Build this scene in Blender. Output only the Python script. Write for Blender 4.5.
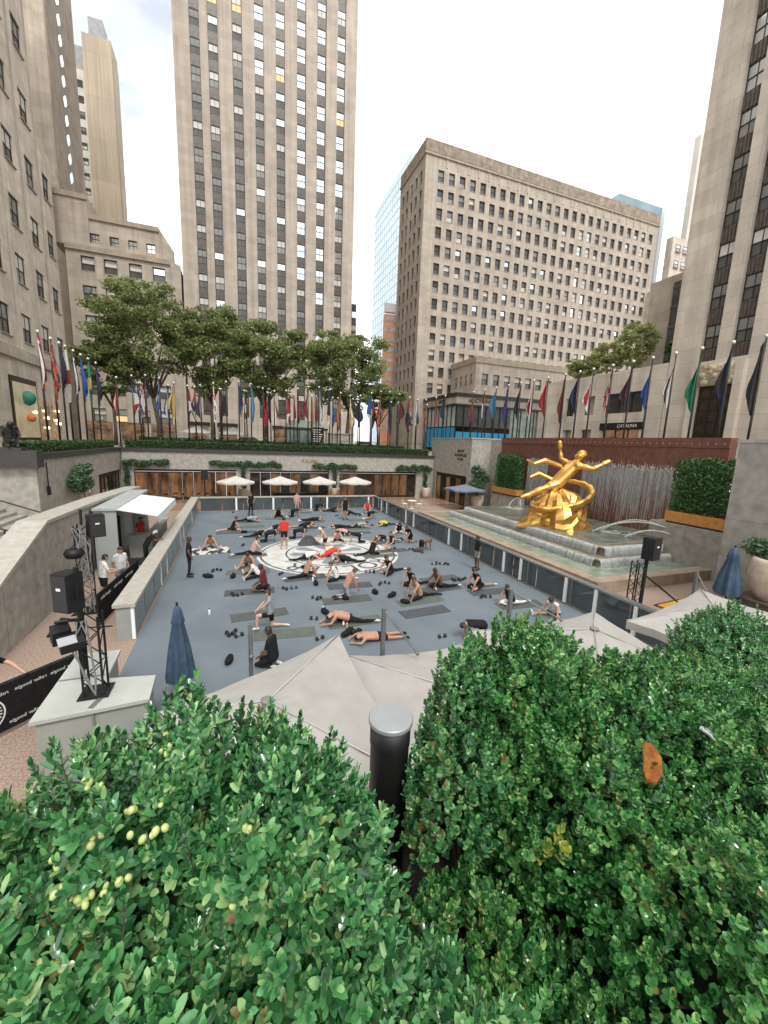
import bpy, math, random
import numpy as np
from mathutils import Vector, Matrix
random.seed(7)
rng = np.random.default_rng(7)
for o in list(bpy.data.objects): bpy.data.objects.remove(o)
scene = bpy.context.scene
COL = scene.collection
# ------------------------------------------------------------------ camera
cd = bpy.data.cameras.new('camera'); cam = bpy.data.objects.new('camera', cd); COL.objects.link(cam)
scene.camera = cam
cd.sensor_fit = 'VERTICAL'; cd.sensor_height = 36.0; cd.lens = 400.0/1024.0*36.0
cd.clip_start = 0.02; cd.clip_end = 6000
CAMR = ((0.937515, 0.024099, -0.347110), (-0.345971, 0.170679, -0.922590), (0.037011, 0.985032, 0.168352))
cam.matrix_world = Matrix(((*CAMR[0], 0), (*CAMR[1], 0), (*CAMR[2], 5.8), (0, 0, 0, 1)))
# ------------------------------------------------------------------ sky and sun
SUN_EL, SUN_AZ = math.radians(52), math.radians(178)      # azimuth: compass angle from +Y towards +X
world = bpy.data.worlds.new('World'); scene.world = world; world.use_nodes = True
nt = world.node_tree; nt.nodes.clear()
def wn(t, **k):
    n = nt.nodes.new(t)
    for a, b in k.items(): setattr(n, a, b)
    return n
wo = wn('ShaderNodeOutputWorld'); bg = wn('ShaderNodeBackground'); sky = wn('ShaderNodeTexSky')
sky.sky_type = 'NISHITA'; sky.sun_disc = False; sky.sun_elevation = SUN_EL; sky.sun_rotation = SUN_AZ
tc = wn('ShaderNodeTexCoord'); mp = wn('ShaderNodeMapping'); mp.inputs['Scale'].default_value = (1, 1, 2.2)
mp.inputs['Location'].default_value = (7.544, 2.027, 2.560)
nz = wn('ShaderNodeTexNoise'); nz.inputs['Scale'].default_value = 1.3; nz.inputs['Detail'].default_value = 7; nz.inputs['Roughness'].default_value = .55
cr = wn('ShaderNodeValToRGB'); cr.color_ramp.elements[0].position = .33; cr.color_ramp.elements[1].position = .52; cr.color_ramp.elements[0].color = (.36,.36,.36,1)
nz2 = wn('ShaderNodeTexNoise'); nz2.inputs['Scale'].default_value = 3.0; nz2.inputs['Detail'].default_value = 5
cc = wn('ShaderNodeMix', data_type='RGBA'); cc.inputs['A'].default_value = (9.6, 9.75, 9.9, 1); cc.inputs['B'].default_value = (12.5, 12.5, 12.4, 1)
mx = wn('ShaderNodeMix', data_type='RGBA')
L = nt.links.new
L(tc.outputs['Generated'], mp.inputs['Vector']); L(mp.outputs['Vector'], nz.inputs['Vector']); L(mp.outputs['Vector'], nz2.inputs['Vector'])
L(nz.outputs['Fac'], cr.inputs['Fac']); L(nz2.outputs['Fac'], cc.inputs['Factor'])
L(cr.outputs['Color'], mx.inputs['Factor']); L(sky.outputs['Color'], mx.inputs['A']); L(cc.outputs['Result'], mx.inputs['B'])
L(mx.outputs['Result'], bg.inputs['Color']); bg.inputs['Strength'].default_value = 0.10; L(bg.outputs['Background'], wo.inputs['Surface'])
sl = bpy.data.lights.new('sun', 'SUN'); sl.energy = 1.3; sl.angle = math.radians(14); sl.color = (1, .96, .9)
sun = bpy.data.objects.new('sun', sl); COL.objects.link(sun); sun.location = (0, 0, 150)
sd = Vector((math.sin(SUN_AZ)*math.cos(SUN_EL), math.cos(SUN_AZ)*math.cos(SUN_EL), math.sin(SUN_EL)))
sun.rotation_euler = (-sd).to_track_quat('-Z', 'Y').to_euler()
vs = scene.view_settings; vs.view_transform = 'Standard'; vs.look = 'None'; vs.exposure = 0.82; vs.gamma = 1; vs.use_curve_mapping = False
# ------------------------------------------------------------------ materials
MATS = {}
def mat(name, c1, c2=None, scale=4.0, rough=.7, metal=0.0, bump=0.0, bscale=None, detail=5, spec=.5, emis=None, estr=0.0, escale=None, blocks=None, mortar=None, alpha=1.0, trans=0.0, contrast=(.35, .65), sss=0.0, bdist=.02):
    if name in MATS: return MATS[name]
    m = bpy.data.materials.new(name); m.use_nodes = True; MATS[name] = m
    t = m.node_tree; b = t.nodes['Principled BSDF']; N = t.nodes.new; K = t.links.new
    b.inputs['Roughness'].default_value = rough; b.inputs['Metallic'].default_value = metal
    b.inputs['Specular IOR Level'].default_value = spec
    b.inputs['Base Color'].default_value = (*c1, 1)
    if trans: b.inputs['Transmission Weight'].default_value = trans; b.inputs['IOR'].default_value = 1.33
    if alpha < 1: b.inputs['Alpha'].default_value = alpha
    co = N('ShaderNodeTexCoord'); src = co.outputs['Object']
    out = None
    if c2 is not None:
        n = N('ShaderNodeTexNoise'); n.inputs['Scale'].default_value = scale; n.inputs['Detail'].default_value = detail; K(src, n.inputs['Vector'])
        r = N('ShaderNodeMapRange'); r.inputs['From Min'].default_value = contrast[0]; r.inputs['From Max'].default_value = contrast[1]; K(n.outputs['Fac'], r.inputs['Value'])
        x = N('ShaderNodeMix'); x.data_type = 'RGBA'; x.inputs['A'].default_value = (*c1, 1); x.inputs['B'].default_value = (*c2, 1)
        K(r.outputs['Result'], x.inputs['Factor']); out = x.outputs['Result']
    hts = []
    if blocks:
        sx = N('ShaderNodeSeparateXYZ'); K(src, sx.inputs[0]); ad = N('ShaderNodeMath'); ad.operation = 'ADD'; K(sx.outputs[0], ad.inputs[0]); K(sx.outputs[1], ad.inputs[1])
        cb = N('ShaderNodeCombineXYZ'); K(ad.outputs[0], cb.inputs[0]); K(sx.outputs[2], cb.inputs[1])
        br = N('ShaderNodeTexBrick'); br.inputs['Scale'].default_value = 1.0; br.inputs['Brick Width'].default_value = blocks[0]; br.inputs['Row Height'].default_value = blocks[1]
        br.inputs['Mortar Size'].default_value = blocks[2]; br.inputs['Color1'].default_value = (.86, .86, .86, 1); br.inputs['Color2'].default_value = (1.06, 1.04, 1.02, 1); br.inputs['Mortar'].default_value = (*((mortar or .62),)*3, 1)
        br.inputs['Bias'].default_value = 0.2
        K(cb.outputs[0], br.inputs['Vector'])
        mu = N('ShaderNodeMix'); mu.data_type = 'RGBA'; mu.blend_type = 'MULTIPLY'; mu.inputs['Factor'].default_value = 1.0
        if out is not None: K(out, mu.inputs['A'])
        else: mu.inputs['A'].default_value = (*c1, 1)
        K(br.outputs['Color'], mu.inputs['B']); out = mu.outputs['Result']
        # vertical rain streaks
        sm = N('ShaderNodeMapping'); sm.inputs['Scale'].default_value = (1.6, 1.6, .05); K(src, sm.inputs['Vector'])
        sn = N('ShaderNodeTexNoise'); sn.inputs['Scale'].default_value = 1.0; sn.inputs['Detail'].default_value = 6; K(sm.outputs[0], sn.inputs['Vector'])
        sr = N('ShaderNodeMapRange'); sr.inputs['From Min'].default_value = .35; sr.inputs['From Max'].default_value = .7; sr.inputs['To Min'].default_value = 1.06; sr.inputs['To Max'].default_value = .80; K(sn.outputs['Fac'], sr.inputs['Value'])
        m2 = N('ShaderNodeMix'); m2.data_type = 'RGBA'; m2.blend_type = 'MULTIPLY'; m2.inputs['Factor'].default_value = 1.0
        K(out, m2.inputs['A']); K(sr.outputs['Result'], m2.inputs['B']); out = m2.outputs['Result']
    if out is not None: K(out, b.inputs['Base Color'])
    if bump:
        n2 = N('ShaderNodeTexNoise'); n2.inputs['Scale'].default_value = bscale or scale*4; n2.inputs['Detail'].default_value = 4; K(src, n2.inputs['Vector'])
        bu = N('ShaderNodeBump'); bu.inputs['Strength'].default_value = bump; bu.inputs['Distance'].default_value = bdist; K(n2.outputs['Fac'], bu.inputs['Height']); K(bu.outputs['Normal'], b.inputs['Normal'])
    if emis is not None:
        b.inputs['Emission Color'].default_value = (*emis, 1); b.inputs['Emission Strength'].default_value = estr
        if escale:                                      # uneven lit interior
            em = N('ShaderNodeMapping'); em.inputs['Scale'].default_value = escale; K(src, em.inputs['Vector'])
            en = N('ShaderNodeTexNoise'); en.inputs['Scale'].default_value = 1.0; en.inputs['Detail'].default_value = 4; en.inputs['Roughness'].default_value = .7; K(em.outputs[0], en.inputs['Vector'])
            er = N('ShaderNodeMapRange'); er.inputs['From Min'].default_value = .38; er.inputs['From Max'].default_value = .78; er.inputs['To Min'].default_value = estr*.04; er.inputs['To Max'].default_value = estr; K(en.outputs['Fac'], er.inputs['Value']); K(er.outputs['Result'], b.inputs['Emission Strength'])
    return m
def leafmat(name, c1, c2, c3=None, rough=.4, scale=3.0, trans=.25, spec=.5):
    """two-tone leaf: colour varies leaf by leaf (per mesh island) and by clump"""
    m = bpy.data.materials.new(name); m.use_nodes = True; MATS[name] = m
    t = m.node_tree; b = t.nodes['Principled BSDF']; N = t.nodes.new; K = t.links.new
    g = N('ShaderNodeNewGeometry'); co = N('ShaderNodeTexCoord'); n = N('ShaderNodeTexNoise'); n.inputs['Scale'].default_value = scale; n.inputs['Detail'].default_value = 2; K(co.outputs['Object'], n.inputs['Vector'])
    a = N('ShaderNodeMath'); a.operation = 'MULTIPLY_ADD'; a.inputs[1].default_value = .55; K(g.outputs['Random Per Island'], a.inputs[0])
    s = N('ShaderNodeMath'); s.operation = 'MULTIPLY'; s.inputs[1].default_value = .6; K(n.outputs['Fac'], s.inputs[0]); K(s.outputs[0], a.inputs[2])
    r = N('ShaderNodeValToRGB'); r.color_ramp.elements[0].position = .27; r.color_ramp.elements[0].color = (*c1, 1); r.color_ramp.elements[1].position = .69; r.color_ramp.elements[1].color = (*c2, 1)
    if c3: e = r.color_ramp.elements.new(.84); e.color = (*c3, 1); e2 = r.color_ramp.elements.new(.93); e2.color = (.20, .12, .04, 1)
    K(a.outputs[0], r.inputs['Fac']); K(r.outputs['Color'], b.inputs['Base Color'])
    b.inputs['Roughness'].default_value = rough; b.inputs['Specular IOR Level'].default_value = spec
    tr = N('ShaderNodeBsdfTranslucent'); K(r.outputs['Color'], tr.inputs['Color']); ms = N('ShaderNodeMixShader'); ms.inputs[0].default_value = trans
    o = t.nodes['Material Output']; K(b.outputs[0], ms.inputs[1]); K(tr.outputs[0], ms.inputs[2]); K(ms.outputs[0], o.inputs['Surface'])
    return m
lime = mat('limestone', (.47, .41, .345), (.395, .342, .287), .35, .85, bump=.25, bscale=6, blocks=(1.6, .62, .012), mortar=.74)
lime_b = mat('limestone_warm', (.49, .427, .365), (.41, .355, .302), .3, .85, bump=.25, bscale=6, blocks=(1.9, .9, .015), mortar=.78)
lime_c = mat('limestone_pale', (.62, .555, .47), (.51, .45, .378), .5, .82, bump=.3, bscale=8, blocks=(2.3, 1.05, .016), mortar=.7)
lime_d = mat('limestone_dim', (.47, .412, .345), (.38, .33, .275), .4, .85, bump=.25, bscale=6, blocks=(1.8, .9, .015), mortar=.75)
stone_trim = mat('stone_trim', (.38, .32, .25), (.29, .24, .19), 1.2, .85, bump=.3)
spandrel_m = mat('spandrel_metal', (.13, .112, .095), (.08, .068, .058), 2.0, .45, metal=.3, bump=.2)
bronze = mat('bronze_frame', (.05, .04, .03), (.03, .025, .02), 3.0, .4, metal=.5)
glass_dark = mat('glass_dark', (.04, .043, .042), (.10, .098, .09), .6, .06, spec=.6)
glass_mid = mat('glass_mid', (.16, .17, .165), (.27, .275, .26), .5, .06, spec=.8)
glass_sky = mat('glass_sky', (.62, .70, .74), (.75, .8, .82), .4, .04, metal=.9)  # pale mirror metal, puts sky reflections into chosen panes
blind_m = mat('window_blind', (.62, .61, .56), (.50, .48, .44), 1.5, .5, spec=.6)
lit_m = mat('lit_window', (.5, .35, .2), None, emis=(1, .55, .25), estr=.45)
concrete = mat('granite_wall', (.42, .395, .35), (.255, .235, .205), 3.2, .75, bump=.45, bscale=30, detail=12, contrast=(.28, .72))
granite_d = mat('granite_dark', (.045, .04, .037), (.03, .028, .026), 8, .4, bump=.1)
granite_l = mat('granite_light', (.44, .42, .37), (.32, .30, .26), 5, .7, bump=.3, bscale=60, contrast=(.25, .75))
paving = mat('granite_paving', (.42, .315, .25), (.20, .14, .108), 26, .75, bump=.3, bscale=60, detail=10, contrast=(.34, .64))
rinkm = mat('rink_carpet', (.152, .184, .208), (.108, .134, .155), .55, .85, bump=.2, bscale=60, detail=12, contrast=(.3,.72))
red_granite = mat('red_granite', (.165, .072, .05), (.115, .048, .034), 3, .45, bump=.15, bscale=40)
white_p = mat('white_paint', (.78, .78, .75), (.66, .66, .63), 2, .6)
black_p = mat('black_paint', (.011, .011, .012), (.019, .019, .019), 6, .5, spec=.3)
black_c = mat('black_cloth', (.012, .012, .013), (.019, .019, .019), 20, .9, spec=.15)
steel = mat('brushed_steel', (.42, .43, .42), (.34, .35, .34), 6, .35, metal=.8)
grey_panel = mat('grey_panel', (.30, .315, .295), (.26, .27, .25), 1.5, .55)
canvas = mat('canvas_grey', (.375, .36, .335), (.33, .315, .292), 2.5, .9, bump=.35, bscale=3.5, bdist=.05)
canvas_w = mat('canvas_white', (.56, .54, .51), (.49, .475, .445), 2, .9, bump=.2)
blue_cloth = mat('blue_cloth', (.055, .095, .15), (.035, .065, .11), 6, .85, bump=.3)
gold = mat('gilded_bronze', (.80, .50, .16), (.62, .34, .08), 2.6, .36, metal=.85, bump=.2, bscale=9)
wood = mat('orange_wood', (.52, .24, .065), (.42, .18, .045), 6, .55, bump=.2)
terracotta = mat('pale_terracotta', (.58, .48, .38), (.45, .36, .28), 4, .7, bump=.2)
bark = mat('bark', (.085, .066, .05), (.05, .038, .03), 5, .9, bump=.6)
soil = mat('soil', (.014, .011, .008), (.030, .021, .015), 14, .95, bump=.8)
asphalt = mat('asphalt', (.05, .05, .052), (.065, .065, .066), 8, .9, bump=.2)
leaf_plane = leafmat('leaf_plane', (.105, .15, .05), (.30, .35, .14), None, .5, .6, .45)
leaf_light = leafmat('leaf_light', (.25, .30, .10), (.50, .53, .24), None, .5, .6, .35)
leaf_hedge = leafmat('leaf_hedge', (.020, .055, .012), (.060, .115, .030), None, .5, 2, .2)
leaf_vine = leafmat('leaf_vine', (.035, .085, .038), (.11, .19, .09), None, .5, 1.5, .25)
leaf_cypress = leafmat('leaf_cypress', (.020, .085, .024), (.085, .19, .06), None, .6, 1.2, .15)
leaf_box = leafmat('leaf_boxwood', (.007, .060, .018), (.092, .305, .10), (.34, .55, .22), .24, 7, .12, .9)
leaf_box2 = leafmat('leaf_boxwood_bright', (.006, .055, .014), (.090, .31, .082), (.33, .55, .18), .24, 7, .12, .9)
# ------------------------------------------------------------------ mesh helpers
class MB:
    def __init__(s): s.v = []; s.f = []; s.m = []
    def add(s, vs, fs, mi=0):
        k = len(s.v); s.v += [tuple(map(float, p)) for p in vs]
        for f in fs: s.f.append(tuple(i+k for i in f)); s.m.append(mi)
        return s
    def box(s, x0, x1, y0, y1, z0, z1, mi=0):
        return s.add([(x0,y0,z0),(x1,y0,z0),(x1,y1,z0),(x0,y1,z0),(x0,y0,z1),(x1,y0,z1),(x1,y1,z1),(x0,y1,z1)],
                     [(0,3,2,1),(4,5,6,7),(0,1,5,4),(1,2,6,5),(2,3,7,6),(3,0,4,7)], mi)
    def cbox(s, c, sz, rz=0, mi=0, rx=0, ry=0):
        a = Matrix.Rotation(rz, 3, 'Z') @ Matrix.Rotation(ry, 3, 'Y') @ Matrix.Rotation(rx, 3, 'X'); c = Vector(c); vs = []
        for i in ((-1,-1,-1),(1,-1,-1),(1,1,-1),(-1,1,-1),(-1,-1,1),(1,-1,1),(1,1,1),(-1,1,1)):
            vs.append(c + a @ Vector((i[0]*sz[0]/2, i[1]*sz[1]/2, i[2]*sz[2]/2)))
        return s.add(vs, [(0,3,2,1),(4,5,6,7),(0,1,5,4),(1,2,6,5),(2,3,7,6),(3,0,4,7)], mi)
    def path(s, pts, rad, n=8, mi=0, cap=True, flat=1.0):
        pts = [Vector(p) for p in pts]
        if not hasattr(rad, '__len__'): rad = [rad]*len(pts)
        up = None; vs = []
        for i, p in enumerate(pts):
            t = (pts[min(i+1, len(pts)-1)] - pts[max(i-1, 0)])
            t = t.normalized() if t.length > 1e-9 else Vector((0,0,1))
            if up is None:
                up = t.orthogonal().normalized()
            u = (up - t*up.dot(t)); u = u.normalized() if u.length > 1e-6 else t.orthogonal().normalized(); up = u; w = t.cross(u)
            for k in range(n):
                a = 2*math.pi*k/n; vs.append(p + (u*math.cos(a) + w*math.sin(a)*flat)*rad[i])
        fs = []
        for i in range(len(pts)-1):
            for k in range(n):
                k2 = (k+1) % n; fs.append((i*n+k, i*n+k2, (i+1)*n+k2, (i+1)*n+k))
        if cap: fs.append(tuple(range(n))[::-1]); fs.append(tuple((len(pts)-1)*n+k for k in range(n)))
        return s.add(vs, fs, mi)
    def lathe(s, prof, c=(0,0,0), n=16, mi=0, sx=1, sy=1):
        vs = []; fs = []
        for r, z in prof:
            for k in range(n):
                a = 2*math.pi*k/n; vs.append((c[0]+r*math.cos(a)*sx, c[1]+r*math.sin(a)*sy, c[2]+z))
        for i in range(len(prof)-1):
            for k in range(n):
                k2 = (k+1) % n; fs.append((i*n+k, i*n+k2, (i+1)*n+k2, (i+1)*n+k))
        fs.append(tuple(range(n))[::-1]); fs.append(tuple((len(prof)-1)*n+k for k in range(n)))
        return s.add(vs, fs, mi)
    def ball(s, c, r, n=10, mi=0, sc=(1,1,1)):
        pr = [(max(.02*r, r*math.sin(math.pi*i/n)), -r*math.cos(math.pi*i/n)*sc[2]) for i in range(n+1)]
        return s.lathe(pr, c, n+2, mi, sc[0], sc[1])
    def prism(s, poly, z0, z1, mi=0):
        n = len(poly); vs = [(x,y,z0) for x,y in poly] + [(x,y,z1) for x,y in poly]
        fs = [tuple(range(n))[::-1], tuple(range(n, 2*n))] + [(i, (i+1)%n, n+(i+1)%n, n+i) for i in range(n)]
        return s.add(vs, fs, mi)
    def poly(s, pts, mi=0): return s.add(pts, [tuple(range(len(pts)))], mi)
    def mesh(s, name, mats, smooth=False, off=(0,0,0)):
        me = bpy.data.meshes.new(name); o = off
        me.from_pydata([(p[0]-o[0], p[1]-o[1], p[2]-o[2]) for p in s.v], [], s.f)
        for m in (mats if isinstance(mats, (list, tuple)) else [mats]): me.materials.append(m)
        if any(s.m): me.polygons.foreach_set('material_index', s.m)
        if smooth: me.polygons.foreach_set('use_smooth', [True]*len(s.f))
        me.update(); return me
    def build(s, name, mats, parent=None, smooth=False, loc=None):
        """top-level: mesh origin moved to loc; part: vertices are in world space and moved into the root's space"""
        off = (0,0,0)
        if parent is not None: off = ORG.get(parent.name, (0,0,0))
        elif loc is not None: off = loc
        ob = bpy.data.objects.new(name, s.mesh(name, mats, smooth, off)); COL.objects.link(ob)
        if parent is not None: ob.parent = parent; ORG[ob.name] = off
        elif loc is not None: ob.location = loc; ORG[ob.name] = tuple(loc)
        return ob
ORG = {}
def tag(o, label=None, cat=None, group=None, kind=None):
    if label: o['label'] = label
    if cat: o['category'] = cat
    if group: o['group'] = group
    if kind: o['kind'] = kind
    return o
def thing(name, label, cat, loc=(0,0,0), rz=0, group=None):
    o = bpy.data.objects.new(name, None); COL.objects.link(o); o.location = loc; o.rotation_euler = (0,0,rz); o.empty_display_size = .2
    ORG[o.name] = tuple(loc) if not rz else (0,0,0)
    return tag(o, label, cat, group)
def inst(me, name, parent=None, loc=(0,0,0), rz=0, scale=None, rot=None, mats=None):
    o = bpy.data.objects.new(name, me); COL.objects.link(o); o.parent = parent; o.location = loc
    o.rotation_euler = rot if rot is not None else (0,0,rz)
    if scale is not None: o.scale = scale if hasattr(scale, '__len__') else (scale,)*3
    if mats:
        for i, m in mats.items(): o.material_slots[i].link = 'OBJECT'; o.material_slots[i].material = m
    return o
KIDS = {}
def copy_tree(o, parent=None):
    c = o.copy(); COL.objects.link(c); c.parent = parent
    for ch in list(o.children): copy_tree(ch, c)
    return c
def npmesh(name, V, F, mats, mi=None, smooth=False):
    """fast mesh from numpy arrays, all faces of one size"""
    me = bpy.data.meshes.new(name); k = F.shape[1]
    me.vertices.add(len(V)); me.vertices.foreach_set('co', V.astype(np.float32).ravel())
    me.loops.add(F.size); me.loops.foreach_set('vertex_index', F.astype(np.int32).ravel())
    me.polygons.add(len(F)); me.polygons.foreach_set('loop_start', np.arange(0, F.size, k, dtype=np.int32)); me.polygons.foreach_set('loop_total', np.full(len(F), k, dtype=np.int32))
    for m in (mats if isinstance(mats, (list, tuple)) else [mats]): me.materials.append(m)
    if mi is not None: me.polygons.foreach_set('material_index', mi.astype(np.int32))
    if smooth: me.polygons.foreach_set('use_smooth', np.ones(len(F), dtype=bool))
    me.update(calc_edges=True); me.validate(); return me
def rand_frames(n, up_bias=None):
    q = rng.normal(size=(n, 3)); 
    if up_bias is not None: q = q + up_bias
    q /= np.linalg.norm(q, axis=1, keepdims=True)
    r = rng.normal(size=(n, 3)); a = np.cross(q, r); a /= np.linalg.norm(a, axis=1, keepdims=True); b = np.cross(q, a)
    return q, a, b
def leaf_quads(C, size, up=.6, aspect=.6):
    """folded four-sided leaves at points C"""
    n = len(C); q, a, b = rand_frames(n, np.array([0,0,up])); s = (size*(.7+.6*rng.random(n)))[:, None]
    V = np.stack([C-a*s, C+b*s*aspect+q*s*.18, C+a*s, C-b*s*aspect+q*s*.18], 1).reshape(-1, 3)
    F = np.arange(4*n).reshape(n, 4); return V, F
def ball_pts(n, c, r, shell=.55):
    d = rng.normal(size=(n, 3)); d /= np.linalg.norm(d, axis=1, keepdims=True)
    rad = (shell + (1-shell)*rng.random(n)**.6)[:, None]
    return np.array(c) + d*rad*np.array(r)
def text_mesh(name, body, size, m, depth=.01, align='CENTER'):
    cu = bpy.data.curves.new(name, 'FONT'); cu.body = body; cu.size = size; cu.extrude = depth; cu.align_x = align; cu.align_y = 'CENTER'; cu.resolution_u = 3
    o = bpy.data.objects.new(name, cu); COL.objects.link(o)
    dg = bpy.context.evaluated_depsgraph_get(); me = bpy.data.meshes.new_from_object(o.evaluated_get(dg)); me.name = name
    bpy.data.objects.remove(o); me.materials.clear(); me.materials.append(m); return me
# ------------------------------------------------------------------ ground
G = 4.6
mb = MB()
for (x0,x1,y0,y1) in [(-2500,2500,40.95,3000),(-2500,-9.65,24.95,40.95),(-2500,-20,-300,24.95),(23.65,2500,-300,40.95),(-20,23.65,-300,-.6)]:
    mb.poly([(x0,y0,G),(x1,y0,G),(x1,y1,G),(x0,y1,G)])
tag(mb.build('street_pavement', mat('street_pavement_stone', (.27,.25,.22), (.20,.185,.165), 1.5, .8, bump=.2)), kind='structure')
mb = MB(); mb.poly([(-400,57,G+.004),(400,57,G+.004),(400,67,G+.004),(-400,67,G+.004)])
tag(mb.build('road', asphalt), kind='structure')
mb = MB(); mb.box(-400,400,56.7,56.98,G,G+.12); mb.box(-400,400,67.02,67.3,G,G+.12)
tag(mb.build('kerb', granite_l), kind='structure')
mb = MB(); mb.poly([(-20,-.6,0),(23.65,-.6,0),(23.65,40.95,0),(-20,40.95,0)])
plaza = tag(mb.build('plaza_floor', paving), kind='structure')
# paving bands on the lower plaza, polished terrace by the far doors
mb = MB(); mb.poly([(-9.2,34.6,.004),(20.8,34.6,.004),(20.8,40.4,.004),(-9.2,40.4,.004)])
tag(mb.build('terrace_floor', mat('polished_terrace', (.36,.24,.17), (.27,.17,.12), 4, .22, blocks=None)), kind='structure')
mb = MB(); mb.poly([(-2.75,3.4,.010),(11.7,3.4,.010),(11.7,34,.010),(-2.75,34,.010)])
rink = tag(mb.build('rink_floor', rinkm), kind='structure')
# roundel printed on the rink floor (part of the floor)
cx, cy, R0 = 4.55, 20.1, 3.65
mark_w = mat('floor_paint_white', (.58,.58,.555), (.44,.44,.42), 1.8, .8, detail=9); mark_d = mat('floor_paint_dark', (.05,.055,.06), (.09,.095,.10), 5, .85); mark_g = mat('floor_paint_grey', (.16,.19,.21), (.22,.24,.26), 3, .85)
def ring(mb, r0, r1, z, n=72, mi=0):
    for k in range(n):
        a, b = 2*math.pi*k/n, 2*math.pi*(k+1)/n
        mb.poly([(cx+r0*math.cos(a),cy+r0*math.sin(a),z),(cx+r1*math.cos(a),cy+r1*math.sin(a),z),(cx+r1*math.cos(b),cy+r1*math.sin(b),z),(cx+r0*math.cos(b),cy+r0*math.sin(b),z)], mi)
mb = MB(); mb.poly([(cx+R0*math.cos(2*math.pi*k/72), cy+R0*math.sin(2*math.pi*k/72), .014) for k in range(72)])
mb.build('floor_roundel', mark_w, rink)
mb = MB(); ring(mb, 3.40, 3.50, .018); ring(mb, 2.15, 2.24, .018)
for k in range(9):                                    # radiating wedges of the central emblem
    a = 2*math.pi*k/9 + .3; r0, r1, w = .45, 1.8, .2
    mb.poly([(cx+r0*math.cos(a),cy+r0*math.sin(a),.018),(cx+r1*math.cos(a-w),cy+r1*math.sin(a-w),.018),(cx+(r1+.25)*math.cos(a),cy+(r1+.25)*math.sin(a),.018),(cx+r1*math.cos(a+w),cy+r1*math.sin(a+w),.018)], 1)
mb.build('roundel_rings', [mark_d, mark_g], rink)
word = 'ROLLER'
for i, ch in enumerate(word):                         # reads from the far side: letter tops point outwards
    a = math.radians(-90 + 46 - i*92/5)               # along the near arc, first letter to the right
    me = text_mesh('floor_letter', ch, 1.35, mark_d, .001)
    inst(me, 'floor_letter', rink, (cx+2.80*math.cos(a), cy+2.80*math.sin(a), .0195), rz=a-math.pi/2)
# ------------------------------------------------------------------ building helpers
def facade(mb, us, zs, hole, P, depth, mi=0):
    for i in range(len(us)-1):
        for j in range(len(zs)-1):
            u0,u1,z0,z1 = us[i],us[i+1],zs[j],zs[j+1]
            if not hole(i,j): mb.poly([P(u0,0,z0),P(u1,0,z0),P(u1,0,z1),P(u0,0,z1)], mi)
            else:
                mb.poly([P(u0,0,z0),P(u1,0,z0),P(u1,depth,z0),P(u0,depth,z0)], mi)
                mb.poly([P(u0,0,z1),P(u1,0,z1),P(u1,depth,z1),P(u0,depth,z1)], mi)
                if i == 0 or not hole(i-1,j): mb.poly([P(u0,0,z0),P(u0,depth,z0),P(u0,depth,z1),P(u0,0,z1)], mi)
                if i == len(us)-2 or not hole(i+1,j): mb.poly([P(u1,0,z0),P(u1,depth,z0),P(u1,depth,z1),P(u1,0,z1)], mi)
def win_mesh(name, w, h, fr=.07, split=True, mid=False, sill=True, panes=False):
    """sash window facing -Y, centred on its opening; slots: frame, upper pane, lower pane, sill"""
    mb = MB(); t = .05
    for x in (-w/2, w/2-fr): mb.box(x, x+fr, 0, t*1.6, -h/2, h/2, 0)
    mb.box(-w/2+fr, w/2-fr, 0, t*1.6, h/2-fr, h/2, 0); mb.box(-w/2+fr, w/2-fr, 0, t*1.6, -h/2, -h/2+fr, 0)
    if split: mb.box(-w/2+fr, w/2-fr, .01, t*1.5, -fr/2, fr/2, 0)
    if mid: mb.box(-fr/3, fr/3, .012, t*1.4, -h/2+fr, h/2-fr, 0)
    up_ = MB(); up_.poly([(-w/2,.05,0),(w/2,.05,0),(w/2,.05,h/2),(-w/2,.05,h/2)], 1)
    lo_ = MB(); lo_.poly([(-w/2,.06,-h/2),(w/2,.06,-h/2),(w/2,.06,0),(-w/2,.06,0)], 2)
    if panes:                                           # panes become sub-parts of the window
        if sill: mb.box(-w/2-.04, w/2+.04, -.36, .1, -h/2-.10, -h/2-.004, 1)
        up_.m = [0]; lo_.m = [0]
        return (mb.mesh(name, [bronze, stone_trim]), up_.mesh('pane', [glass_dark]), lo_.mesh('pane', [glass_dark]))
    mb.add(up_.v, up_.f, 1); mb.add(lo_.v, lo_.f, 2)
    if sill: mb.box(-w/2-.04, w/2+.04, -.36, .1, -h/2-.10, -h/2-.004, 3)
    return mb.mesh(name, [bronze, glass_dark, glass_dark, stone_trim])
def pick(p):
    r = random.random(); s = 0
    for m, w in p:
        s += w
        if r < s: return m
    return p[-1][0]
def putwin(me, parent, loc, face, up, low, name='window'):
    o = ORG.get(parent.name, (0,0,0))
    rz = {'-Y':0, '-X':-math.pi/2, '+X':math.pi/2}[face]
    p = (loc[0]-o[0], loc[1]-o[1], loc[2]-o[2])
    if isinstance(me, tuple):
        w = inst(me[0], name, parent, p, rz=rz); inst(me[1], 'pane', w, mats={0:up}); inst(me[2], 'pane', w, mats={0:low}); return w
    return inst(me, name, parent, p, rz=rz, mats={1:up, 2:low})
DK = [(glass_dark,.72),(glass_mid,.22),(blind_m,.06)]
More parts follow.
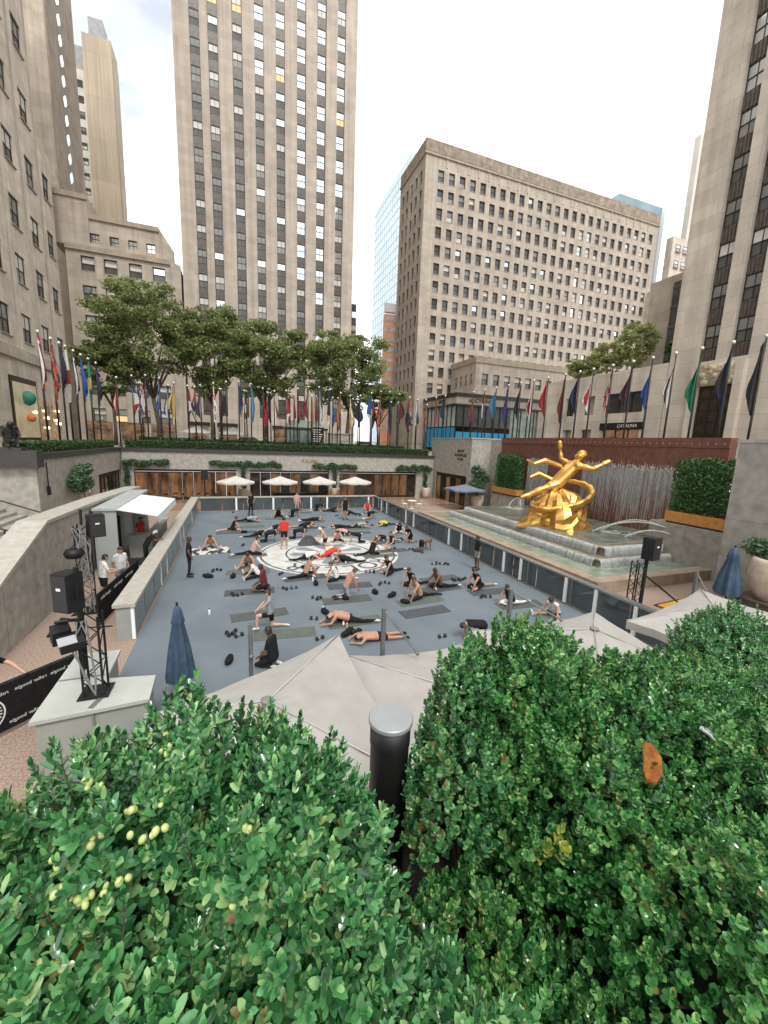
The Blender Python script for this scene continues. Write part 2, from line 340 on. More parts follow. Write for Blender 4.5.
# ------------------------------------------------------------------ tall strip-window tower in the middle
def FY(Y): return lambda u,d,z: (u, Y+d, z)
def FXm(X): return lambda u,d,z: (X+d, u, z)      # faces -X
def FXp(X): return lambda u,d,z: (X-d, u, z)      # faces +X
TY = 77.0
t = thing('skyscraper', 'tall limestone skyscraper with eight dark window strips, in the middle background', 'building', (7, TY, G))
strips = [(-4.79,-3.39),(-2.27,-.84),(1.18,2.66),(4.45,5.83),(7.69,9.10),(11.02,12.49),(14.30,15.81),(17.68,19.06)]
us = [-7.05]
for a, b in strips: us += [a, b]
us += [21.05]
mb = MB(); zs = [G, 9.5, 96]
facade(mb, us, zs, lambda i,j: j == 1 and i % 2 == 1, FY(TY), .45)
mb.box(-7.05,21.05,TY+.9,TY+45,G,96)
for x in (-7.05, 21.05): mb.poly([(x,TY,G),(x,TY+.9,G),(x,TY+.9,96),(x,TY,96)])
mb.poly([(-7.05,TY,96),(21.05,TY,96),(21.05,TY+.9,96),(-7.05,TY+.9,96)])
mb.build('wall', lime_b, t)
mb = MB()
for a, b in strips: mb.box(a-.01,b+.01,TY+.44,TY+.55,9.5,96)
mb.build('strip_backing', spandrel_m, t)
wm = win_mesh('tower_window', 1.38, 2.05, .07, True, True, False, True)
mb = MB(); mb.box(-.69,.69,.0,.10,-.76,.76)
for x in (-.45,-.15,.15,.45): mb.box(x-.05,x+.05,-.05,0.0,-.72,.72)
spm = mb.mesh('spandrel', spandrel_m)
for si, (a, b) in enumerate(strips):
    for k in range(18):
        zc = 74.6 - 3.63*k + si*.02
        top, low = pick([(glass_mid,.5),(blind_m,.35),(glass_sky,.15)]), pick([(glass_dark,.8),(glass_mid,.2)])
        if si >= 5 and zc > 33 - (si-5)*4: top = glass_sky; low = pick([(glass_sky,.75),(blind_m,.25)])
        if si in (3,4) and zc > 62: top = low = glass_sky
        if si < 3 and abs(zc-(70.9-.0)) < 1.5: low = lit_m; top = blind_m
        if random.random() < .015: low = lit_m
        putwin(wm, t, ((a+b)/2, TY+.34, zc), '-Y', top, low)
        inst(spm, 'spandrel', t, ((a+b)/2-7, .32, zc-1.815-G))
# ground-floor shop front of the tower: awning-dark openings with warm light
shop_lit = mat('shop_interior', (.06,.042,.03), (.025,.02,.016), 1.2, .2, emis=(1,.55,.28), estr=.22, escale=(.5,.5,.9))
for x in (-5.5,-1,8.3,12.8):
    mb = MB(); mb.box(x-1.5,x+1.5,TY-.06,TY+.1,G,G+3.1,0); mb.build('shop_front', shop_lit, t)
    mb = MB(); mb.box(x-1.7,x+1.7,TY-.25,TY-.02,G+3.1,G+3.7); mb.build('shop_lintel', bronze, t)
# ------------------------------------------------------------------ big limestone block on the right of centre
LY, LX = 82.0, 36.9
t = thing('office_block', 'broad limestone office block with a grid of small sash windows and plain parapet', 'building', (68, LY, G))
cols = [40.45+2.49*k for k in range(25)]; rows = [59.35-3.43*k for k in range(13)]
ww, wh = 1.36, 2.12
us = [LX]
for c in cols: us += [c-ww/2, c+ww/2]
us += [102.6]
zs = [G]
for r in rows[::-1]: zs += [r-wh/2, r+wh/2]
zs += [65.2]
mb = MB(); facade(mb, us, zs, lambda i,j: i%2==1 and j%2==1, FY(LY), .38)
sc = [LY+1.9+2.35*k for k in range(5)]
us2 = [LY]
for c in sc: us2 += [c-.55, c+.55]
us2 += [95.0]
facade(mb, us2, zs, lambda i,j: i%2==1 and j%2==1, FXm(LX), .38)
mb.box(LX+.6,102.6,LY+.6,95,G,65.1); mb.poly([(LX,LY,65.2),(102.6,LY,65.2),(102.6,95,65.2),(LX,95,65.2)])
mb.build('wall', lime, t)
mb = MB(); mb.box(LX-.25,102.85,LY-.25,LY-.01,62.6,63.0); mb.box(LX-.25,LX-.01,LY-.01,95,62.6,63.0)
mb.box(LX+.2,99.5,LY+.25,94,65.2,65.55)
mb.build('cornice', stone_trim, t)
mb = MB(); mb.box(LX-.08,102.7,LY-.08,LY-.012,63.2,65.3); mb.box(LX-.08,LX-.012,LY-.012,95,63.2,65.3); mb.build('parapet_band', mat('weathered_parapet', (.36,.30,.235), (.22,.185,.145), .9, .9, bump=.3, blocks=(1.9,1.1,.02), mortar=.7), t)
for c in cols[:-1]: mb = MB(); mb.box(c+1.07,c+1.42,LY-.09,LY-.004,61.0,62.6); mb.build('parapet_flute', lime, t)
w1 = win_mesh('sash_window', ww, wh, .07); w2 = win_mesh('side_window', 1.1, wh, .07)
n = 0
small = [(glass_dark,.60),(glass_mid,.28),(blind_m,.06),(glass_sky,.06)]
for j, r in enumerate(rows):
    for i, c in enumerate(cols):
        if r < 26 and c > 46: continue
        up, low = pick(small), pick([(glass_dark,.78),(glass_mid,.16),(blind_m,.06)])
        if i in (15,16) and j in (1,2,4,5,6): up = low = glass_sky if (i+j) % 2 else blind_m
        putwin(w1, t, (c, LY+.30, r), '-Y', up, low); n += 1
    for i, c in enumerate(sc): putwin(w2, t, (LX+.30, c, r), '-X', pick(DK), pick(DK))
# ------------------------------------------------------------------ low wing and glazed podium in front of it
t = thing('low_wing', 'low limestone wing with one row of windows in front of the office block', 'building', (60, 72, G))
cols = [47.75+2.68*k for k in range(12)]
us = [45.5]
for c in cols: us += [c-.75, c+.75]
us += [80.0]; mb = MB()
facade(mb, us, [G,18.3,20.4,23.2], lambda i,j: i%2==1 and j==1, FY(72), .38)
sc = [73.6+2.0*k for k in range(4)]; us2 = [72.0]
for c in sc: us2 += [c-.5, c+.5]
us2 += [81.9]
facade(mb, us2, [G,18.3,20.4,23.2], lambda i,j: i%2==1 and j==1, FXm(45.5), .38)
mb.box(46.1,80,72.6,81.9,G,23.15); mb.poly([(45.5,72,23.2),(80,72,23.2),(80,81.9,23.2),(45.5,81.9,23.2)])
mb.build('wall', lime, t)
mb = MB(); mb.box(45.3,80.2,71.8,71.99,22.4,23.5); mb.box(45.3,45.49,71.99,81.9,22.4,23.5); mb.build('cornice', stone_trim, t)
w1 = win_mesh('wing_window', 1.5, 2.1, .08, True, False, True, True); w2 = win_mesh('wing_side_window', 1.0, 2.1, .08)
for c in cols: putwin(w1, t, (c, 72.3, 19.35), '-Y', pick([(blind_m,.6),(glass_mid,.4)]), glass_dark)
for c in sc: putwin(w2, t, (45.8, c, 19.35), '-X', blind_m, glass_mid)
t = thing('glazed_storefront', 'glazed corner storefront with a blue and white window banner behind the flags', 'storefront', (50, 68, G))
mb = MB(); mb.box(39.24,80,68,71.7,13.6,15.7); mb.box(39.24,45.3,71.7,81.8,13.6,15.7); mb.box(39.24,40.0,80.6,81.8,G,13.6); mb.box(58.5,60,68,69,G,13.6); mb.box(78,80,68,70,G,13.6)
mb.build('fascia', lime, t)
mb = MB(); mb.box(39.0,80.2,67.8,67.99,15.1,15.75); mb.box(39.0,39.23,67.99,81.8,15.1,15.75); mb.box(39.1,80.1,67.9,67.99,13.4,13.75); mb.box(39.1,39.23,67.99,81.8,13.4,13.75); mb.build('canopy_edge', bronze, t)
glassy = mat('storefront_glass', (.52,.58,.56), (.36,.42,.40), .35, .08, spec=.6); greeny = mat('storefront_glass_green', (.16,.22,.15), (.32,.36,.30), .9, .08)
banner_b = mat('blue_banner', (.02,.30,.58), (.03,.38,.64), .4, .5); dark_in = mat('dark_interior', (.03,.03,.03), (.07,.065,.06), 1, .3)
mb = MB(); mb.box(39.6,39.7,68.3,80.6,9.6,13.6); mb.build('glass_panel', glassy, t)
mb = MB(); mb.box(39.8,52.0,68.35,68.45,9.6,13.4); mb.build('glass_panel', dark_in, t)
mb = MB(); mb.box(52.0,58.5,68.35,68.45,7.0,13.4); mb.box(60,78,68.35,68.45,7,13.4); mb.build('glass_panel', greeny, t)
mb = MB(); mb.box(39.5,39.58,68.3,80.6,5.4,9.4); mb.box(39.5,52,68.25,68.33,5.4,8.6); mb.build('window_banner', banner_b, t)
mb = MB()
for k in range(8): mb.box(39.42,39.56,68.3+1.7*k,68.42+1.7*k,G,13.6)
for k in range(12): mb.box(39.5+1.65*k,39.62+1.65*k,68.18,68.32,G,13.6)
mb.box(39.44,39.57,68.4,80.6,9.5,9.62)
mb.build('mullion', bronze, t)
letter_d = mat('dark_letters', (.06,.045,.035), None, rough=.4)
o = inst(text_mesh('sign_lettering', 'ART', 1.05, letter_d, .05), 'sign_lettering', t, (39.16-50, 74-68, 14.45-G), rot=(math.pi/2,0,-math.pi/2))
o = inst(text_mesh('sign_lettering', 'AUCTIONS', 1.05, letter_d, .05), 'sign_lettering', t, (44.5-50, -.08, 14.45-G), rot=(math.pi/2,0,0))
# ------------------------------------------------------------------ slab at the right edge and its low wing
RX = 34.0
t = thing('stone_tower', 'pale limestone tower with dark vertical window bays at the right edge', 'building', (RX, 10, G))
st = [(21.05,22.3),(18.95,20.2),(16.6,17.9),(14.2,15.5),(11.4,12.8),(8.4,9.8)]
us = []
for a, b in st[::-1]: us += [a, b]
us = [-12] + us + [24.5]
mb = MB(); facade(mb, us, [G,12.9,82], lambda i,j: i%2==1 and j==1 , FXm(RX), .5)
# entrance opening is part of the lower storey: thickened jambs round it
mb.box(RX+1.0,70,-12,24.4,G,82); mb.poly([(RX,24.5,G),(RX+1.2,24.5,G),(RX+1.2,24.5,82),(RX,24.5,82)])
mb.build('wall', lime_c, t)
mb = MB()
for a, b in st: mb.box(RX+.49,RX+.6,a-.01,b+.01,12.9,82)
mb.build('strip_backing', spandrel_m, t)
sp2 = MB(); sp2.box(-.66,.66,0,.08,-.56,.56)
for x in (-.5,-.25,0,.25,.5): sp2.box(x-.06,x+.06,-.06,0,-.52,.52)
sp2 = sp2.mesh('spandrel', mat('bronze_spandrel', (.14,.115,.095), (.085,.07,.058), 3, .5, metal=.3, bump=.2))
wm = win_mesh('bay_window', 1.30, 1.72, .07, True, True, False, True)
for si, (a, b) in enumerate(st):
    for k in range(13):
        zc = 48.95 - 2.85*k + si*.05
        sc_ = (b-a)/1.30
        up, low = (glass_mid, glass_dark)
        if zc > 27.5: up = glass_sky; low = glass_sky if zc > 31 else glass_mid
        if k in (10,): up = blind_m
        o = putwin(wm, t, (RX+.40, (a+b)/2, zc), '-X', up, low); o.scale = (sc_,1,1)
        inst(sp2, 'spandrel', t, (.38, (a+b)/2-10, zc-1.43-G), rz=-math.pi/2, scale=(sc_,1,1))
mb = MB(); mb.box(RX-.12,RX-.005,19.35,21.75,G,11.0); mb.build('door', mat('bronze_door', (.07,.05,.035), (.04,.03,.022), 2, .4, metal=.5), t)
mb = MB()
for k in range(6): mb.box(RX-.17,RX-.125,19.5,21.6,5.6+k*.9,5.68+k*.9)
for k in range(4): mb.box(RX-.18,RX-.125,19.5+k*.68,19.56+k*.68,G,10.9)
mb.build('door_grille', bronze, t)
mb = MB(); mb.box(RX-.5,RX-.005,21.75,22.3,G,12.6); mb.box(RX-.5,RX-.005,18.8,19.35,G,12.6); mb.build('door_jamb', lime_c, t)
mb = MB(); mb.box(RX-.4,RX-.13,19.35,21.75,11.0,12.6,0)
for k in range(40):
    mb.ball((RX-.42+random.uniform(0,.05), random.uniform(19.5,21.6), random.uniform(11.15,12.45)), random.uniform(.1,.3), 6, 0, (.5,1,.8))
mb.build('lintel_relief', mat('carved_stone', (.5,.42,.31), (.36,.29,.2), 3, .8, bump=.5), t, True)
t = thing('shop_wing', 'low pale stone wing with shop windows beside the right stone tower', 'building', (RX+3, 31, G))
mb = MB(); us = [24.55,26.4,30.4,31.6,32.9,34.2,35.4,38.6]
facade(mb, us, [G,8.0,9.45,11.3,13.3], lambda i,j: (i,j) in ((1,2),(1,0),(3,2),(3,0),(5,2),(5,0)), FXm(RX+.02), .5)
mb.box(RX+.8,48,24.55,38.6,G,13.25); mb.poly([(RX+.02,24.55,13.3),(48,24.55,13.3),(48,38.6,13.3),(RX+.02,38.6,13.3)]); mb.poly([(RX+.02,38.6,G),(RX+.9,38.6,G),(RX+.9,38.6,13.3),(RX+.02,38.6,13.3)])
mb.build('wall', lime_c, t)
mb = MB(); mb.box(RX-.05,RX+.45,26.1,30.6,7.9,8.55); mb.build('shop_fascia', black_p, t)
me = text_mesh('shop_lettering', 'CATALINA', .42, mat('pale_letters', (.55,.5,.4), None), .02)
inst(me, 'shop_lettering', t, (-3.08, 27.6-31, 8.22-G), rot=(math.pi/2,0,-math.pi/2))
for (a,b,z0,z1,m_) in [(26.4,30.4,9.45,11.3,dark_in),(26.4,30.4,G,8.0,shop_lit),(32.9,34.2,9.45,11.3,dark_in),(32.9,34.2,G,8,shop_lit),(34.2,35.4,9.45,11.3,dark_in)]:
    mb = MB(); mb.box(RX+.40,RX+.5,a,b,z0,z1,1)
    for k in range(4): y = a+(b-a)*k/3; mb.box(RX+.33,RX+.41,y-.05,y+.05,z0,z1,0)
    mb.build('shop_window', [bronze, m_], t)
t = thing('setback_block', 'dark windowed stone setback above the shop wing', 'building', (44, 30, 13.3))
mb = MB(); mb.box(39.9,60,24.7,31.8,13.3,22.7); mb.build('wall', lime_d, t)
mb = MB(); mb.box(39.8,39.9,27.2,29.4,13.4,22.0); mb.build('window_strip', glass_dark, t)
mb = MB()
for k in range(5): mb.box(39.74,39.8,27.2,29.4,14.2+k*1.8,14.45+k*1.8)
mb.build('window_mullion', spandrel_m, t)
t = thing('distant_block', 'distant stepped pale block with white windows behind the right tower', 'building', (105, 80, G))
mb = MB(); mb.box(101.5,118,80,82,G,47.0); mb.box(106,118,80.3,82,47,60.5); mb.build('wall', lime_c, t)
mb = MB(); mb.box(115.6,124,84,85.5,30,88); mb.build('upper_slab', mat('pale_slab', (.62,.58,.52), (.55,.5,.45), .3, .8), t)
w1 = win_mesh('pale_window', 1.6, 1.7, .1)
for j in range(7):
    for i in range(6):
        x, z = 103+2.6*i, 58-3.7*j
        if z > 46 and x < 107: continue
        putwin(w1, t, (x, 79.94 if z < 46 else 80.24, z), '-Y', glass_sky, blind_m)
# ------------------------------------------------------------------ left side buildings
QX = -22.0
t = thing('curved_block', 'near limestone block with tall sash windows and a lit shop window at the left edge', 'building', (QX-4, 55, G))
cols = [45.2,50.3,55.3,60.3,65.3]; rows = [17.2,23.5,29.4,35.8,42.6,49.8,57.0,64.2]
us = [10]
for c in cols: us += [c-1.15,c+1.15]
us += [68.0]; zs = [G,11.4]
for r in rows: zs += [r-1.55, r+1.55]
zs += [84]
mb = MB(); facade(mb, us, zs, lambda i,j: i%2==1 and j%2==0 and j>=2, FXp(QX), .26)
us2 = [68.0,69.1,71.1,71.6]
zs2 = [G]
for r in [16.9,23.2,30.0,36.7]: zs2 += [r-1.5,r+1.5]
zs2 += [41.2]
facade(mb, us2, zs2, lambda i,j: i==1 and j%2==1, FXp(QX-.05), .26)
# rounded far corner of the lower part
for k in range(8):
    a, b = math.pi/2*k/8, math.pi/2*(k+1)/8
    mb.poly([(QX-.05-3*(1-math.cos(a)),71.6+3*math.sin(a),G),(QX-.05-3*(1-math.cos(b)),71.6+3*math.sin(b),G),(QX-.05-3*(1-math.cos(b)),71.6+3*math.sin(b),41.2),(QX-.05-3*(1-math.cos(a)),71.6+3*math.sin(a),41.2)])
mb.box(-60,QX-.8,10,67.9,G,84); mb.poly([(QX,68,G),(QX-.9,68,G),(QX-.9,68,84),(QX,68,84)]); mb.box(-60,QX-3,68,74.5,G,41.2); mb.poly([(QX-.05,68,41.2),(QX-.05,71.6,41.2),(QX-3,74.6,41.2),(QX-6,74.6,41.2),(QX-6,68,41.2)])
mb.box(QX-3,QX-.9,68,71.6,G,41.15)
mb.build('wall', lime_c, t)
w1 = win_mesh('tall_sash', 2.3, 3.1, .13, True, True, True, True); w2 = win_mesh('tall_sash_far', 2.0, 3.0, .13, True, True, True, True)
for c in cols:
    for r in rows[:7]: putwin(w1, t, (QX-.17, c, r), '+X', pick([(glass_mid,.6),(blind_m,.2),(glass_dark,.2)]), pick([(glass_dark,.7),(glass_mid,.3)]))
for r in [16.9,23.2,30.0,36.7]: putwin(w2, t, (QX-.22, 70.1, r), '+X', glass_mid, glass_dark)
mb = MB(); mb.box(QX+.004,QX+.35,10,68.2,13.4,14.3); mb.box(QX+.004,QX+.2,10,68.1,14.3,14.6); mb.build('belt_course', lime_d, t)
mb = MB()
for y in (52.8,57.8,62.8,67.5): mb.box(QX+.002,QX+.10,y-.06,y+.06,14.7,84)
mb.build('pilaster_joint', lime_d, t)
mb = MB(); mb.box(QX+.01,QX+.16,54.6,60.6,G,11.5,0); mb.build('shop_frame', bronze, t)
mb = MB(); mb.box(QX+.17,QX+.2,54.9,60.3,G+.4,10.9); mb.build('shop_window', mat('bright_shop', (.46,.40,.28), (.26,.22,.15), .55, .15, emis=(1,.8,.5), estr=.10), t)
mb = MB(); mb.lathe([(.05,0),(.55,.35),(.7,.9),(.6,1.3),(.2,1.6)], (QX+.5,57.4,8.5), 12); mb.build('window_display', mat('green_display', (.02,.16,.11), (.03,.22,.15), 3, .6), t, True)
mb = MB(); mb.ball((QX+.5,57.6,7.2), .45, 8); mb.build('window_display', mat('orange_display', (.55,.16,.05), None), t, True)
mb = MB()
for y in (61.4,64.6): mb.box(QX+.01,QX+.14,y,y+2.4,G,9.6)
mb.build('side_shop_window', mat('side_shop', (.30,.17,.09), (.06,.04,.03), .8, .2, emis=(1,.65,.35), estr=.3, escale=(.6,.6,.9)), t)
lamp_m = mat('lamp_glow', (.9,.8,.6), None, emis=(1,.78,.45), estr=3.0)
mb = MB()
for (y,z) in ((58.9,9.2),(59.4,7.9),(61.9,8.2),(62.6,7.4),(62.4,6.2),(65.2,7.2),(65.9,8.4),(66.2,6.8)): mb.ball((QX+.3,y,z), .17, 6)
mb.build('shop_lamp', lamp_m, t, True)
# stepped building at the far left
SY = 75.0
t = thing('stepped_building', 'stepped limestone building with cornices behind the left trees', 'building', (-14, SY, G))
cols = [-19.4,-16.55,-13.35,-10.2]; rows = [8.6,12.6,16.6,22,26.1,30.1]
us = [-22.0]
for c in cols: us += [c-.85, c+.85]
us += [-8.6]; zs = [G]
for r in rows: zs += [r-1.0, r+1.0]
zs += [32.4]
mb = MB(); facade(mb, us, zs, lambda i,j: i%2==1 and j%2==1, FY(SY), .4)
mb.poly([(-8.6,SY,G),(-7.3,SY+1.6,G),(-7.3,SY+1.6,32.4),(-8.6,SY,32.4)])
mb.box(-22,-7.35,SY+1.62,SY+18,G,32.3); mb.poly([(-22,SY,32.4),(-8.6,SY,32.4),(-7.3,SY+1.6,32.4),(-22,SY+1.65,32.4)])
us = [-22.0]+sum([[c-.6,c+.6] for c in (-18.4,-16.0,-13.6,-11.2)],[])+[-10.0]
facade(mb, us, [32.4,33.2,34.5,36.9], lambda i,j: i%2==1 and j==1, FY(SY+.6), .35)
mb.box(-22,-10,SY+1.1,SY+14,32.4,36.8); mb.poly([(-22,SY+.6,36.9),(-10,SY+.6,36.9),(-10,SY+1.2,36.9),(-22,SY+1.2,36.9)])
mb.poly([(-10,SY+.6,32.4),(-8.2,SY+2.6,32.4),(-8.2,SY+2.6,34.6),(-10,SY+.6,36.9)])
mb.box(-23.5,-19.0,SY+.3,SY+10,32.4,39.2)
mb.build('wall', lime_d, t)
mb = MB(); mb.box(-22,-8.6,SY-.3,SY-.004,31.7,32.4); mb.box(-19,-10,SY+.35,SY+.59,36.3,36.95); mb.box(-23.6,-18.9,SY+.1,SY+.29,38.6,39.3); mb.build('cornice', stone_trim, t)
w1 = win_mesh('plain_window', 1.7, 2.0, .1, True, False, True, True); w2 = win_mesh('attic_window', 1.2, 1.3, .08, True, True, False)
for c in cols:
    for r in rows: putwin(w1, t, (c, SY+.32, r), '-Y', pick([(blind_m,.7),(glass_sky,.3)]), pick([(glass_dark,.5),(glass_mid,.3),(lit_m,.2)]))
for c in (-18.4,-16.0,-13.6,-11.2):
    if c > -18.9: putwin(w2, t, (c, SY+.88, 33.85), '-Y', glass_sky, glass_sky)
for x in (-19.5,-15,-10.8): mb = MB(); mb.box(x-1.7,x+1.7,SY-.08,SY-.01,G,G+3); mb.build('shop_front', shop_lit, t)
# tall tower with lens-shaped sky reflections in its windows, behind
t = thing('lens_bay_tower', 'tall stone tower with a column of bright lens shaped sky reflections, upper left', 'building', (-25.3, 88, G))
mb = MB(); mb.box(-42,-25.3,86,99.5,G,112); mb.build('wall', lime_c, t)
mb = MB(); mb.box(-25.29,-25.1,86.1,99.5,G,112); mb.build('shaded_side_wall', lime_d, t)  # darker stone laid over the side face stands for its shade
for k in range(20):
    z = 39 + 2.85*k; mb = MB(); n_ = 10; pts = []
    for i in range(n_+1): a = i/n_; pts.append((-25.06, 91.6+.9*math.sin(math.pi*a)*.9-.35+a*.9, z+2.3*a))
    for i in range(n_, -1, -1): a = i/n_; pts.append((-25.06, 91.6-.9*math.sin(math.pi*a)*.9-.35+a*.9, z+2.3*a))
    mb.poly(pts); mb.build('lens_pane', glass_sky, t)  # pane shaped like the sky reflected in a window seen at a grazing angle
t = thing('narrow_tower', 'slender plain stone tower with a rooftop box, far behind at upper left', 'building', (-28, 130, G))
mb = MB(); mb.box(-31.3,-25.4,130,136,G,98.2,0); mb.box(-25.4,-25.1,130.6,135,G,95,0); mb.box(-34.2,-31.32,131,136,G,91,1); mb.build('wall', [mat('buff_slab', (.47,.40,.31), (.42,.355,.27), .15, .85, blocks=(20,9,.06), mortar=.8), mat('pale_side', (.60,.57,.50), (.5,.47,.41), .5, .8)], t)
mb = MB(); mb.box(-30,-27,131,135,98.2,102.5); mb.box(-34,-31.8,132,135,91,96.5); mb.build('rooftop_box', mat('rooftop_metal', (.33,.34,.34), (.25,.26,.26), 1, .6), t)
w1 = win_mesh('slot_window', 1.7, 1.5, .1, False, True, False)
for k in range(22): putwin(w1, t, (-32.8, 130.93, 88-3.3*k), '-Y', pick(DK), blind_m if k > 3 else glass_dark)
# glass tower and smaller far buildings between the two big blocks
t = thing('glass_tower', 'pale blue glass tower between the skyscraper and the office block', 'building', (75, 185, G))
gb = mat('blue_glass_wall', (.40,.53,.60), (.50,.62,.67), .05, .12, metal=.25, spec=.8)
mb = MB(); mb.box(66,92,160,203,G,115.5); mb.build('glass_wall', gb, t)
for k in range(30): mb = MB(); mb.box(65.88,65.99,160,203,8+k*3.6,8.35+k*3.6); mb.build('floor_band', mat('pale_band', (.62,.70,.74), None, rough=.4), t)
for k in range(14): mb = MB(); mb.box(65.9,65.995,161+k*3,161.15+k*3,G,115.4); mb.build('mullion', MATS['pale_band'], t)
t = thing('brick_block', 'small orange brown banded block below the glass tower', 'building', (62, 170, G))
mb = MB(); mb.box(61.3,75,170,172.5,G,60); mb.build('wall', mat('orange_brick', (.42,.20,.11), (.34,.16,.09), .5, .8), t)
mb = MB()
for k in range(12): mb.box(61.3,75,169.9,169.99,12+k*4.1,13.6+k*4.1)
mb.build('window_band', mat('band_glass', (.33,.30,.27), (.16,.15,.14), .4, .3), t)
mb = MB(); mb.box(61.5,66,170.5,172.4,61,64.5); mb.build('roof_house', mat('roof_grey', (.4,.37,.33), None), t)
t = thing('pale_block', 'slim pale block just right of the tall skyscraper', 'building', (24, 110, G))
mb = MB(); mb.box(22.5,32.0,112,125,G,38); mb.box(24,31.0,112.5,125,38,41); mb.build('wall', lime_d, t)
for k in range(10): mb = MB(); mb.box(30.6,31.9,111.92,111.99,10+3.4*k,12+3.4*k); mb.build('window', glass_dark, t)
t = thing('glass_slab', 'dark blue glass slab showing past the office block on its right', 'building', (118, 96, G))
mb = MB(); mb.box(103.2,121.5,96,120,G,77.5); mb.build('glass_wall', mat('slab_glass', (.22,.32,.38), (.32,.42,.47), .1, .15, metal=.3), t)
mb = MB(); mb.box(120.2,121.7,95.8,96,G,77.6); mb.build('corner_fin', mat('fin', (.6,.66,.68), None), t)
# ------------------------------------------------------------------ sunken plaza walls
FW = 40.5
door_lit = mat('lit_door_glass', (.045,.028,.02), (.02,.014,.011), 1.1, .05, emis=(1,.42,.15), estr=.22, escale=(1.6,1.6,.35))
door_dim = mat('dim_door_glass', (.045,.032,.024), (.018,.014,.012), .8, .04, spec=.6)
door_warm = mat('warm_door_glass', (.05,.032,.022), (.022,.016,.012), .9, .05, emis=(1,.45,.18), estr=.16, escale=(1.6,1.6,.35))
t = thing('terrace_wall', 'long pale granite wall with bronze glass doors at the far end of the rink', 'wall', (6, FW, 0))
mb = MB(); mb.box(-9.2,21.0,FW,FW+.44,2.82,4.36)
for x0,x1 in [(-9.64,-8.3),(0.15,1.35),(9.05,10.15),(18.9,21.0)]: mb.box(x0,x1,FW,FW+.44,0,2.82)
mb.build('granite_band', concrete, t)
mb = MB(); mb.box(-9.6,21.0,FW-.12,FW+.44,4.364,G+.06); mb.build('coping', granite_d, t)
mb = MB(); mb.box(-8.3,18.9,FW+.25,FW+.40,2.62,2.815); mb.build('door_head', bronze, t)
k = 0
for x0,x1 in [(-8.3,.15),(1.35,9.05),(10.15,18.9)]:
    nd = int(round((x1-x0)/.95)); w = (x1-x0)/nd
    for i in range(nd):
        mb = MB(); a = x0+i*w; b = a+w
        mb.box(a+.01,a+.06,FW+.20,FW+.33,0.004,2.6,0); mb.box(b-.06,b-.01,FW+.20,FW+.33,0.004,2.6,0); mb.box(a+.06,b-.06,FW+.20,FW+.33,2.48,2.6,0); mb.box(a+.06,b-.06,FW+.20,FW+.33,.004,.22,0)
        mb.box(a+.06,b-.06,FW+.25,FW+.28,.22,2.48,1)
        p = door_lit if (x0 < -5 and i < 4) or (x0 < 5 and random.random() < .3) else (door_warm if random.random() < .45 else door_dim)
        dr = mb.build('glass_door', [bronze, p], t); mb = MB(); mb.path([(b-.12,FW+.16,.85),(b-.12,FW+.16,1.35)], .016, 6); mb.build('handle', steel, dr)
inst(text_mesh('wall_lettering', '5 ACRES', .42, mat('rust_letters', (.23,.07,.04), None), .015), 'wall_lettering', t, (7.05-6, -.018, 3.75), rot=(math.pi/2,0,0))
t = thing('side_terrace_wall', 'pale granite side wall with glass doors below the left flag hedge', 'wall', (-9.4, 33, 0))
mb = MB(); mb.box(-9.64,-9.22,24.95,FW+.4,2.82,4.36); mb.box(-9.64,-9.22,24.95,34.2,0,2.82); mb.build('granite_band', concrete, t)
mb = MB(); mb.box(-9.64,-9.1,24.95,FW-.14,4.364,G+.06); mb.build('coping', granite_d, t)
for i in range(6):
    a = 34.2+i*1.02; mb = MB(); mb.box(-9.5,-9.38,a+.01,a+.06,0.004,2.8,0); mb.box(-9.5,-9.38,a+.96,a+1.01,.004,2.8,0); mb.box(-9.5,-9.38,a+.06,a+.96,2.5,2.8,0); mb.box(-9.46,-9.42,a+.06,a+.96,.004,2.5,1)
    mb.build('glass_door', [bronze, door_dim], t)
mb = MB(); mb.box(-9.62,-9.3,34.2,34.22,0,2.8); mb.box(-9.60,-9.55,34.22,FW,0,2.8); mb.build('door_backing', granite_d, t)
# upper left wall facing the camera: dark ledge block
t = thing('stair_head_wall', 'granite wall under a dark polished ledge above the left stairs', 'wall', (-14, 24.9, 0))
mb = MB(); mb.box(-20,-9.22,24.6,24.93,0,4.0)
mb.build('granite_face', concrete, t)
mb = MB(); mb.box(-20,-9.0,24.2,24.94,4.004,G+.22); mb.build('ledge', granite_d, t)
mb = MB()
for k in range(7): mb.box(-11.0-1.3*k,-10.97-1.3*k,24.585,24.598,0,4.0)
mb.build('panel_joint', stone_trim, t)
# left stairs
t = thing('stone_stairs', 'grey stone stairs rising to the left behind the sloping wall', 'stairs', (-12, 21, 0))
mb = MB(); mb.box(-20,-6.43,14.0,24.58,.002,1.0); mb.build('landing', concrete, t)
for k in range(12):
    x1 = -8.6-.40*k; mb = MB(); mb.box(-20,x1,17.2,24.58,1.0+.16*k+.002,1.0+.16*(k+1)); mb.build('step', concrete, t)
t = thing('stair_handrail', 'metal handrail of the left stairs', 'handrail', (-11, 21, 0))
for y in (19.2, 22.8):
    mb = MB(); mb.path([(-7.4,y,1.85),(-8.2,y,1.9),(-13.2,y,3.9),(-14.5,y,3.9)], .035, 8); mb.build('rail', bronze, t, True)
    for x,z in ((-8.4,1.0),(-10.65,1.96),(-12.85,2.76)):
        mb = MB(); mb.path([(x,y,z),(x,y,z+.98)], .022, 6); mb.build('post', bronze, t)
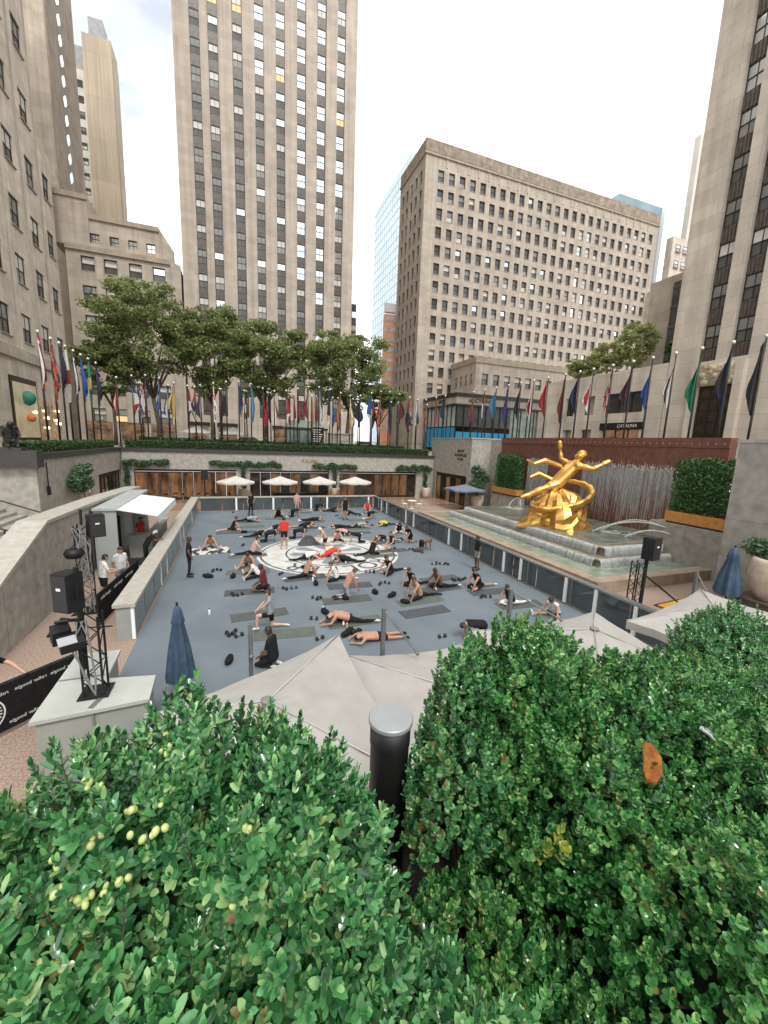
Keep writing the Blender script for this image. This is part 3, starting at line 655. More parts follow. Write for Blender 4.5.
# sloping parapet wall between the stairs and the plaza, split in panels
t = thing('sloping_parapet', 'granite parapet wall with a broad pale coping sloping down at left', 'wall', (-6, 18, 0))
prof = [(11.0,1.35),(12.6,2.0),(15.4,2.98),(18.7,2.92),(21.5,2.86),(25.0,2.72),(29,2.55)]
for (y0,z0),(y1,z1) in zip(prof[:-1], prof[1:]):
    mb = MB(); mb.add([(-5.70,y0+.012,0),(-5.70,y1-.012,0),(-5.70,y1-.012,z1-.10),(-5.70,y0+.012,z0-.10),(-6.25,y0+.012,0),(-6.25,y1-.012,0),(-6.25,y1-.012,z1-.10),(-6.25,y0+.012,z0-.10)], [(0,1,2,3),(5,4,7,6),(3,2,6,7),(1,5,6,2),(4,0,3,7),(0,4,5,1)])
    mb.build('granite_panel', concrete, t)
mb = MB()
vs = []; fs = []
for (y,z) in prof: vs += [(-5.62,y,z-.095),(-5.62,y,z+.02),(-6.42,y,z+.02),(-6.42,y,z-.095)]
for i in range(len(prof)-1):
    for k in range(4): fs.append((4*i+k, 4*i+(k+1)%4, 4*i+4+(k+1)%4, 4*i+4+k))
fs += [(0,1,2,3),(4*len(prof)-1,4*len(prof)-2,4*len(prof)-3,4*len(prof)-4)]
mb.add(vs, fs); mb.build('coping', granite_l, t)
# ------------------------------------------------------------------ rink barriers
glass_b = mat('barrier_glass', (.075,.092,.095), (.05,.06,.062), .6, .06, spec=.8)
led = mat('white_post', (.82,.83,.82), None, rough=.35)
t = thing('rink_barrier', 'left rink barrier with wide granite top and grey panels', 'barrier', (-3, 23, 0))
mb = MB(); mb.box(-3.28,-2.72,12.35,34.5,1.02,1.12); mb.build('top_rail', granite_l, t)
mb = MB(); mb.box(-3.22,-2.86,12.42,34.4,0,1.016); mb.build('core', grey_panel, t)
for i in range(14):
    a = 12.45+i*1.54; mb = MB(); mb.box(-2.855,-2.80,a+.05,a+1.50,.06,.98); mb.build('panel', grey_panel if i > 20 else mat('barrier_panel', (.16,.19,.19), (.20,.23,.23), 1, .25), t)
for y in (12.46,17.0,18.5,23.2,24.6,29.3): 
    mb = MB(); mb.box(-2.86,-2.775,y-.035,y+.035,.02,1.015); mb.build('post', led, t)
t = thing('rink_barrier', 'far rink barrier of dark glass panels below the white cafe parasols', 'barrier', (4.5, 34.2, 0))
mb = MB(); mb.box(-2.7,12.0,34.15,34.45,1.02,1.12); mb.build('top_rail', granite_l, t)
for i in range(9):
    a = -2.6+i*1.59; mb = MB(); mb.box(a+.03,a+1.56,34.2,34.23,.05,1.016); mb.build('glass_panel', glass_b, t)
for x in (.05,2.95,6.1,7.5,11.3): mb = MB(); mb.box(x-.07,x+.07,34.12,34.19,.02,1.016); mb.build('post', led, t)
t = thing('rink_barrier', 'right rink barrier of dark glass panels with white posts beside the fountain', 'barrier', (11.8, 20, 0))
mb = MB(); mb.box(11.72,11.98,5.2,34.14,1.04,1.11); mb.build('top_rail', steel, t)
for i in range(19):
    a = 5.3+i*1.515; mb = MB(); mb.box(11.80,11.83,a+.03,a+1.48,.07,1.036); mb.build('glass_panel', glass_b, t)
mb = MB(); mb.box(11.74,11.94,5.2,34.1,0.0,.065); mb.build('base_channel', steel, t)
for y in (8.35,9.85,11.2,13.8,15.0,18.8,20.2,25.2,26.6,30.6,31.9):
    mb = MB(); mb.box(11.70,11.78,y-.05,y+.05,.07,1.036); mb.build('post', led, t)
for i in range(12):
    y = 6.1+i*2.4
    mb = MB(); mb.box(11.70,11.73,y-.015,y+.015,.07,1.036); mb.build('mullion', steel, t)
# ------------------------------------------------------------------ right side walls and fountain
t = thing('entrance_wall', 'tall pale granite wall with bronze lettering beside the red fountain wall', 'wall', (22, 35, 0))
mb = MB()
mb.box(21.02,21.5,33.6,39.9,2.95,6.55); mb.box(21.02,21.5,33.0,33.6,0,6.55); mb.box(21.5,26.4,33.0,33.5,0,6.55); mb.box(21.02,21.5,39.9,41.2,0,6.55); mb.box(23.2,23.62,31.2,33.0,0,6.55)
mb.build('granite_face', concrete, t)
mb = MB(); mb.box(20.95,26.4,32.94,33.5,6.555,6.66); mb.box(20.95,21.5,33.5,41.2,6.555,6.66); mb.build('coping', granite_l, t)
for i in range(6):
    a = 33.65+i*1.04; mb = MB(); mb.box(21.1,21.2,a,a+.06,.004,2.9,0); mb.box(21.1,21.2,a+.96,a+1.02,.004,2.9,0); mb.box(21.1,21.2,a+.06,a+.96,2.6,2.9,0); mb.box(21.14,21.18,a+.06,a+.96,.004,2.6,1)
    mb.build('glass_door', [bronze, door_warm if i % 2 else door_dim], t)
mb = MB(); mb.box(21.3,21.45,33.6,39.9,0,2.95); mb.build('door_backing', granite_d, t)
mb = MB()
for x in (22.7,24.6): mb.box(x-.012,x+.012,32.985,32.998,0,6.5)
mb.build('panel_joint', stone_trim, t)
bl = mat('bronze_letters', (.10,.07,.035), None, rough=.4, metal=.4)
for i, (s_, zz) in enumerate((('BELOW',5.35),('ROCKEFELLER',4.95),('PLAZA',4.55))):
    inst(text_mesh('wall_lettering', s_, .36, bl, .02), 'wall_lettering', t, (21.0-22-.002, 34.9-35, zz), rot=(math.pi/2,0,-math.pi/2))
t = thing('red_fountain_wall', 'dark red granite wall behind the fountain and golden statue', 'wall', (23.3, 22, 0))
for i in range(6):
    a = 12.9+i*3.05
    mb = MB(); mb.box(23.05,23.6,a+.006,a+3.044,0,6.2); mb.build('granite_panel', red_granite, t)
mb = MB(); mb.box(23.0,23.62,12.9,31.2,6.204,6.72); mb.build('top_band', red_granite, t)
mb = MB()
for i in range(46): mb.box(22.985,22.999,13.1+i*.39,13.16+i*.39,6.36,6.46)
mb.build('bolt_row', mat('bolt', (.32,.2,.15), None, rough=.4), t)
t = thing('granite_pier', 'large grey granite wall at the right edge above the fountain', 'wall', (19, 8, 0))
for j,(z0,z1) in enumerate(((0,1.1),(1.11,3.55),(3.56,6.3))):
    for i in range(4):
        a = 9.25-2.3*i
        mb = MB(); mb.box(17.0,17.5,a-2.29,a,z0,z1); mb.build('granite_panel', mat('granite_grey', (.34,.32,.285), (.21,.195,.17), 2.6, .75, bump=.45, bscale=40, contrast=(.3,.7)), t)
mb = MB(); mb.box(17.04,23.6,0.1,9.2,0,6.28); mb.box(16.97,23.6,0.1,9.30,6.304,6.42); mb.build('core', concrete, t)
t = thing('planter_ledge', 'granite ledge wall carrying the cypress planters beside the basin', 'wall', (21.5, 13, 0))
for i in range(3):
    a = 9.24+i*1.9; mb = MB(); mb.box(21.0,21.4,a,a+1.885,0,2.30); mb.build('granite_panel', MATS['granite_grey'], t)
mb = MB(); mb.box(21.03,23.02,9.24,14.94,0,2.28); mb.build('core', concrete, t)
def planter(loc, L_, W_, H_, label, htop):
    x, y, z = loc
    tt = thing('planter_box', label[0], 'planter', (x, y, z))
    mb = MB(); mb.box(x-W_/2,x+W_/2,y-L_/2,y+L_/2,z+.12,z+H_); mb.build('box', wood, tt)
    mb = MB(); mb.box(x-W_/2+.06,x+W_/2-.06,y-L_/2+.06,y+L_/2-.06,z,z+.12); mb.build('plinth', granite_d, tt)
    h = thing('cypress_hedge', label[1], 'hedge', (x, y, z+H_-.02))
    pts = []
    for i in range(int(L_/.30)):
        for j in range(2):
            px, py_ = x+(-.2+.4*j)*W_*.8, y-L_/2+.2+i*.30; hh = htop*random.uniform(.88,1.05)
            u = rng.random(520); r = .24*(1-u**3*.75)*(.4+.6*rng.random(520)); a = rng.random(520)*6.283
            pts.append(np.stack([px+r*np.cos(a), py_+r*np.sin(a), z+H_+.02+u*hh], 1))
    P_ = np.concatenate(pts) - np.array(ORG[h.name]); V, F = leaf_quads(P_, .075, 1.2, .45)
    o = bpy.data.objects.new('foliage', npmesh('foliage', V, F, leaf_cypress)); COL.objects.link(o); o.parent = h; o['kind'] = 'stuff'
    mb = MB()
    for i in range(int(L_/.30)): mb.path([(x,y-L_/2+.2+i*.3,z+H_-.02),(x,y-L_/2+.2+i*.3,z+H_+htop*.7)], [.03,.012], 5)
    mb.build('stem', bark, h)
planter((21.6,12.75,2.285), 3.0, 1.0, .62, ('orange wooden planter box on the granite ledge at right', 'dense dark cypress hedge in the right orange planter'), 2.7)
t = thing('planter_plinth', 'granite block under the left cypress planter by the fountain', 'wall', (23, 29.6, 0))
mb = MB(); mb.box(22.3,23.02,27.3,31.15,0,1.75); mb.build('block', concrete, t)
planter((22.55,29.2,1.755), 3.5, .9, .6, ('orange wooden planter box at the far end of the fountain', 'dense dark cypress hedge in the far orange planter'), 2.9)
# basin
water = mat('pool_water', (.16,.22,.16), (.30,.34,.26), 1.3, .06, bump=.5, bscale=5, spec=.6, bdist=.06)
foam = mat('white_water', (.66,.68,.66), (.50,.53,.50), 7, .25, spec=.6, alpha=.55)
wetstone = mat('wet_stone', (.27,.235,.17), (.15,.13,.09), 4, .35, bump=.4, bscale=25)
t = thing('fountain_basin', 'stepped stone fountain basin with water spilling over its tiers', 'fountain', (18, 20, 0))
mb = MB(); mb.box(13.85,14.45,11.6,29.0,0,.5); mb.box(14.45,20.98,11.6,12.2,0,.5); mb.box(14.45,22.28,28.4,29.0,0,.5); mb.build('kerb', mat('kerb_stone', (.36,.28,.21), (.25,.19,.14), 3, .6, bump=.3), t)
mb = MB(); mb.box(16.2,20.98,13.75,27.4,0,.72); mb.box(20.98,22.9,15.0,27.2,0,.715); mb.build('lower_tier', wetstone, t)
mb = MB(); mb.box(16.95,20.98,14.25,26.6,.724,1.15); mb.box(20.98,22.9,15.0,26.6,.724,1.145); mb.build('upper_tier', wetstone, t)
for (x0,y0,z,y1) in ((16.15,13.7,.70,27.4),(16.9,14.2,1.13,26.6)):
    mb = MB(); mb.path([(x0,y1,z),(x0,y0+.12,z),(x0+.12,y0,z),(20.9,y0,z)], .11, 8); mb.build('lip', wetstone, t, True)
mb = MB(); mb.poly([(14.45,12.2,.36),(20.98,12.2,.36),(20.98,28.4,.36),(14.45,28.4,.36)]); wl = mb.build('water', water, t)
mb = MB(); mb.poly([(17.0,14.3,1.235),(22.95,14.3,1.235),(22.95,26.55,1.235),(17.0,26.55,1.235)]); wu = mb.build('water', mat('upper_water', (.09,.12,.095), (.20,.22,.19), 1.0, .05, bump=.5, bscale=5, spec=.6, bdist=.06), t)
mb = MB(); mb.box(16.98,17.15,14.3,26.6,1.15,1.245); mb.box(17.15,20.9,14.3,14.46,1.15,1.245); mb.build('water_lip', wetstone, t)
# spilling strands over both lips
def strands(edge, z1, z0, n, wmin, wmax, out):
    V = []; F = []
    for k in range(n):
        (ax,ay),(bx,by) = edge; u = rng.random(); w = rng.uniform(wmin, wmax); dx, dy = bx-ax, by-ay; l = math.hypot(dx,dy); tx, ty = dx/l, dy/l; nx, ny = out
        x, y = ax+dx*u, ay+dy*u; lo = z0 + (z1-z0)*max(0, rng.normal(.0,.22)); o = rng.uniform(.0,.05); b = len(V)
        pr = [(.0,z1+.03),(.09+o,z1-.02),(.14+o,z1-(z1-lo)*.5),(.16+o,lo)]
        for (d,z) in pr: V += [(x-tx*w+nx*d, y-ty*w+ny*d, z),(x+nx*(d+.02), y+ny*(d+.02), z),(x+tx*w+nx*d, y+ty*w+ny*d, z)]
        for i in range(3):
            for j in range(2): F.append((b+3*i+j, b+3*i+j+1, b+3*i+3+j+1, b+3*i+3+j))
    return V, F
V = []; F = []
for (edge,z1,z0,n,out) in [(((16.06,13.75),(16.06,27.4)),.74,.36,1500,(-1,0)),(((16.1,13.62),(20.95,13.62)),.74,.36,560,(0,-1)),(((16.82,14.25),(16.82,26.6)),1.17,.74,1500,(-1,0)),(((16.85,14.12),(20.95,14.12)),1.17,.74,560,(0,-1))]:
    a, b = strands(edge, z1, z0, n, .002, .007, out); k = len(V); V += a; F += [tuple(i+k for i in f) for f in b]
o = bpy.data.objects.new('spilling_water', npmesh('spilling_water', np.array(V) - np.array([18,20,0]), np.array(F), foam, smooth=True)); COL.objects.link(o); o.parent = t; o['kind'] = 'stuff'
# foam patches on the pools
def foam_patch(mb, c, r, z, n=14, sx=1.0, sy=1.0):
    ph = [random.uniform(.55,1.1) for _ in range(n)]
    mb.poly([(c[0]+r*sx*ph[k]*math.cos(6.283*k/n), c[1]+r*sy*ph[k]*math.sin(6.283*k/n), z) for k in range(n)])
mb = MB(); zf = 0
for k in range(220):
    y = random.uniform(13.7,27.4); foam_patch(mb, (16.0-abs(random.gauss(0,.2)), y), random.uniform(.03,.1), .3612+k*2.4e-5, 9, 1, 1.5)
for k in range(50): foam_patch(mb, (random.uniform(16,20.8), 13.5-abs(random.gauss(0,.2))), random.uniform(.05,.18), .365+k*2.4e-5, 9)
for k in range(26): foam_patch(mb, (20.6+random.gauss(0,.6), 16.6+random.gauss(0,.5)), random.uniform(.08,.3), 1.2365+k*2.4e-5, 11)
for k in range(26): foam_patch(mb, (20.2+random.gauss(0,.5), 25.2+random.gauss(0,.5)), random.uniform(.08,.3), 1.2375+k*2.4e-5, 11)
fo = mb.build('foam', foam, t); fo['kind'] = 'stuff'
# water jets arching from the side walls, and the curtain down the red wall
for (p0,p1,h) in (((20.95,14.0,2.05),(19.3,17.0,1.25),.35),((20.95,14.15,2.05),(20.2,17.2,1.25),.45),((20.95,13.7,1.75),(19.9,15.4,1.25),.25)):
    mb = MB(); pts = []
    for i in range(15):
        u = i/14; pts.append((p0[0]+(p1[0]-p0[0])*u, p0[1]+(p1[1]-p0[1])*u, p0[2]+(p1[2]-p0[2])*u*u + h*4*u*(1-u)*.6))
    mb.path(pts, [.025+.035*i/14 for i in range(15)], 6); mb.build('water_jet', foam, t, True)
for (p0,p1) in (((22.3,27.2,1.7),(20.4,26.1,1.25)),((22.3,27.15,1.6),(21.2,25.6,1.25))):
    mb = MB(); mb.path([(p0[0]+(p1[0]-p0[0])*i/9, p0[1]+(p1[1]-p0[1])*i/9, p0[2]+(p1[2]-p0[2])*(i/9)**2+.25*4*i/9*(1-i/9)*.5) for i in range(10)], .035, 6); mb.build('water_jet', foam, t, True)
V = []; F = []
for (y0,y1,n,zt) in ((14.9,21.6,560,4.9),(25.0,27.2,130,4.9)):
    for k in range(n):
        y = rng.uniform(y0,y1); z = zt + rng.normal(0,.16); w = rng.uniform(.0015,.005); x = 22.98; zz = z - rng.uniform(.5,3.6); b = len(V); j = 0; dx = rng.uniform(.0,.06)
        segs = 5
        for i in range(segs+1):
            u = i/segs; zc = z+(zz-z)*u; yy = y+rng.normal(0,.004); V += [(x-dx-.02-.05*u, yy-w, zc),(x-dx-.04-.05*u, yy, zc),(x-dx-.02-.05*u, yy+w, zc)]
        for i in range(segs):
            for q in range(2): F.append((b+3*i+q, b+3*i+q+1, b+3*i+4+q, b+3*i+3+q))
    for k in range(n//4):
        y = rng.uniform(y0,y1); z = zt+rng.uniform(-.1,.16); s_ = rng.uniform(.02,.05); b = len(V); V += [(22.9,y-s_,z),(22.86,y,z-s_),(22.9,y+s_,z),(22.9,y,z+s_*1.3)]; F.append((b,b+1,b+2,b+3))
wc = tag(bpy.data.objects.new('water_curtain', npmesh('water_curtain', np.array(V), np.array(F), foam, smooth=True)), 'thin white strands of water falling down the red granite wall', 'waterfall', kind='stuff'); COL.objects.link(wc)
# ------------------------------------------------------------------ booth, counters, trusses, barriers at left
t = thing('drinks_booth', 'grey drinks booth with a pale awning and counter beside the left wall', 'booth', (-4.8, 22, 0))
mb = MB(); mb.box(-5.58,-5.5,19.5,26.0,0,2.6); mb.box(-5.5,-4.75,19.5,19.6,0,2.6); mb.box(-5.5,-4.75,25.9,26.0,0,2.6); mb.build('wall', mat('booth_grey', (.33,.36,.34), (.29,.31,.29), 1.2, .6), t)
mb = MB(); mb.box(-5.6,-4.7,19.42,26.08,2.604,2.70); mb.build('roof', mat('booth_roof', (.40,.43,.42), (.33,.36,.35), 2, .5), t)
mb = MB(); vs = [(-4.72,19.4,2.66),(-3.15,19.2,2.38),(-3.1,24.3,2.42),(-4.72,24.3,2.66)]; vs2 = [(x,y,z-.03) for x,y,z in vs]
mb.add(vs+vs2, [(0,1,2,3),(7,6,5,4),(0,4,5,1),(1,5,6,2),(2,6,7,3),(3,7,4,0)]); mb.add([(-3.15,19.2,2.38),(-3.1,24.3,2.42),(-3.07,24.3,2.12),(-3.12,19.2,2.08)], [(0,1,2,3)]); mb.build('awning', mat('awning_white', (.66,.70,.70), (.58,.62,.62), 3, .7), t)
mb = MB(); mb.box(-4.75,-3.8,21.3,21.4,.0,1.04); mb.box(-3.9,-3.8,21.4,25.9,0,1.04); mb.build('counter_front', mat('counter_grey', (.36,.38,.35), (.31,.33,.30), 1, .6), t)
mb = MB(); mb.box(-4.8,-3.7,21.2,21.9,1.044,1.10); mb.box(-4.1,-3.7,21.9,26,1.044,1.10); mb.build('counter_top', granite_l, t)
mb = MB(); mb.box(-5.45,-4.9,19.7,20.3,.0,1.9); mb.box(-5.45,-5.0,20.6,21.1,0,2.1); mb.build('curtain', black_c, t)
t = thing('drinks_counter', 'L shaped grey counter with pale top in the lower left', 'counter', (-2.6, 8.2, 0))
mb = MB(); mb.prism([(-3.2,7.5),(-1.6,7.62),(-1.62,8.3),(-2.5,8.45),(-2.52,9.6),(-3.2,9.62)], 0, 1.03); mb.build('cabinet', mat('cabinet_grey', (.34,.345,.31), (.29,.295,.265), 1.2, .6), t)
mb = MB(); mb.prism([(-3.26,7.43),(-1.55,7.56),(-1.57,8.36),(-2.44,8.5),(-2.46,9.66),(-3.27,9.68)], 1.034, 1.10); mb.build('countertop', mat('countertop_pale', (.45,.47,.43), (.40,.42,.385), 2, .45), t)
mb = MB(); mb.box(-2.42,-2.39,7.522,7.545,.0,1.03); mb.box(-3.25,-2.5,8.62,8.66,1.102,1.112); mb.cbox((-2.35,7.85,1.107),(.09,.62,.01),-.3); mb.build('joint_strip', steel, t)
def truss(mb, x, y, z0, z1, w=.3, r=.022, mi=0):
    h = w/2
    for sx in (-h,h):
        for sy in (-h,h): mb.path([(x+sx,y+sy,z0),(x+sx,y+sy,z1)], r, 6, mi)
    n = int((z1-z0)/.28); dz = (z1-z0)/n
    for k in range(n):
        a, b = z0+k*dz, z0+(k+1)*dz; s = 1 if k % 2 else -1
        mb.path([(x-h*s,y-h,a),(x+h*s,y-h,b)], r*.5, 5, mi); mb.path([(x-h*s,y+h,a),(x+h*s,y+h,b)], r*.5, 5, mi)
        mb.path([(x-h,y-h*s,a),(x-h,y+h*s,b)], r*.5, 5, mi); mb.path([(x+h,y-h*s,a),(x+h,y+h*s,b)], r*.5, 5, mi)
def speaker(x, y, z, sz, rz, label, tilt=0.0):
    tt = thing('loudspeaker', label, 'speaker', (x, y, z))
    mb = MB(); a, b, c = sz
    mb.cbox((x,y,z+c/2), (a,b,c), rz, 0, tilt); mb.build('cabinet', black_p, tt)
    d = Vector((math.sin(rz), -math.cos(rz), 0)); u = Vector((math.cos(rz), math.sin(rz), 0))
    mb = MB(); p = Vector((x,y,z+c/2)) + d*(b/2+.008); mb.cbox(p, (a*.9,.012,c*.92), rz, 0, tilt); mb.build('grille', mat('speaker_grille', (.012,.012,.013), (.03,.03,.03), 90, .6), tt)
    mb = MB(); p = Vector((x,y,z+c*.62)) + d*(b/2+.018); mb.cbox(p, (a*.26,.006,.045), rz, 0, tilt); mb.build('badge', white_p, tt)
    mb = MB(); mb.path([Vector((x,y,z+c*.3))-u*(a/2+.03), Vector((x,y,z+c*.7))-u*(a/2+.03)], .018, 6); mb.path([Vector((x,y,z+c*.3))+u*(a/2+.03), Vector((x,y,z+c*.7))+u*(a/2+.03)], .018, 6); mb.build('bracket', black_p, tt)
    return tt
t = thing('truss_tower', 'black truss tower standing on the grey counter at lower left', 'truss', (-2.5, 8.05, 1.1))
mb = MB(); truss(mb, -2.48, 8.05, 1.12, 2.62); mb.build('truss', black_p, t)
mb = MB(); mb.box(-2.72,-2.24,7.82,8.28,1.104,1.125); mb.build('base_plate', black_p, t)
mb = MB(); mb.path([(-2.62,8.05,1.6),(-2.62,8.05,3.5)], .045, 8); mb.path([(-2.62,8.05,2.55),(-2.98,8.0,2.55)], .03, 6); mb.build('mast', black_p, t)
mb = MB()
for k in range(5): mb.path([(-2.55+random.uniform(-.15,.15), 7.9+random.uniform(-.1,.1), 2.6), (-2.6+random.uniform(-.2,.2),7.85,2.2+random.uniform(-.2,.2)), (-2.5+random.uniform(-.1,.1), 7.88, 1.5), (-2.45,7.9,1.13)], .012, 5)
mb.build('cable', mat('grey_cable', (.22,.22,.22), None), t)
speaker(-2.76,8.05,2.74,(.33,.30,.68),-.55,'big black loudspeaker on the lower left truss tower', .0)
t = thing('stage_light', 'black moving stage light hung low on the lower left truss', 'light', (-2.9,8.0,2.1))
mb = MB(); mb.cbox((-2.90,7.97,2.34),(.26,.24,.28),.5,0,.3); mb.cbox((-2.72,7.87,2.22),(.34,.28,.2),.5,0,.5); mb.build('housing', black_p, t)
mb = MB(); mb.cbox((-2.74,7.75,2.30),(.26,.02,.16),.5,0,-.9); mb.build('lens', mat('lens_grey', (.35,.37,.38), None, rough=.2), t)
mb = MB(); mb.path([(-3.1,8.0,2.3),(-2.9,8.08,2.58),(-2.6,8.05,2.5)], .025, 6); mb.build('yoke', black_p, t)
t = thing('truss_tower', 'rear black truss tower with cables beside the left wall', 'truss', (-4.65, 15.0, 0))
mb = MB(); truss(mb, -4.62, 15.0, 0.03, 2.9, .34); mb.build('truss', black_p, t)
mb = MB(); mb.box(-5.0,-4.25,14.65,15.35,0.004,.03); mb.build('base_plate', black_p, t)
mb = MB(); mb.path([(-4.62,15.0,2.9),(-4.62,15.0,3.4)], .04, 8); mb.path([(-4.9,15,2.6),(-4.3,14.9,2.62)], .03, 6); mb.build('mast', black_p, t)
mb = MB()
for k in range(9):
    a = [(-4.62+random.uniform(-.3,.3), 14.8+random.uniform(-.1,.1), z) for z in (2.85,2.2,1.5,.8,.02)]; mb.path(a, .014, 5)
mb.build('cable', MATS['grey_cable'], t)
speaker(-4.25,15.05,2.5,(.44,.38,.72),.5,'black loudspeaker high on the rear left truss tower')
t = thing('stage_light', 'round black stage light on the rear left truss tower', 'light', (-4.8,14.8,2.4))
mb = MB(); mb.lathe([(.05,-.16),(.22,-.14),(.28,0),(.22,.12),(.08,.16)], (-4.8,14.75,2.05), 14); mb.build('housing', black_p, t, True)
mb = MB(); mb.path([(-5.05,14.75,2.05),(-4.8,14.9,2.3),(-4.62,14.85,2.1)], .022, 6); mb.build('yoke', black_p, t)
t = thing('truss_tower', 'black truss stand behind the right rink barrier', 'truss', (12.75, 9.2, 0))
mb = MB(); truss(mb, 12.72, 9.2, .03, 2.2, .28); mb.build('truss', black_p, t)
mb = MB(); mb.box(12.35,13.15,8.85,9.55,.004,.03); mb.build('base_plate', black_p, t)
mb = MB(); mb.path([(12.95,9.1,.03),(12.95,9.1,2.45)], .06, 8); mb.path([(12.95,9.1,1.75),(14.6,8.7,.55),(14.7,8.68,.01)], .03, 6); mb.build('mast', black_p, t)
speaker(12.95,9.0,2.32,(.46,.36,.74),.15,'black loudspeaker on the right truss stand before the fountain')
# printed crowd barriers
logo_w = mat('print_white', (.7,.7,.68), None)
def banner(p0, p1, z1, label, texts, roundel=None, mirror=True):
    p0, p1 = Vector((*p0,0)), Vector((*p1,0)); d = p1-p0; L_ = d.length; rz = math.atan2(d.y, d.x)
    tt = thing('crowd_barrier', label, 'barrier', tuple(p0), 0)
    def W(u, n, z): q = p0 + d.normalized()*u + Vector((-math.sin(rz), math.cos(rz), 0))*n; return (q.x, q.y, z)
    mb = MB(); mb.add([W(0,-.015,.12),W(L_,-.015,.12),W(L_,-.015,z1),W(0,-.015,z1),W(0,.015,.12),W(L_,.015,.12),W(L_,.015,z1),W(0,.015,z1)], [(0,1,2,3),(5,4,7,6),(3,2,6,7),(0,4,5,1),(0,3,7,4),(1,5,6,2)]); mb.build('printed_panel', black_c, tt)
    mb = MB(); mb.path([W(0,0,0.005),W(0,0,z1+.03),W(L_,0,z1+.03),W(L_,0,.005)], .022, 6); mb.build('frame', black_p, tt)
    mb = MB(); mb.path([W(.15,-.3,.02),W(.15,.3,.02)], .02, 6); mb.path([W(L_-.15,-.3,.02),W(L_-.15,.3,.02)], .02, 6); mb.build('foot', black_p, tt)
    s_ = -1 if mirror else 1
    for (u, z, body, size) in texts:
        q = Vector(W(u,-.0185,z)) - p0; inst(text_mesh('printed_lettering', body, size, logo_w, .001), 'printed_lettering', tt, q, rot=(math.pi/2,0,rz), scale=(s_,1,1))
    if roundel:
        u0, z0, r0 = roundel; mb = MB()
        for (ra, rb) in ((r0*.92,r0),(r0*.62,r0*.66)):
            for k in range(40):
                a, b = 6.2832*k/40, 6.2832*(k+1)/40
                mb.poly([W(u0+ra*math.cos(a),-.019,z0+ra*math.sin(a)),W(u0+rb*math.cos(a),-.019,z0+rb*math.sin(a)),W(u0+rb*math.cos(b),-.019,z0+rb*math.sin(b)),W(u0+ra*math.cos(b),-.019,z0+ra*math.sin(b))])
        for k in range(28):
            a = 6.2832*k/28; mb.poly([W(u0+r0*.7*math.cos(a)-.008,-.019,z0+r0*.7*math.sin(a)),W(u0+r0*.86*math.cos(a)-.008,-.019,z0+r0*.86*math.sin(a)),W(u0+r0*.86*math.cos(a+.09),-.019,z0+r0*.86*math.sin(a+.09)),W(u0+r0*.7*math.cos(a+.09),-.019,z0+r0*.7*math.sin(a+.09))])
        for k in range(9):
            a = 6.2832*k/9; b = a+.9; mb.poly([W(u0+r0*.1*math.cos(a),-.019,z0+r0*.1*math.sin(a)),W(u0+r0*.55*math.cos(a),-.019,z0+r0*.55*math.sin(a)),W(u0+r0*.5*math.cos(a+.22),-.019,z0+r0*.5*math.sin(a+.22)),W(u0+r0*.3*math.cos(b),-.019,z0+r0*.3*math.sin(b))])
        mb.build('printed_roundel', logo_w, tt)
    return tt
banner((-5.1,8.0), (-3.36,9.75), 1.05, 'black printed crowd barrier with a white roundel at the left edge', [(.45,.88,'roller boogie',.10),(1.07,.88,'roller boogie',.10),(1.69,.88,'roller boogie',.10),(2.28,.88,'roller boogie',.10),(1.55,.26,'roller boogie',.10)], (.92,.55,.34))
banner((-3.92,13.4), (-3.55,17.0), 1.05, 'black printed crowd barrier next to the left rink barrier', [(.6,.88,'roller boogie',.14),(1.6,.88,'roller boogie',.14),(2.6,.88,'roller boogie',.14)], None, False)
t = thing('side_table', 'low black metal bench behind the left rink barrier', 'table', (-3.7,18.2,0))
mb = MB(); mb.box(-4.2,-3.4,17.6,18.6,.70,.74); mb.build('top', black_p, t)
for (x,y) in ((-4.17,17.63),(-3.43,17.63),(-4.17,18.57),(-3.43,18.57)): mb = MB(); mb.path([(x,y,.004),(x,y,.70)], .02, 6); mb.build('leg', black_p, t)
# yellow ramps on the floor by the right truss
yel = mat('yellow_rubber', (.72,.40,.02), (.6,.32,.02), 5, .6)
for (x,y,rz,lab) in ((13.6,9.75,.05,'yellow and black cable ramp beside the right truss stand'),(16.0,9.9,.1,'yellow and black cable ramp near the closed blue parasol')):
    t = thing('cable_ramp', lab, 'ramp', (x,y,0)); mb = MB(); mb.cbox((x,y,.05),(1.7,.28,.05),rz); mb.build('lid', yel, t); mb = MB(); mb.cbox((x,y,.017),(1.75,.55,.026),rz); mb.build('base', black_p, t)
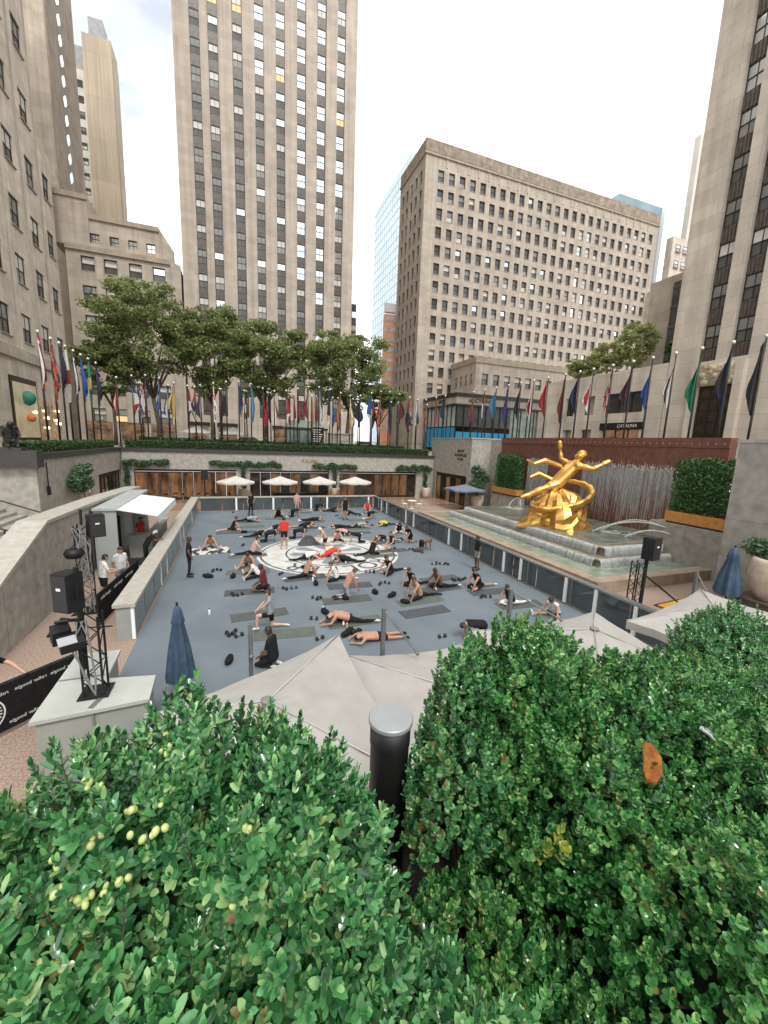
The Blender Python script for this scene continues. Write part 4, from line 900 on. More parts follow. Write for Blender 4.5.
# ------------------------------------------------------------------ large grey canopies in front
def canopy(name, corners, hub, mast, mast_top, strut, label):
    tt = thing('cantilever_parasol', label, 'parasol', (mast[0], mast[1], 0), group='large grey parasols below the hedge')
    mb = MB(); h = Vector(hub); n = 14; V = []; F = []
    cs = [Vector(c) for c in corners]; m = len(cs)
    # each facet is a sagging sheet between hub and edge
    for i in range(m):
        a, b = cs[i], cs[(i+1) % m]; base = len(V)
        for r in range(n+1):
            u = r/n
            for k in range(n+1):
                v = k/n; e = a.lerp(b, v); p = h.lerp(e, u); sag = .11*math.sin(math.pi*v)*u*u
                wr = .010*math.sin(9*v+4*u+i)*u + .006*math.sin(23*v+11*u+2*i) + .005*math.sin(31*u-7*v)
                V.append((p.x + (h.x-e.x)*.06*math.sin(math.pi*v)*u*u, p.y + (h.y-e.y)*.06*math.sin(math.pi*v)*u*u, p.z - sag*.55 + wr))
        for r in range(n):
            for k in range(n): F.append((base+r*(n+1)+k, base+r*(n+1)+k+1, base+(r+1)*(n+1)+k+1, base+(r+1)*(n+1)+k))
        b0 = len(V)                                     # hanging valance
        for k in range(n+1):
            q = V[base+n*(n+1)+k]; V += [q, (q[0], q[1], q[2]-.16)]
        for k in range(n): F.append((b0+2*k, b0+2*k+2, b0+2*k+3, b0+2*k+1))
    mb.add(V, F); mb.build('canopy', canvas, tt, True)
    mb = MB()
    for c in cs: mb.path([h+Vector((0,0,.012)), h.lerp(c,.5)+Vector((0,0,.012)), c+Vector((0,0,.012))], .009, 6)
    mb.build('seam', mat('seam_pale', (.46,.445,.42), None, rough=.85), tt, True)
    mb = MB()
    for c in cs: mb.path([h+Vector((0,0,-.06)), c+Vector((0,0,-.05))], .014, 5)
    mb.build('rib', steel, tt)
    mb = MB(); mb.lathe([(.075,0),(.075,.02),(.04,.035)], (h.x,h.y,h.z+.01), 14); mb.build('hub_cap', mat('hub_grey', (.2,.2,.19), None, rough=.5), tt, True)
    mb = MB(); mb.box(mast[0]-.032,mast[0]+.032,mast[1]-.032,mast[1]+.032,.05,mast_top); mb.build('mast', mat('mast_grey', (.16,.165,.16), (.2,.205,.2), 4, .45, metal=.5), tt)
    mb = MB(); mb.path([(mast[0],mast[1],mast_top-.03), strut], .018, 6); mb.ball(strut, .035, 6); mb.build('strut', MATS['mast_grey'], tt)
    mb = MB(); mb.box(mast[0]-.4,mast[0]+.4,mast[1]-.4,mast[1]+.4,.012,.05); mb.build('base_plate', black_p, tt)
    mb = MB(); mb.path([(mast[0],mast[1],2.0),(h.x,h.y,h.z-.16)], .025, 6); mb.build('arm', MATS['mast_grey'], tt)
canopy('a', [(-1.08,4.98,2.5),(1.62,6.3,2.52),(1.85,2.9,2.45),(-.75,2.2,2.45)], (.30,4.55,2.68), (.16,5.95,0), 3.05, (.17,5.85,2.58), 'large grey canvas parasol nearest the grey counter at left')
canopy('b', [(1.62,6.05,2.28),(3.75,5.75,2.30),(3.9,2.9,2.28),(1.75,2.9,2.28)], (2.7,4.5,2.46), (2.32,5.98,0), 3.05, (2.75,5.5,2.41), 'large grey canvas parasol in the middle, partly under the left one')
canopy('c', [(3.95,5.85,2.48),(7.0,5.85,2.5),(6.85,3.1,2.45),(4.0,2.9,2.45)], (5.85,4.85,2.72), (4.95,6.02,0), 3.12, (5.75,5.5,2.62), 'large grey canvas parasol just left of the loudspeaker stand')
canopy('d', [(7.3,5.35,2.48),(10.9,6.2,2.5),(11.3,4.2,2.45),(7.85,4.0,2.45)], (9.4,5.0,2.66), (11.1,6.45,0), 2.85, (10.6,5.9,2.6), 'large grey canvas parasol at the right below the fountain')
def closed_parasol(x, y, z0, z1, w, label):
    tt = thing('closed_parasol', label, 'parasol', (x,y,0))
    mb = MB(); n = 28; V = []; F = []
    pr = [(0,.03),(.05,.30),(.22,.52),(.24,.44),(.55,.78),(.9,1.0),(1.0,.96)]
    for (u,r) in pr:
        for k in range(n):
            a = 6.2832*k/n; rr = w*r*(1+.24*math.cos(7*a)*(.4+u)) ; V.append((x+rr*math.cos(a), y+rr*math.sin(a), z1-(z1-z0)*u + (.05*math.cos(7*a) if u > .95 else 0)))
    for i in range(len(pr)-1):
        for k in range(n): F.append((i*n+k, i*n+(k+1)%n, (i+1)*n+(k+1)%n, (i+1)*n+k))
    mb.add(V, F); mb.build('folded_canopy', blue_cloth, tt, True)
    mb = MB(); mb.path([(x,y,.03),(x,y,z1+.05)], .025, 8); mb.build('pole', black_p, tt)
    mb = MB(); mb.lathe([(.3,0.012),(.3,.05),(.06,.08)], (x,y,0), 14); mb.build('base', black_p, tt)
closed_parasol(-1.24,9.15,.45,2.22,.24,'closed dark blue parasol on the rink at left')
closed_parasol(15.0,7.75,1.35,2.95,.30,'closed dark blue parasol by the right granite wall')
# open cafe parasols
def open_parasol(x, y, z, ze, w, cloth, label, group=None, zb=0.0, n=8):
    tt = thing('cafe_parasol', label, 'parasol', (x,y,zb), group=group)
    mb = MB(); V = [(x,y,z)]; F = []
    K = n*3
    for r,u in ((.5,.55),(1.0,1.0)):
        for k in range(K):
            a = 6.2832*(k+.5)/K + math.pi/n; sq = 1/max(abs(math.cos(a)),abs(math.sin(a))) if n == 4 else 1.0
            V.append((x+w*r*sq*math.cos(a), y+w*r*sq*math.sin(a), z-(z-ze)*u - .05*abs(math.sin(a*n/2))*r))
    for k in range(K): F.append((0,1+k,1+(k+1)%K)); F.append((1+k,1+K+k,1+K+(k+1)%K,1+(k+1)%K))
    b = len(V)
    for k in range(K): q = V[1+K+k]; V.append((q[0],q[1],q[2]-.14))
    for k in range(K): F.append((1+K+k, b+k, b+(k+1)%K, 1+K+(k+1)%K))
    mb.add(V, F); mb.build('canopy', cloth, tt)
    mb = MB(); mb.path([(x,y,zb+.02),(x,y,z+.08)], .028, 6); mb.build('pole', black_p, tt)
    mb = MB(); mb.box(x-.3,x+.3,y-.3,y+.3,zb+.006,zb+.06); mb.build('base', black_p, tt)
for i, x in enumerate((0.05,3.9,7.55,11.1)):
    open_parasol(x, 37.9, 2.50, 2.0, 1.6, canvas_w, '%s white cafe parasol before the far glass doors' % ('leftmost','second','third','rightmost')[i], 'white parasols on the far terrace')
for i, x in enumerate((-4.2,-.05)):
    open_parasol(x, 55, 7.15, 6.35, 1.9, canvas_w, '%s white parasol on the street behind the far hedge' % ('left','right')[i], 'white parasols on the street', G, 4)
open_parasol(20.1,32.2,2.35,1.95,1.65,mat('slate_cloth', (.16,.21,.27), (.13,.17,.22), 4, .85),'open slate blue parasol by the right terrace doors', None, 0, 4)
# terrace furniture
t = thing('terrace_table', 'small white metal table with chairs by the far right barrier corner', 'table', (15.2,33.2,0))
mb = MB(); mb.lathe([(.42,.72),(.42,.75)], (15.2,33.2,0), 14); mb.build('top', white_p, t)
mb = MB(); mb.path([(15.2,33.2,.01),(15.2,33.2,.72)], .03, 6); mb.build('stem', white_p, t)
mb = MB(); mb.lathe([(.25,.006),(.25,.03),(.05,.05)], (15.2,33.2,0), 12); mb.build('foot', white_p, t)
def chair(x, y, rz, label, m_):
    tt = thing('terrace_chair', label, 'chair', (x,y,0), group='metal chairs on the terraces')
    M_ = Matrix.Rotation(rz,3,'Z'); o = Vector((x,y,0)); Q = lambda a,b,c: o + M_ @ Vector((a,b,c))
    mb = MB(); mb.cbox(Q(0,0,.45),(.42,.42,.03),rz); mb.build('seat', m_, tt)
    mb = MB(); mb.path([Q(-.2,.2,.45),Q(-.2,.24,.82),Q(.2,.24,.82),Q(.2,.2,.45)], .014, 5); mb.cbox(Q(0,.235,.72),(.38,.02,.12),rz); mb.build('backrest', m_, tt)
    for a,b in ((-.18,-.18),(.18,-.18),(-.18,.18),(.18,.18)): mb = MB(); mb.path([Q(a,b,.44),Q(a*1.1,b*1.1,.008)], .012, 5); mb.build('leg', m_, tt)
chair(14.55,33.4,1.6,'white metal chair left of the small white terrace table',white_p); chair(15.9,33.1,-1.6,'white metal chair right of the small white terrace table',white_p)
for i in range(9):
    x = -7.6+i*.86
    chair(x, 39.2+.3*(i%2), (i*2.1) % 6.28, 'dark terrace chair, %s from the left before the lit glass doors' % ['first','second','third','fourth','fifth','sixth','seventh','eighth','ninth'][i], black_p)
t = thing('terrace_bench', 'long dark planter bench behind the white cafe parasols', 'bench', (5.5,39.2,0)); mb = MB(); mb.box(3.4,8.0,38.95,39.35,.004,.75); mb.build('body', black_p, t); mb = MB(); mb.box(3.35,8.05,38.9,39.4,.754,.8); mb.build('top', granite_d, t)
t = thing('menu_crate', 'orange wooden stand beside the pale pot on the far terrace', 'stand', (9.0,39.3,0)); mb = MB(); mb.box(8.7,9.6,39.1,39.5,.004,.55); mb.build('body', wood, t); mb = MB(); mb.box(8.66,9.64,39.06,39.54,.554,.6); mb.build('lid', wood, t)
t = thing('lamp_stand', 'black loudspeaker stand at the far left corner of the rink', 'stand', (-2.3,35.2,0)); mb = MB(); mb.path([(-2.3,35.2,.01),(-2.3,35.2,2.4)], .03, 6); mb.build('pole', black_p, t); mb = MB(); mb.box(-2.55,-2.05,35.0,35.4,2.4,3.2); mb.build('speaker_box', black_p, t)
mb = MB()
for a in (0,2.1,4.2): mb.path([(-2.3,35.2,.7),(-2.3+.45*math.cos(a),35.2+.45*math.sin(a),.02)], .018, 5)
mb.build('leg', black_p, t)
# pots with plants
def pot(x, y, z, r, h, label, m_=terracotta):
    tt = thing('large_pot', label, 'pot', (x,y,z)); mb = MB()
    mb.lathe([(r*.55,0),(r*.82,h*.25),(r,h*.6),(r*.95,h*.9),(r*.9,h),(r*.8,h),(r*.8,h*.9)], (x,y,z), 20); mb.build('bowl', m_, tt, True)
    mb = MB(); mb.lathe([(r*.8,h*.88),(r*.78,h*.93)], (x,y,z), 16); mb.build('soil', soil, tt)
def shrub(name, label, cat, root, clumps, leaf, mt, nper, stems, aspect=.5, group=None):
    tt = thing(name, label, cat, root, group=group); P_ = []
    for (c,r) in clumps: P_.append(ball_pts(nper, c, r, .35))
    P_ = np.concatenate(P_) - np.array(root); V, F = leaf_quads(P_, leaf, .7, aspect)
    o = bpy.data.objects.new('foliage', npmesh('foliage', V, F, mt)); COL.objects.link(o); o.parent = tt; o['kind'] = 'stuff'
    mb = MB()
    for s in stems: mb.path(s, [.05-.035*i/(len(s)-1) for i in range(len(s))], 6)
    mb.build('stem', bark, tt)
for i,(x,lab) in enumerate(((.75,'second'),(9.6,'third'),(19.9,'rightmost'))):
    pot(x,39.9,.006,.5,1.15,'%s tall pale pot against the far granite wall' % lab)
pot(-8.75,39.9,.006,.5,1.1,'leftmost pale pot in the far left corner')
def vine(x0, x1, z, label, root):
    cl = []; n = max(3, int((x1-x0)/.45))
    for i in range(n):
        x = x0+(x1-x0)*(i+.5)/n; cl.append(((x+random.uniform(-.1,.1), FW-.32, z+random.uniform(-.12,.2)), (.42,.26,random.uniform(.2,.36))))
    cl += [((root[0]+random.uniform(-.1,.1), FW-.35, 1.3+.3*k), (.16,.16,.25)) for k in range(int((z-1.3)/.3))]
    shrub('wall_vine', label, 'vine', (root[0],root[1],root[2]), cl, .10, leaf_vine, 210, [[root,(root[0]+.05,FW-.3,2.2),(root[0],FW-.3,z)], [(root[0],FW-.3,z-.2),(x0+.3,FW-.3,z)], [(root[0],FW-.3,z-.2),(x1-.3,FW-.3,z)]], .5, 'leafy vines on the far wall')
vine(-9.0,-5.5,3.4,'dark green leafy vine at the far left of the granite wall',(-8.75,39.9,1.0))
vine(-2.1,4.2,3.35,'broad leafy vine over the second pale pot',(.75,39.9,1.05))
vine(7.5,11.9,3.3,'leafy vine over the third pale pot, right of the lettering',(9.6,39.9,1.05))
vine(16.4,20.6,3.25,'leafy vine over the rightmost pale pot',(19.9,39.9,1.05))
shrub('wall_vine', 'bushy vine on the left side wall above the lit sign', 'vine', (-9.0,30.4,.0), [((-8.85,29.6+random.uniform(-1.3,1.3),3.0+random.uniform(-.5,.6)),(.3,.55,.4)) for _ in range(12)], .10, leaf_vine, 240, [[(-9.0,30.4,0),(-8.95,30.2,1.5),(-8.9,29.6,2.9)]])
pot(21.6,32.3,.006,.62,1.3,'large pale pot by the right terrace doors')
shrub('potted_tree', 'round leafy shrub in the pot by the right terrace doors', 'shrub', (21.6,32.3,1.1), [((21.6+random.gauss(0,.5),32.2+random.gauss(0,.35),2.9+random.gauss(0,.55)),(.5,.45,.42)) for _ in range(13)], .11, leaf_vine, 220, [[(21.6,32.3,1.1),(21.55,32.25,2.0),(21.6,32.2,2.9)]])
t = thing('pot_plinth', 'dark low plinth under the pale pot at the right edge', 'plinth', (15.9,7.2,0)); mb = MB(); mb.box(15.3,16.95,6.2,7.75,.004,1.28); mb.build('block', mat('brown_plinth', (.10,.07,.05), (.07,.05,.04), 4, .6), t); mb = MB(); mb.box(15.25,16.97,6.15,7.8,1.284,1.34); mb.build('cap', MATS['brown_plinth'], t)
pot(15.85,7.05,1.344,.62,1.35,'large pale round pot at the right edge by the granite wall')
shrub('potted_tree', 'shrub in the pale round pot at the right edge', 'shrub', (15.85,7.05,2.55), [((15.85+random.gauss(0,.25),7.05+random.gauss(0,.25),3.0+random.gauss(0,.25)),(.35,.35,.3)) for _ in range(6)], .07, leaf_vine, 160, [[(15.85,7.05,2.5),(15.85,7.05,3.1)]])
# small sign, wall lamp and cctv-like post at the left wall
t = thing('wall_lamp', 'black tube lamp hanging on the left granite wall', 'lamp', (-9.15,25.6,3.2)); mb = MB(); mb.path([(-9.15,25.6,2.9),(-9.15,25.6,4.2)], .03, 6); mb.build('rod', black_p, t); mb = MB(); mb.path([(-9.15,25.6,2.5),(-9.15,25.6,2.95)], .08, 10); mb.build('lamp_head', black_p, t)
t = thing('red_sign', 'small red and white notice on the left granite wall', 'sign', (-9.18,31.9,1.9)); mb = MB(); mb.box(-9.215,-9.18,31.7,32.2,1.7,2.3); mb.build('board', white_p, t); mb = MB()
mb.box(-9.178,-9.17,31.7,32.2,2.2,2.3); mb.box(-9.178,-9.17,31.7,32.2,1.7,1.8); mb.box(-9.178,-9.17,31.7,31.78,1.8,2.2); mb.box(-9.178,-9.17,32.12,32.2,1.8,2.2); mb.build('border', mat('sign_red', (.5,.03,.02), None), t)
# ------------------------------------------------------------------ clipped hedges along the parapets
def box_hedge(x0,x1,y0,y1,z0,z1,label,n,mt=leaf_hedge,leaf=.06):
    c = ((x0+x1)/2,(y0+y1)/2,z0); tt = thing('clipped_hedge', label, 'hedge', c)
    P_ = np.stack([rng.uniform(x0,x1,n), rng.uniform(y0,y1,n), rng.uniform(z0,z1,n)], 1)
    s = rng.integers(0,3,n); e = rng.random(n) < .5
    P_[:,2] = np.where(s==0, z1+rng.normal(0,.03,n), P_[:,2]); P_[:,1] = np.where(s==1, np.where(e,y0,y1)+rng.normal(0,.03,n), P_[:,1]); P_[:,0] = np.where((s==2), np.where(e,x0,x1)+rng.normal(0,.03,n), P_[:,0])
    k = (s==2) & ((x1-x0) > 3); P_[k,0] = rng.uniform(x0,x1,k.sum())
    V, F = leaf_quads(P_-np.array(c), leaf, .7, .55)
    o = bpy.data.objects.new('foliage', npmesh('foliage', V, F, mt)); COL.objects.link(o); o.parent = tt; o['kind'] = 'stuff'
    mb = MB(); mb.box(x0+.08,x1-.08,y0+.08,y1-.08,z0,z1-.08); mb.build('shade_core', mat('hedge_core', (.012,.02,.008), (.02,.03,.012), 6, .9), tt)  # solid dark box stands for the shaded inside of the hedge
box_hedge(-9.0,20.6,41.0,41.8,G+.005,5.28,'long clipped green hedge along the far parapet',26000)
box_hedge(-10.7,-9.75,25.3,40.9,G+.005,5.18,'clipped green hedge along the left parapet',12000)
box_hedge(-9.0,20.0,46.6,47.2,G+.005,5.55,'second low hedge behind the far row of flagpoles',9000,leaf_vine,.09)
t = thing('ledge_railing', 'thin dark railing above the far hedge', 'railing', (6,42.1,G))
mb = MB(); mb.path([(-9,42.2,5.9),(20.6,42.2,5.9)], .02, 5); mb.build('rail', bronze, t)
for i in range(16):
    mb = MB(); mb.path([(-9+i*1.97,42.2,G+.003),(-9+i*1.97,42.2,5.9)], .018, 5); mb.build('post', bronze, t)
# ------------------------------------------------------------------ flagpoles
FC = dict(red=(.32,.03,.028), white=(.60,.59,.56), navy=(.02,.028,.06), blue=(.025,.07,.26), teal=(.03,.19,.32), green=(.015,.17,.09), yellow=(.46,.33,.10), black=(.025,.023,.024), maroon=(.12,.02,.022), orange=(.36,.13,.035), sky=(.14,.26,.40))
def fm(c): return mat('flag_cloth_'+c, FC[c], tuple(v*.8 for v in FC[c]), 3, .85)
def flag_mesh(name, seed, L_=3.3, wmax=.62, bands='v'):
    r = random.Random(seed); V = []; F = []; MI = []; nu, nv = 16, 9; ph = r.uniform(0,6); fold = r.uniform(2.2,3.2)
    for i in range(nu+1):
        u = i/nu; w = wmax*(.14+.95*math.sin(min(1,u*1.15)*math.pi/2)**1.5)*(1-.45*max(0,u-.65)/.35)
        sk = .10*math.sin(ph+u*4)
        for j in range(nv+1):
            v = j/nv; x = .05+v*w+sk*v; drop = u*L_*(1-.12*v) + (.35*v*(1-u)) - (.5*v*v if u > .8 else 0)*((u-.8)/.2)
            V.append((x, (.13*math.sin(fold*math.pi*v+ph+u*2)+.07*math.sin(9*v+5*u+ph))*(.35+u), -drop))
    for i in range(nu):
        for j in range(nv):
            F.append((i*(nv+1)+j, i*(nv+1)+j+1, (i+1)*(nv+1)+j+1, (i+1)*(nv+1)+j))
            q = (i/nu if bands == 'u' else (j/nv if bands == 'v' else ((i*.0+j*2.2+i*.4) % 4)/4 if bands == 's' else (0 if abs(i/nu-.55)+abs(j/nv-.5) > .38 else .5)))
            MI.append(0 if q < .34 else (1 if q < .67 else 2))
    mb = MB(); mb.add(V, F); mb.m = MI; return mb.mesh(name, [fm('red'), fm('white'), fm('navy')], True)
FMS = {(b,s): flag_mesh('flag', s*7+ord(b), 3.2+.35*(s%3), .30+.09*s, b) for b in 'uvsc' for s in range(4)}
mb = MB(); mb.path([(0,0,0),(0,0,3.5),(0,0,7.0)], [.07,.06,.04], 8); pole_me = mb.mesh('pole', mat('pole_bronze', (.055,.05,.045), (.035,.032,.03), 4, .35, metal=.6), True)
mb = MB(); mb.ball((0,0,0), .11, 8); fin_me = mb.mesh('finial', mat('pole_finial', (.66,.64,.58), None, rough=.25, metal=.6), True)
mb = MB(); mb.lathe([(.16,0),(.15,.06),(.09,.25),(.08,.3)], (0,0,0), 10); foot_me = mb.mesh('pole_base', bronze)
def flagpole(x, y, top, cols, band, ang, label, group):
    tt = thing('flagpole', label, 'flagpole', (x,y,G), group=group); h = top-G
    inst(pole_me, 'pole', tt, (0,0,.002), scale=(1,1,h/7.0)); inst(fin_me, 'finial', tt, (0,0,h+.08)); inst(foot_me, 'pole_base', tt, (0,0,.002))
    m = {i: fm(c) for i, c in enumerate(cols)}
    inst(FMS[(band, random.randrange(4))], 'flag', tt, (0,0,h-.12), rz=ang, mats=m)
ORD = ['first','second','third','fourth','fifth','sixth','seventh','eighth','ninth','tenth','eleventh','twelfth','thirteenth','fourteenth','fifteenth','sixteenth','seventeenth','eighteenth','nineteenth','twentieth','twenty-first','twenty-second','twenty-third','twenty-fourth','twenty-fifth','twenty-sixth','twenty-seventh','twenty-eighth','twenty-ninth','thirtieth','thirty-first','thirty-second']
def cname(c):
    s = []
    for q in c:
        if q not in s: s.append(q)
    return ' and '.join(s)
right = [('black','black','navy'),('navy','black','navy'),('green','green','green'),('white','black','white'),('blue','blue','blue'),('navy','maroon','black'),('red','white','red'),('white','red','white'),('navy','navy','navy'),('maroon','orange','maroon'),('red','red','maroon'),('white','red','white'),('black','navy','black'),('blue','blue','navy'),('teal','teal','sky'),('red','white','white'),('red','red','orange')]
ry = [13.8,15.3,16.9,18.4,19.9,21.3,22.9,24.6,25.9,27.4,29.4,31.2,33.0,34.9,36.9,39.0,41.3]
for i, (c, y) in enumerate(zip(right, ry)):
    flagpole(26.0, y, 11.95, c, 'vucvvsscvvvcuvvuv'[i], math.radians(130+random.uniform(-20,20)), 'flagpole with limp %s flag, %s from the right edge' % (cname(c), ORD[i]), 'flagpoles along the right side')
left = [('red','white','maroon'),('orange','red','navy'),('black','navy','black'),('white','red','white'),('navy','white','navy'),('blue','blue','white'),('green','yellow','green'),('navy','black','navy')]
ly = [32.6,34.5,35.9,37.0,38.6,40.2,42.0,44.0]
for i, (c, y) in enumerate(zip(left, ly)):
    flagpole(-11.4, y, 11.85, c, 'vsvuvcuc'[i], math.radians(-60+random.uniform(-20,20)), 'flagpole with limp %s flag, %s from the left edge' % (cname(c), ORD[i]), 'flagpoles along the left side')
pal = [('red','white','red'),('blue','white','red'),('maroon','white','navy'),('blue','blue','sky'),('yellow','navy','yellow'),('red','white','navy'),('navy','navy','navy'),('white','white','red'),('black','navy','black'),('navy','navy','blue'),('teal','sky','teal'),('red','black','red'),('white','red','navy'),('red','red','white'),('black','red','black'),('maroon','red','maroon'),('sky','white','navy'),('navy','black','white'),('orange','orange','orange'),('yellow','white','yellow'),('black','navy','black'),('blue','blue','white'),('orange','red','black'),('navy','black','navy'),('maroon','maroon','black'),('red','black','maroon'),('white','sky','white'),('red','maroon','yellow'),('orange','red','navy'),('black','navy','black')]
for i, c in enumerate(pal):
    x = -9.9+1.16*i
    flagpole(x, 44+.25*math.sin(i*1.7), 10.75+.35*math.sin(i*.9)+.02*i, c, 'vucs'[i % 4], math.radians(random.choice((-35,20,160,200))+random.uniform(-25,25)), 'flagpole with limp %s flag, %s from left along the far hedge' % (cname(c), ORD[i]), 'flagpoles along the far hedge')
for i in range(14):
    c = pal[(i*11+5) % 30]; x = -8.3+2.35*i
    flagpole(x, 45.6, 10.6, c, 'svuc'[i % 4], math.radians(random.uniform(0,360)), 'flagpole with limp %s flag, %s from left in middle row' % (cname(c), ORD[i]), 'flagpoles in the middle far row')
for i in range(13):
    c = pal[(i*7+3) % 30]; x = -9.0+2.6*i
    flagpole(x, 48.5, 10.9, c, 'uvsc'[i % 4], math.radians(random.uniform(0,360)), 'flagpole with limp %s flag, %s from left in the rear row' % (cname(c), ORD[i]), 'flagpoles in the rear row')
# ------------------------------------------------------------------ street trees
def tree(x, y, z0, h, crown, label, trunk_r=.26, leafsize=.165, nper=235, mt=leaf_plane, group='plane trees behind the flags', fork=.42, lean=(0,0), trunk_top=None):
    tt = thing('plane_tree' if mt is leaf_plane else 'small_tree', label, 'tree', (x,y,z0), group=group)
    (cx_,cy_,cz_),(rx,ry_,rz_) = crown; mb = MB(); rr = random.Random(int(x*31+y))
    f = (x+lean[0]*.4, y, z0+h*fork)
    mb.path([(x,y,z0),(x+.05,y,z0+h*.18),f], [trunk_r*1.25,trunk_r,trunk_r*.8], 9); mb.build('trunk', bark, tt, True)
    mb = MB(); tips = []
    for k in range(7):
        a = 6.2832*k/7+rr.uniform(-.3,.3); q = rr.uniform(.45,.8)
        e = (cx_+rx*q*math.cos(a), cy_+ry_*q*math.sin(a), cz_+rz_*rr.uniform(-.25,.5))
        m1 = tuple(f[i]*.55+e[i]*.45+(.0 if i < 2 else -.25+rr.uniform(0,.4)) for i in range(3)); mb.path([f,m1,e], [trunk_r*.62,trunk_r*.36,trunk_r*.12], 7); tips.append(e)
        for s in range(3):
            e2 = (e[0]+rr.uniform(-1,1)*rx*.32, e[1]+rr.uniform(-1,1)*ry_*.32, e[2]+rr.uniform(-.3,.6)*rz_*.6); mm = tuple(m1[i]*.3+e[i]*.7 for i in range(3))
            mb.path([mm,e2], [trunk_r*.2,trunk_r*.05], 5); tips.append(e2)
    mb.build('branch', bark, tt, True)
    cl = [(e, rr.uniform(.13,.22)) for e in tips]
    for k in range(88):
        d = Vector((rr.gauss(0,1), rr.gauss(0,1), rr.gauss(0,1))).normalized()*rr.uniform(.3,1.0)**.45
        cl.append(((cx_+rx*d.x, cy_+ry_*d.y, cz_+rz_*d.z*(1.06 if d.z > 0 else 1.25)), rr.uniform(.08,.20)))
    P_ = []
    for c, s in cl: P_.append(ball_pts(int(nper*(s/.17)**2*.8), c, (rx*s*1.5, ry_*s*1.5, rz_*s*.95), .1))
    P_ = np.concatenate(P_) - np.array((x,y,z0)); V, F = leaf_quads(P_, leafsize, 1.1, .62)
    o = bpy.data.objects.new('crown', npmesh('crown', V, F, mt)); COL.objects.link(o); o.parent = tt; o['kind'] = 'stuff'
tree(-7.6,50.2,G,12,((-8.4,50.5,16.7),(5.0,3.6,4.6)),'leftmost plane tree with a spreading crown behind the flags', lean=(-1,0))
tree(-2.3,51.5,G,12,((-2.6,51.5,16.0),(4.1,3.4,4.4)),'second plane tree from the left behind the flags', nper=240)
tree(3.5,50.5,G,11.5,((3.8,50.5,15.2),(4.7,3.4,3.8)),'third plane tree from the left in front of the skyscraper')
tree(13.6,50.8,G,12,((12.9,50.8,14.9),(5.2,3.6,4.1)),'rightmost plane tree with branches reaching right', lean=(.6,0), nper=240)
tree(18.4,52.5,G,8,((18.6,52.5,12.1),(3.0,2.4,1.5)),'low branching plane tree at the right end of the row', trunk_r=.16, nper=120)
tree(-11.8,50.5,G,9,((-12.0,50.5,12.9),(3.0,2.4,2.4)),'small plane tree at the left end of the row', trunk_r=.16, nper=150)
for i,(y,h,r,lab) in enumerate(((29.6,4.4,1.7,'pale green roof tree nearest the right stone tower'),(32.6,3.3,1.8,'middle pale green roof tree on the shop wing'),(35.8,2.5,1.7,'lower left pale green roof tree on the shop wing'))):
    tree(36.2,y,13.3,h,((36.2,y,13.3+h*.62),(1.6,r*1.05,h*.42)),lab,.07,.11,90,leaf_light,'roof trees on the shop wing')
tree(36.0,24.9,13.3,2.6,((35.8,24.9,14.7),(1.2,1.1,1.0)),'dark green roof shrub against the right stone tower',.06,.14,90,leaf_vine,'roof trees on the shop wing')
# ------------------------------------------------------------------ street life behind the hedge
def car(x, y, m_, label, rz=0):
    tt = thing('parked_car', label, 'car', (x,y,G)); o = Vector((x,y,G))
    pr = [(-2.2,.35),(-2.2,.85),(-1.5,.98),(-.95,1.45),(.75,1.45),(1.35,.98),(2.15,.85),(2.2,.35)]
    mb = MB(); n = len(pr); V = [(x+a,y-.85,G+b) for a,b in pr]+[(x+a,y+.85,G+b) for a,b in pr]
    mb.add(V, [tuple(range(n))[::-1], tuple(range(n,2*n))]+[(i,(i+1)%n,n+(i+1)%n,n+i) for i in range(n)]); mb.build('body', m_, tt)
    mb = MB(); mb.poly([(x-1.35,y-.86,G+1.0),(x+1.2,y-.86,G+1.0),(x+.68,y-.86,G+1.38),(x-.9,y-.86,G+1.38)]); mb.build('side_window', glass_dark, tt)
    for a in (-1.35,1.35):
        for b in (-.78,.78): mb = MB(); mb.path([(x+a,y+b-.1,G+.33),(x+a,y+b+.1,G+.33)], .33, 14); mb.build('wheel', black_p, tt)
car(1.9,60.2,mat('car_dark',(.03,.035,.04),None,rough=.25),'dark car on the street behind the right white parasol')
car(19.2,61.5,mat('car_pale',(.55,.56,.56),None,rough=.25),'pale car on the street behind the rightmost plane tree')
car(10.0,61.0,mat('car_black',(.015,.015,.018),None,rough=.2),'black car on the street behind the green pavilion')
t = thing('glass_pavilion', 'small dark pavilion with a green glass roof on the street', 'pavilion', (8.6,53,G))
mb = MB(); mb.box(5.9,11.3,51.6,54.4,G+2.55,G+2.8); mb.build('roof_frame', bronze, t)
mb = MB(); mb.add([(5.9,51.6,G+2.81),(11.3,51.6,G+2.81),(11.3,54.4,G+2.81),(5.9,54.4,G+2.81),(7,53,G+3.7),(10.2,53,G+3.7)], [(0,1,5,4),(1,2,5),(2,3,4,5),(3,0,4)]); mb.build('glass_roof', mat('green_roof_glass', (.16,.24,.20), (.22,.29,.25), 1, .15), t)
for x in (6.0,7.7,9.5,11.1): mb = MB(); mb.box(x-.06,x+.06,51.65,51.77,G+.003,G+2.55); mb.build('post', bronze, t)
for x0,x1 in ((6.1,7.6),(7.8,9.4)): mb = MB(); mb.box(x0,x1,51.7,51.74,G+.3,G+2.5); mb.build('glass_panel', mat('pavilion_glass', (.14,.20,.19), (.06,.08,.08), 1.2, .1), t)
t = thing('sign_board', 'dark board with rows of white lines before the pavilion', 'sign', (9.9,51.2,G)); mb = MB(); mb.box(9.2,10.7,51.1,51.2,G+.9,G+2.9); mb.build('board', black_p, t)
mb = MB()
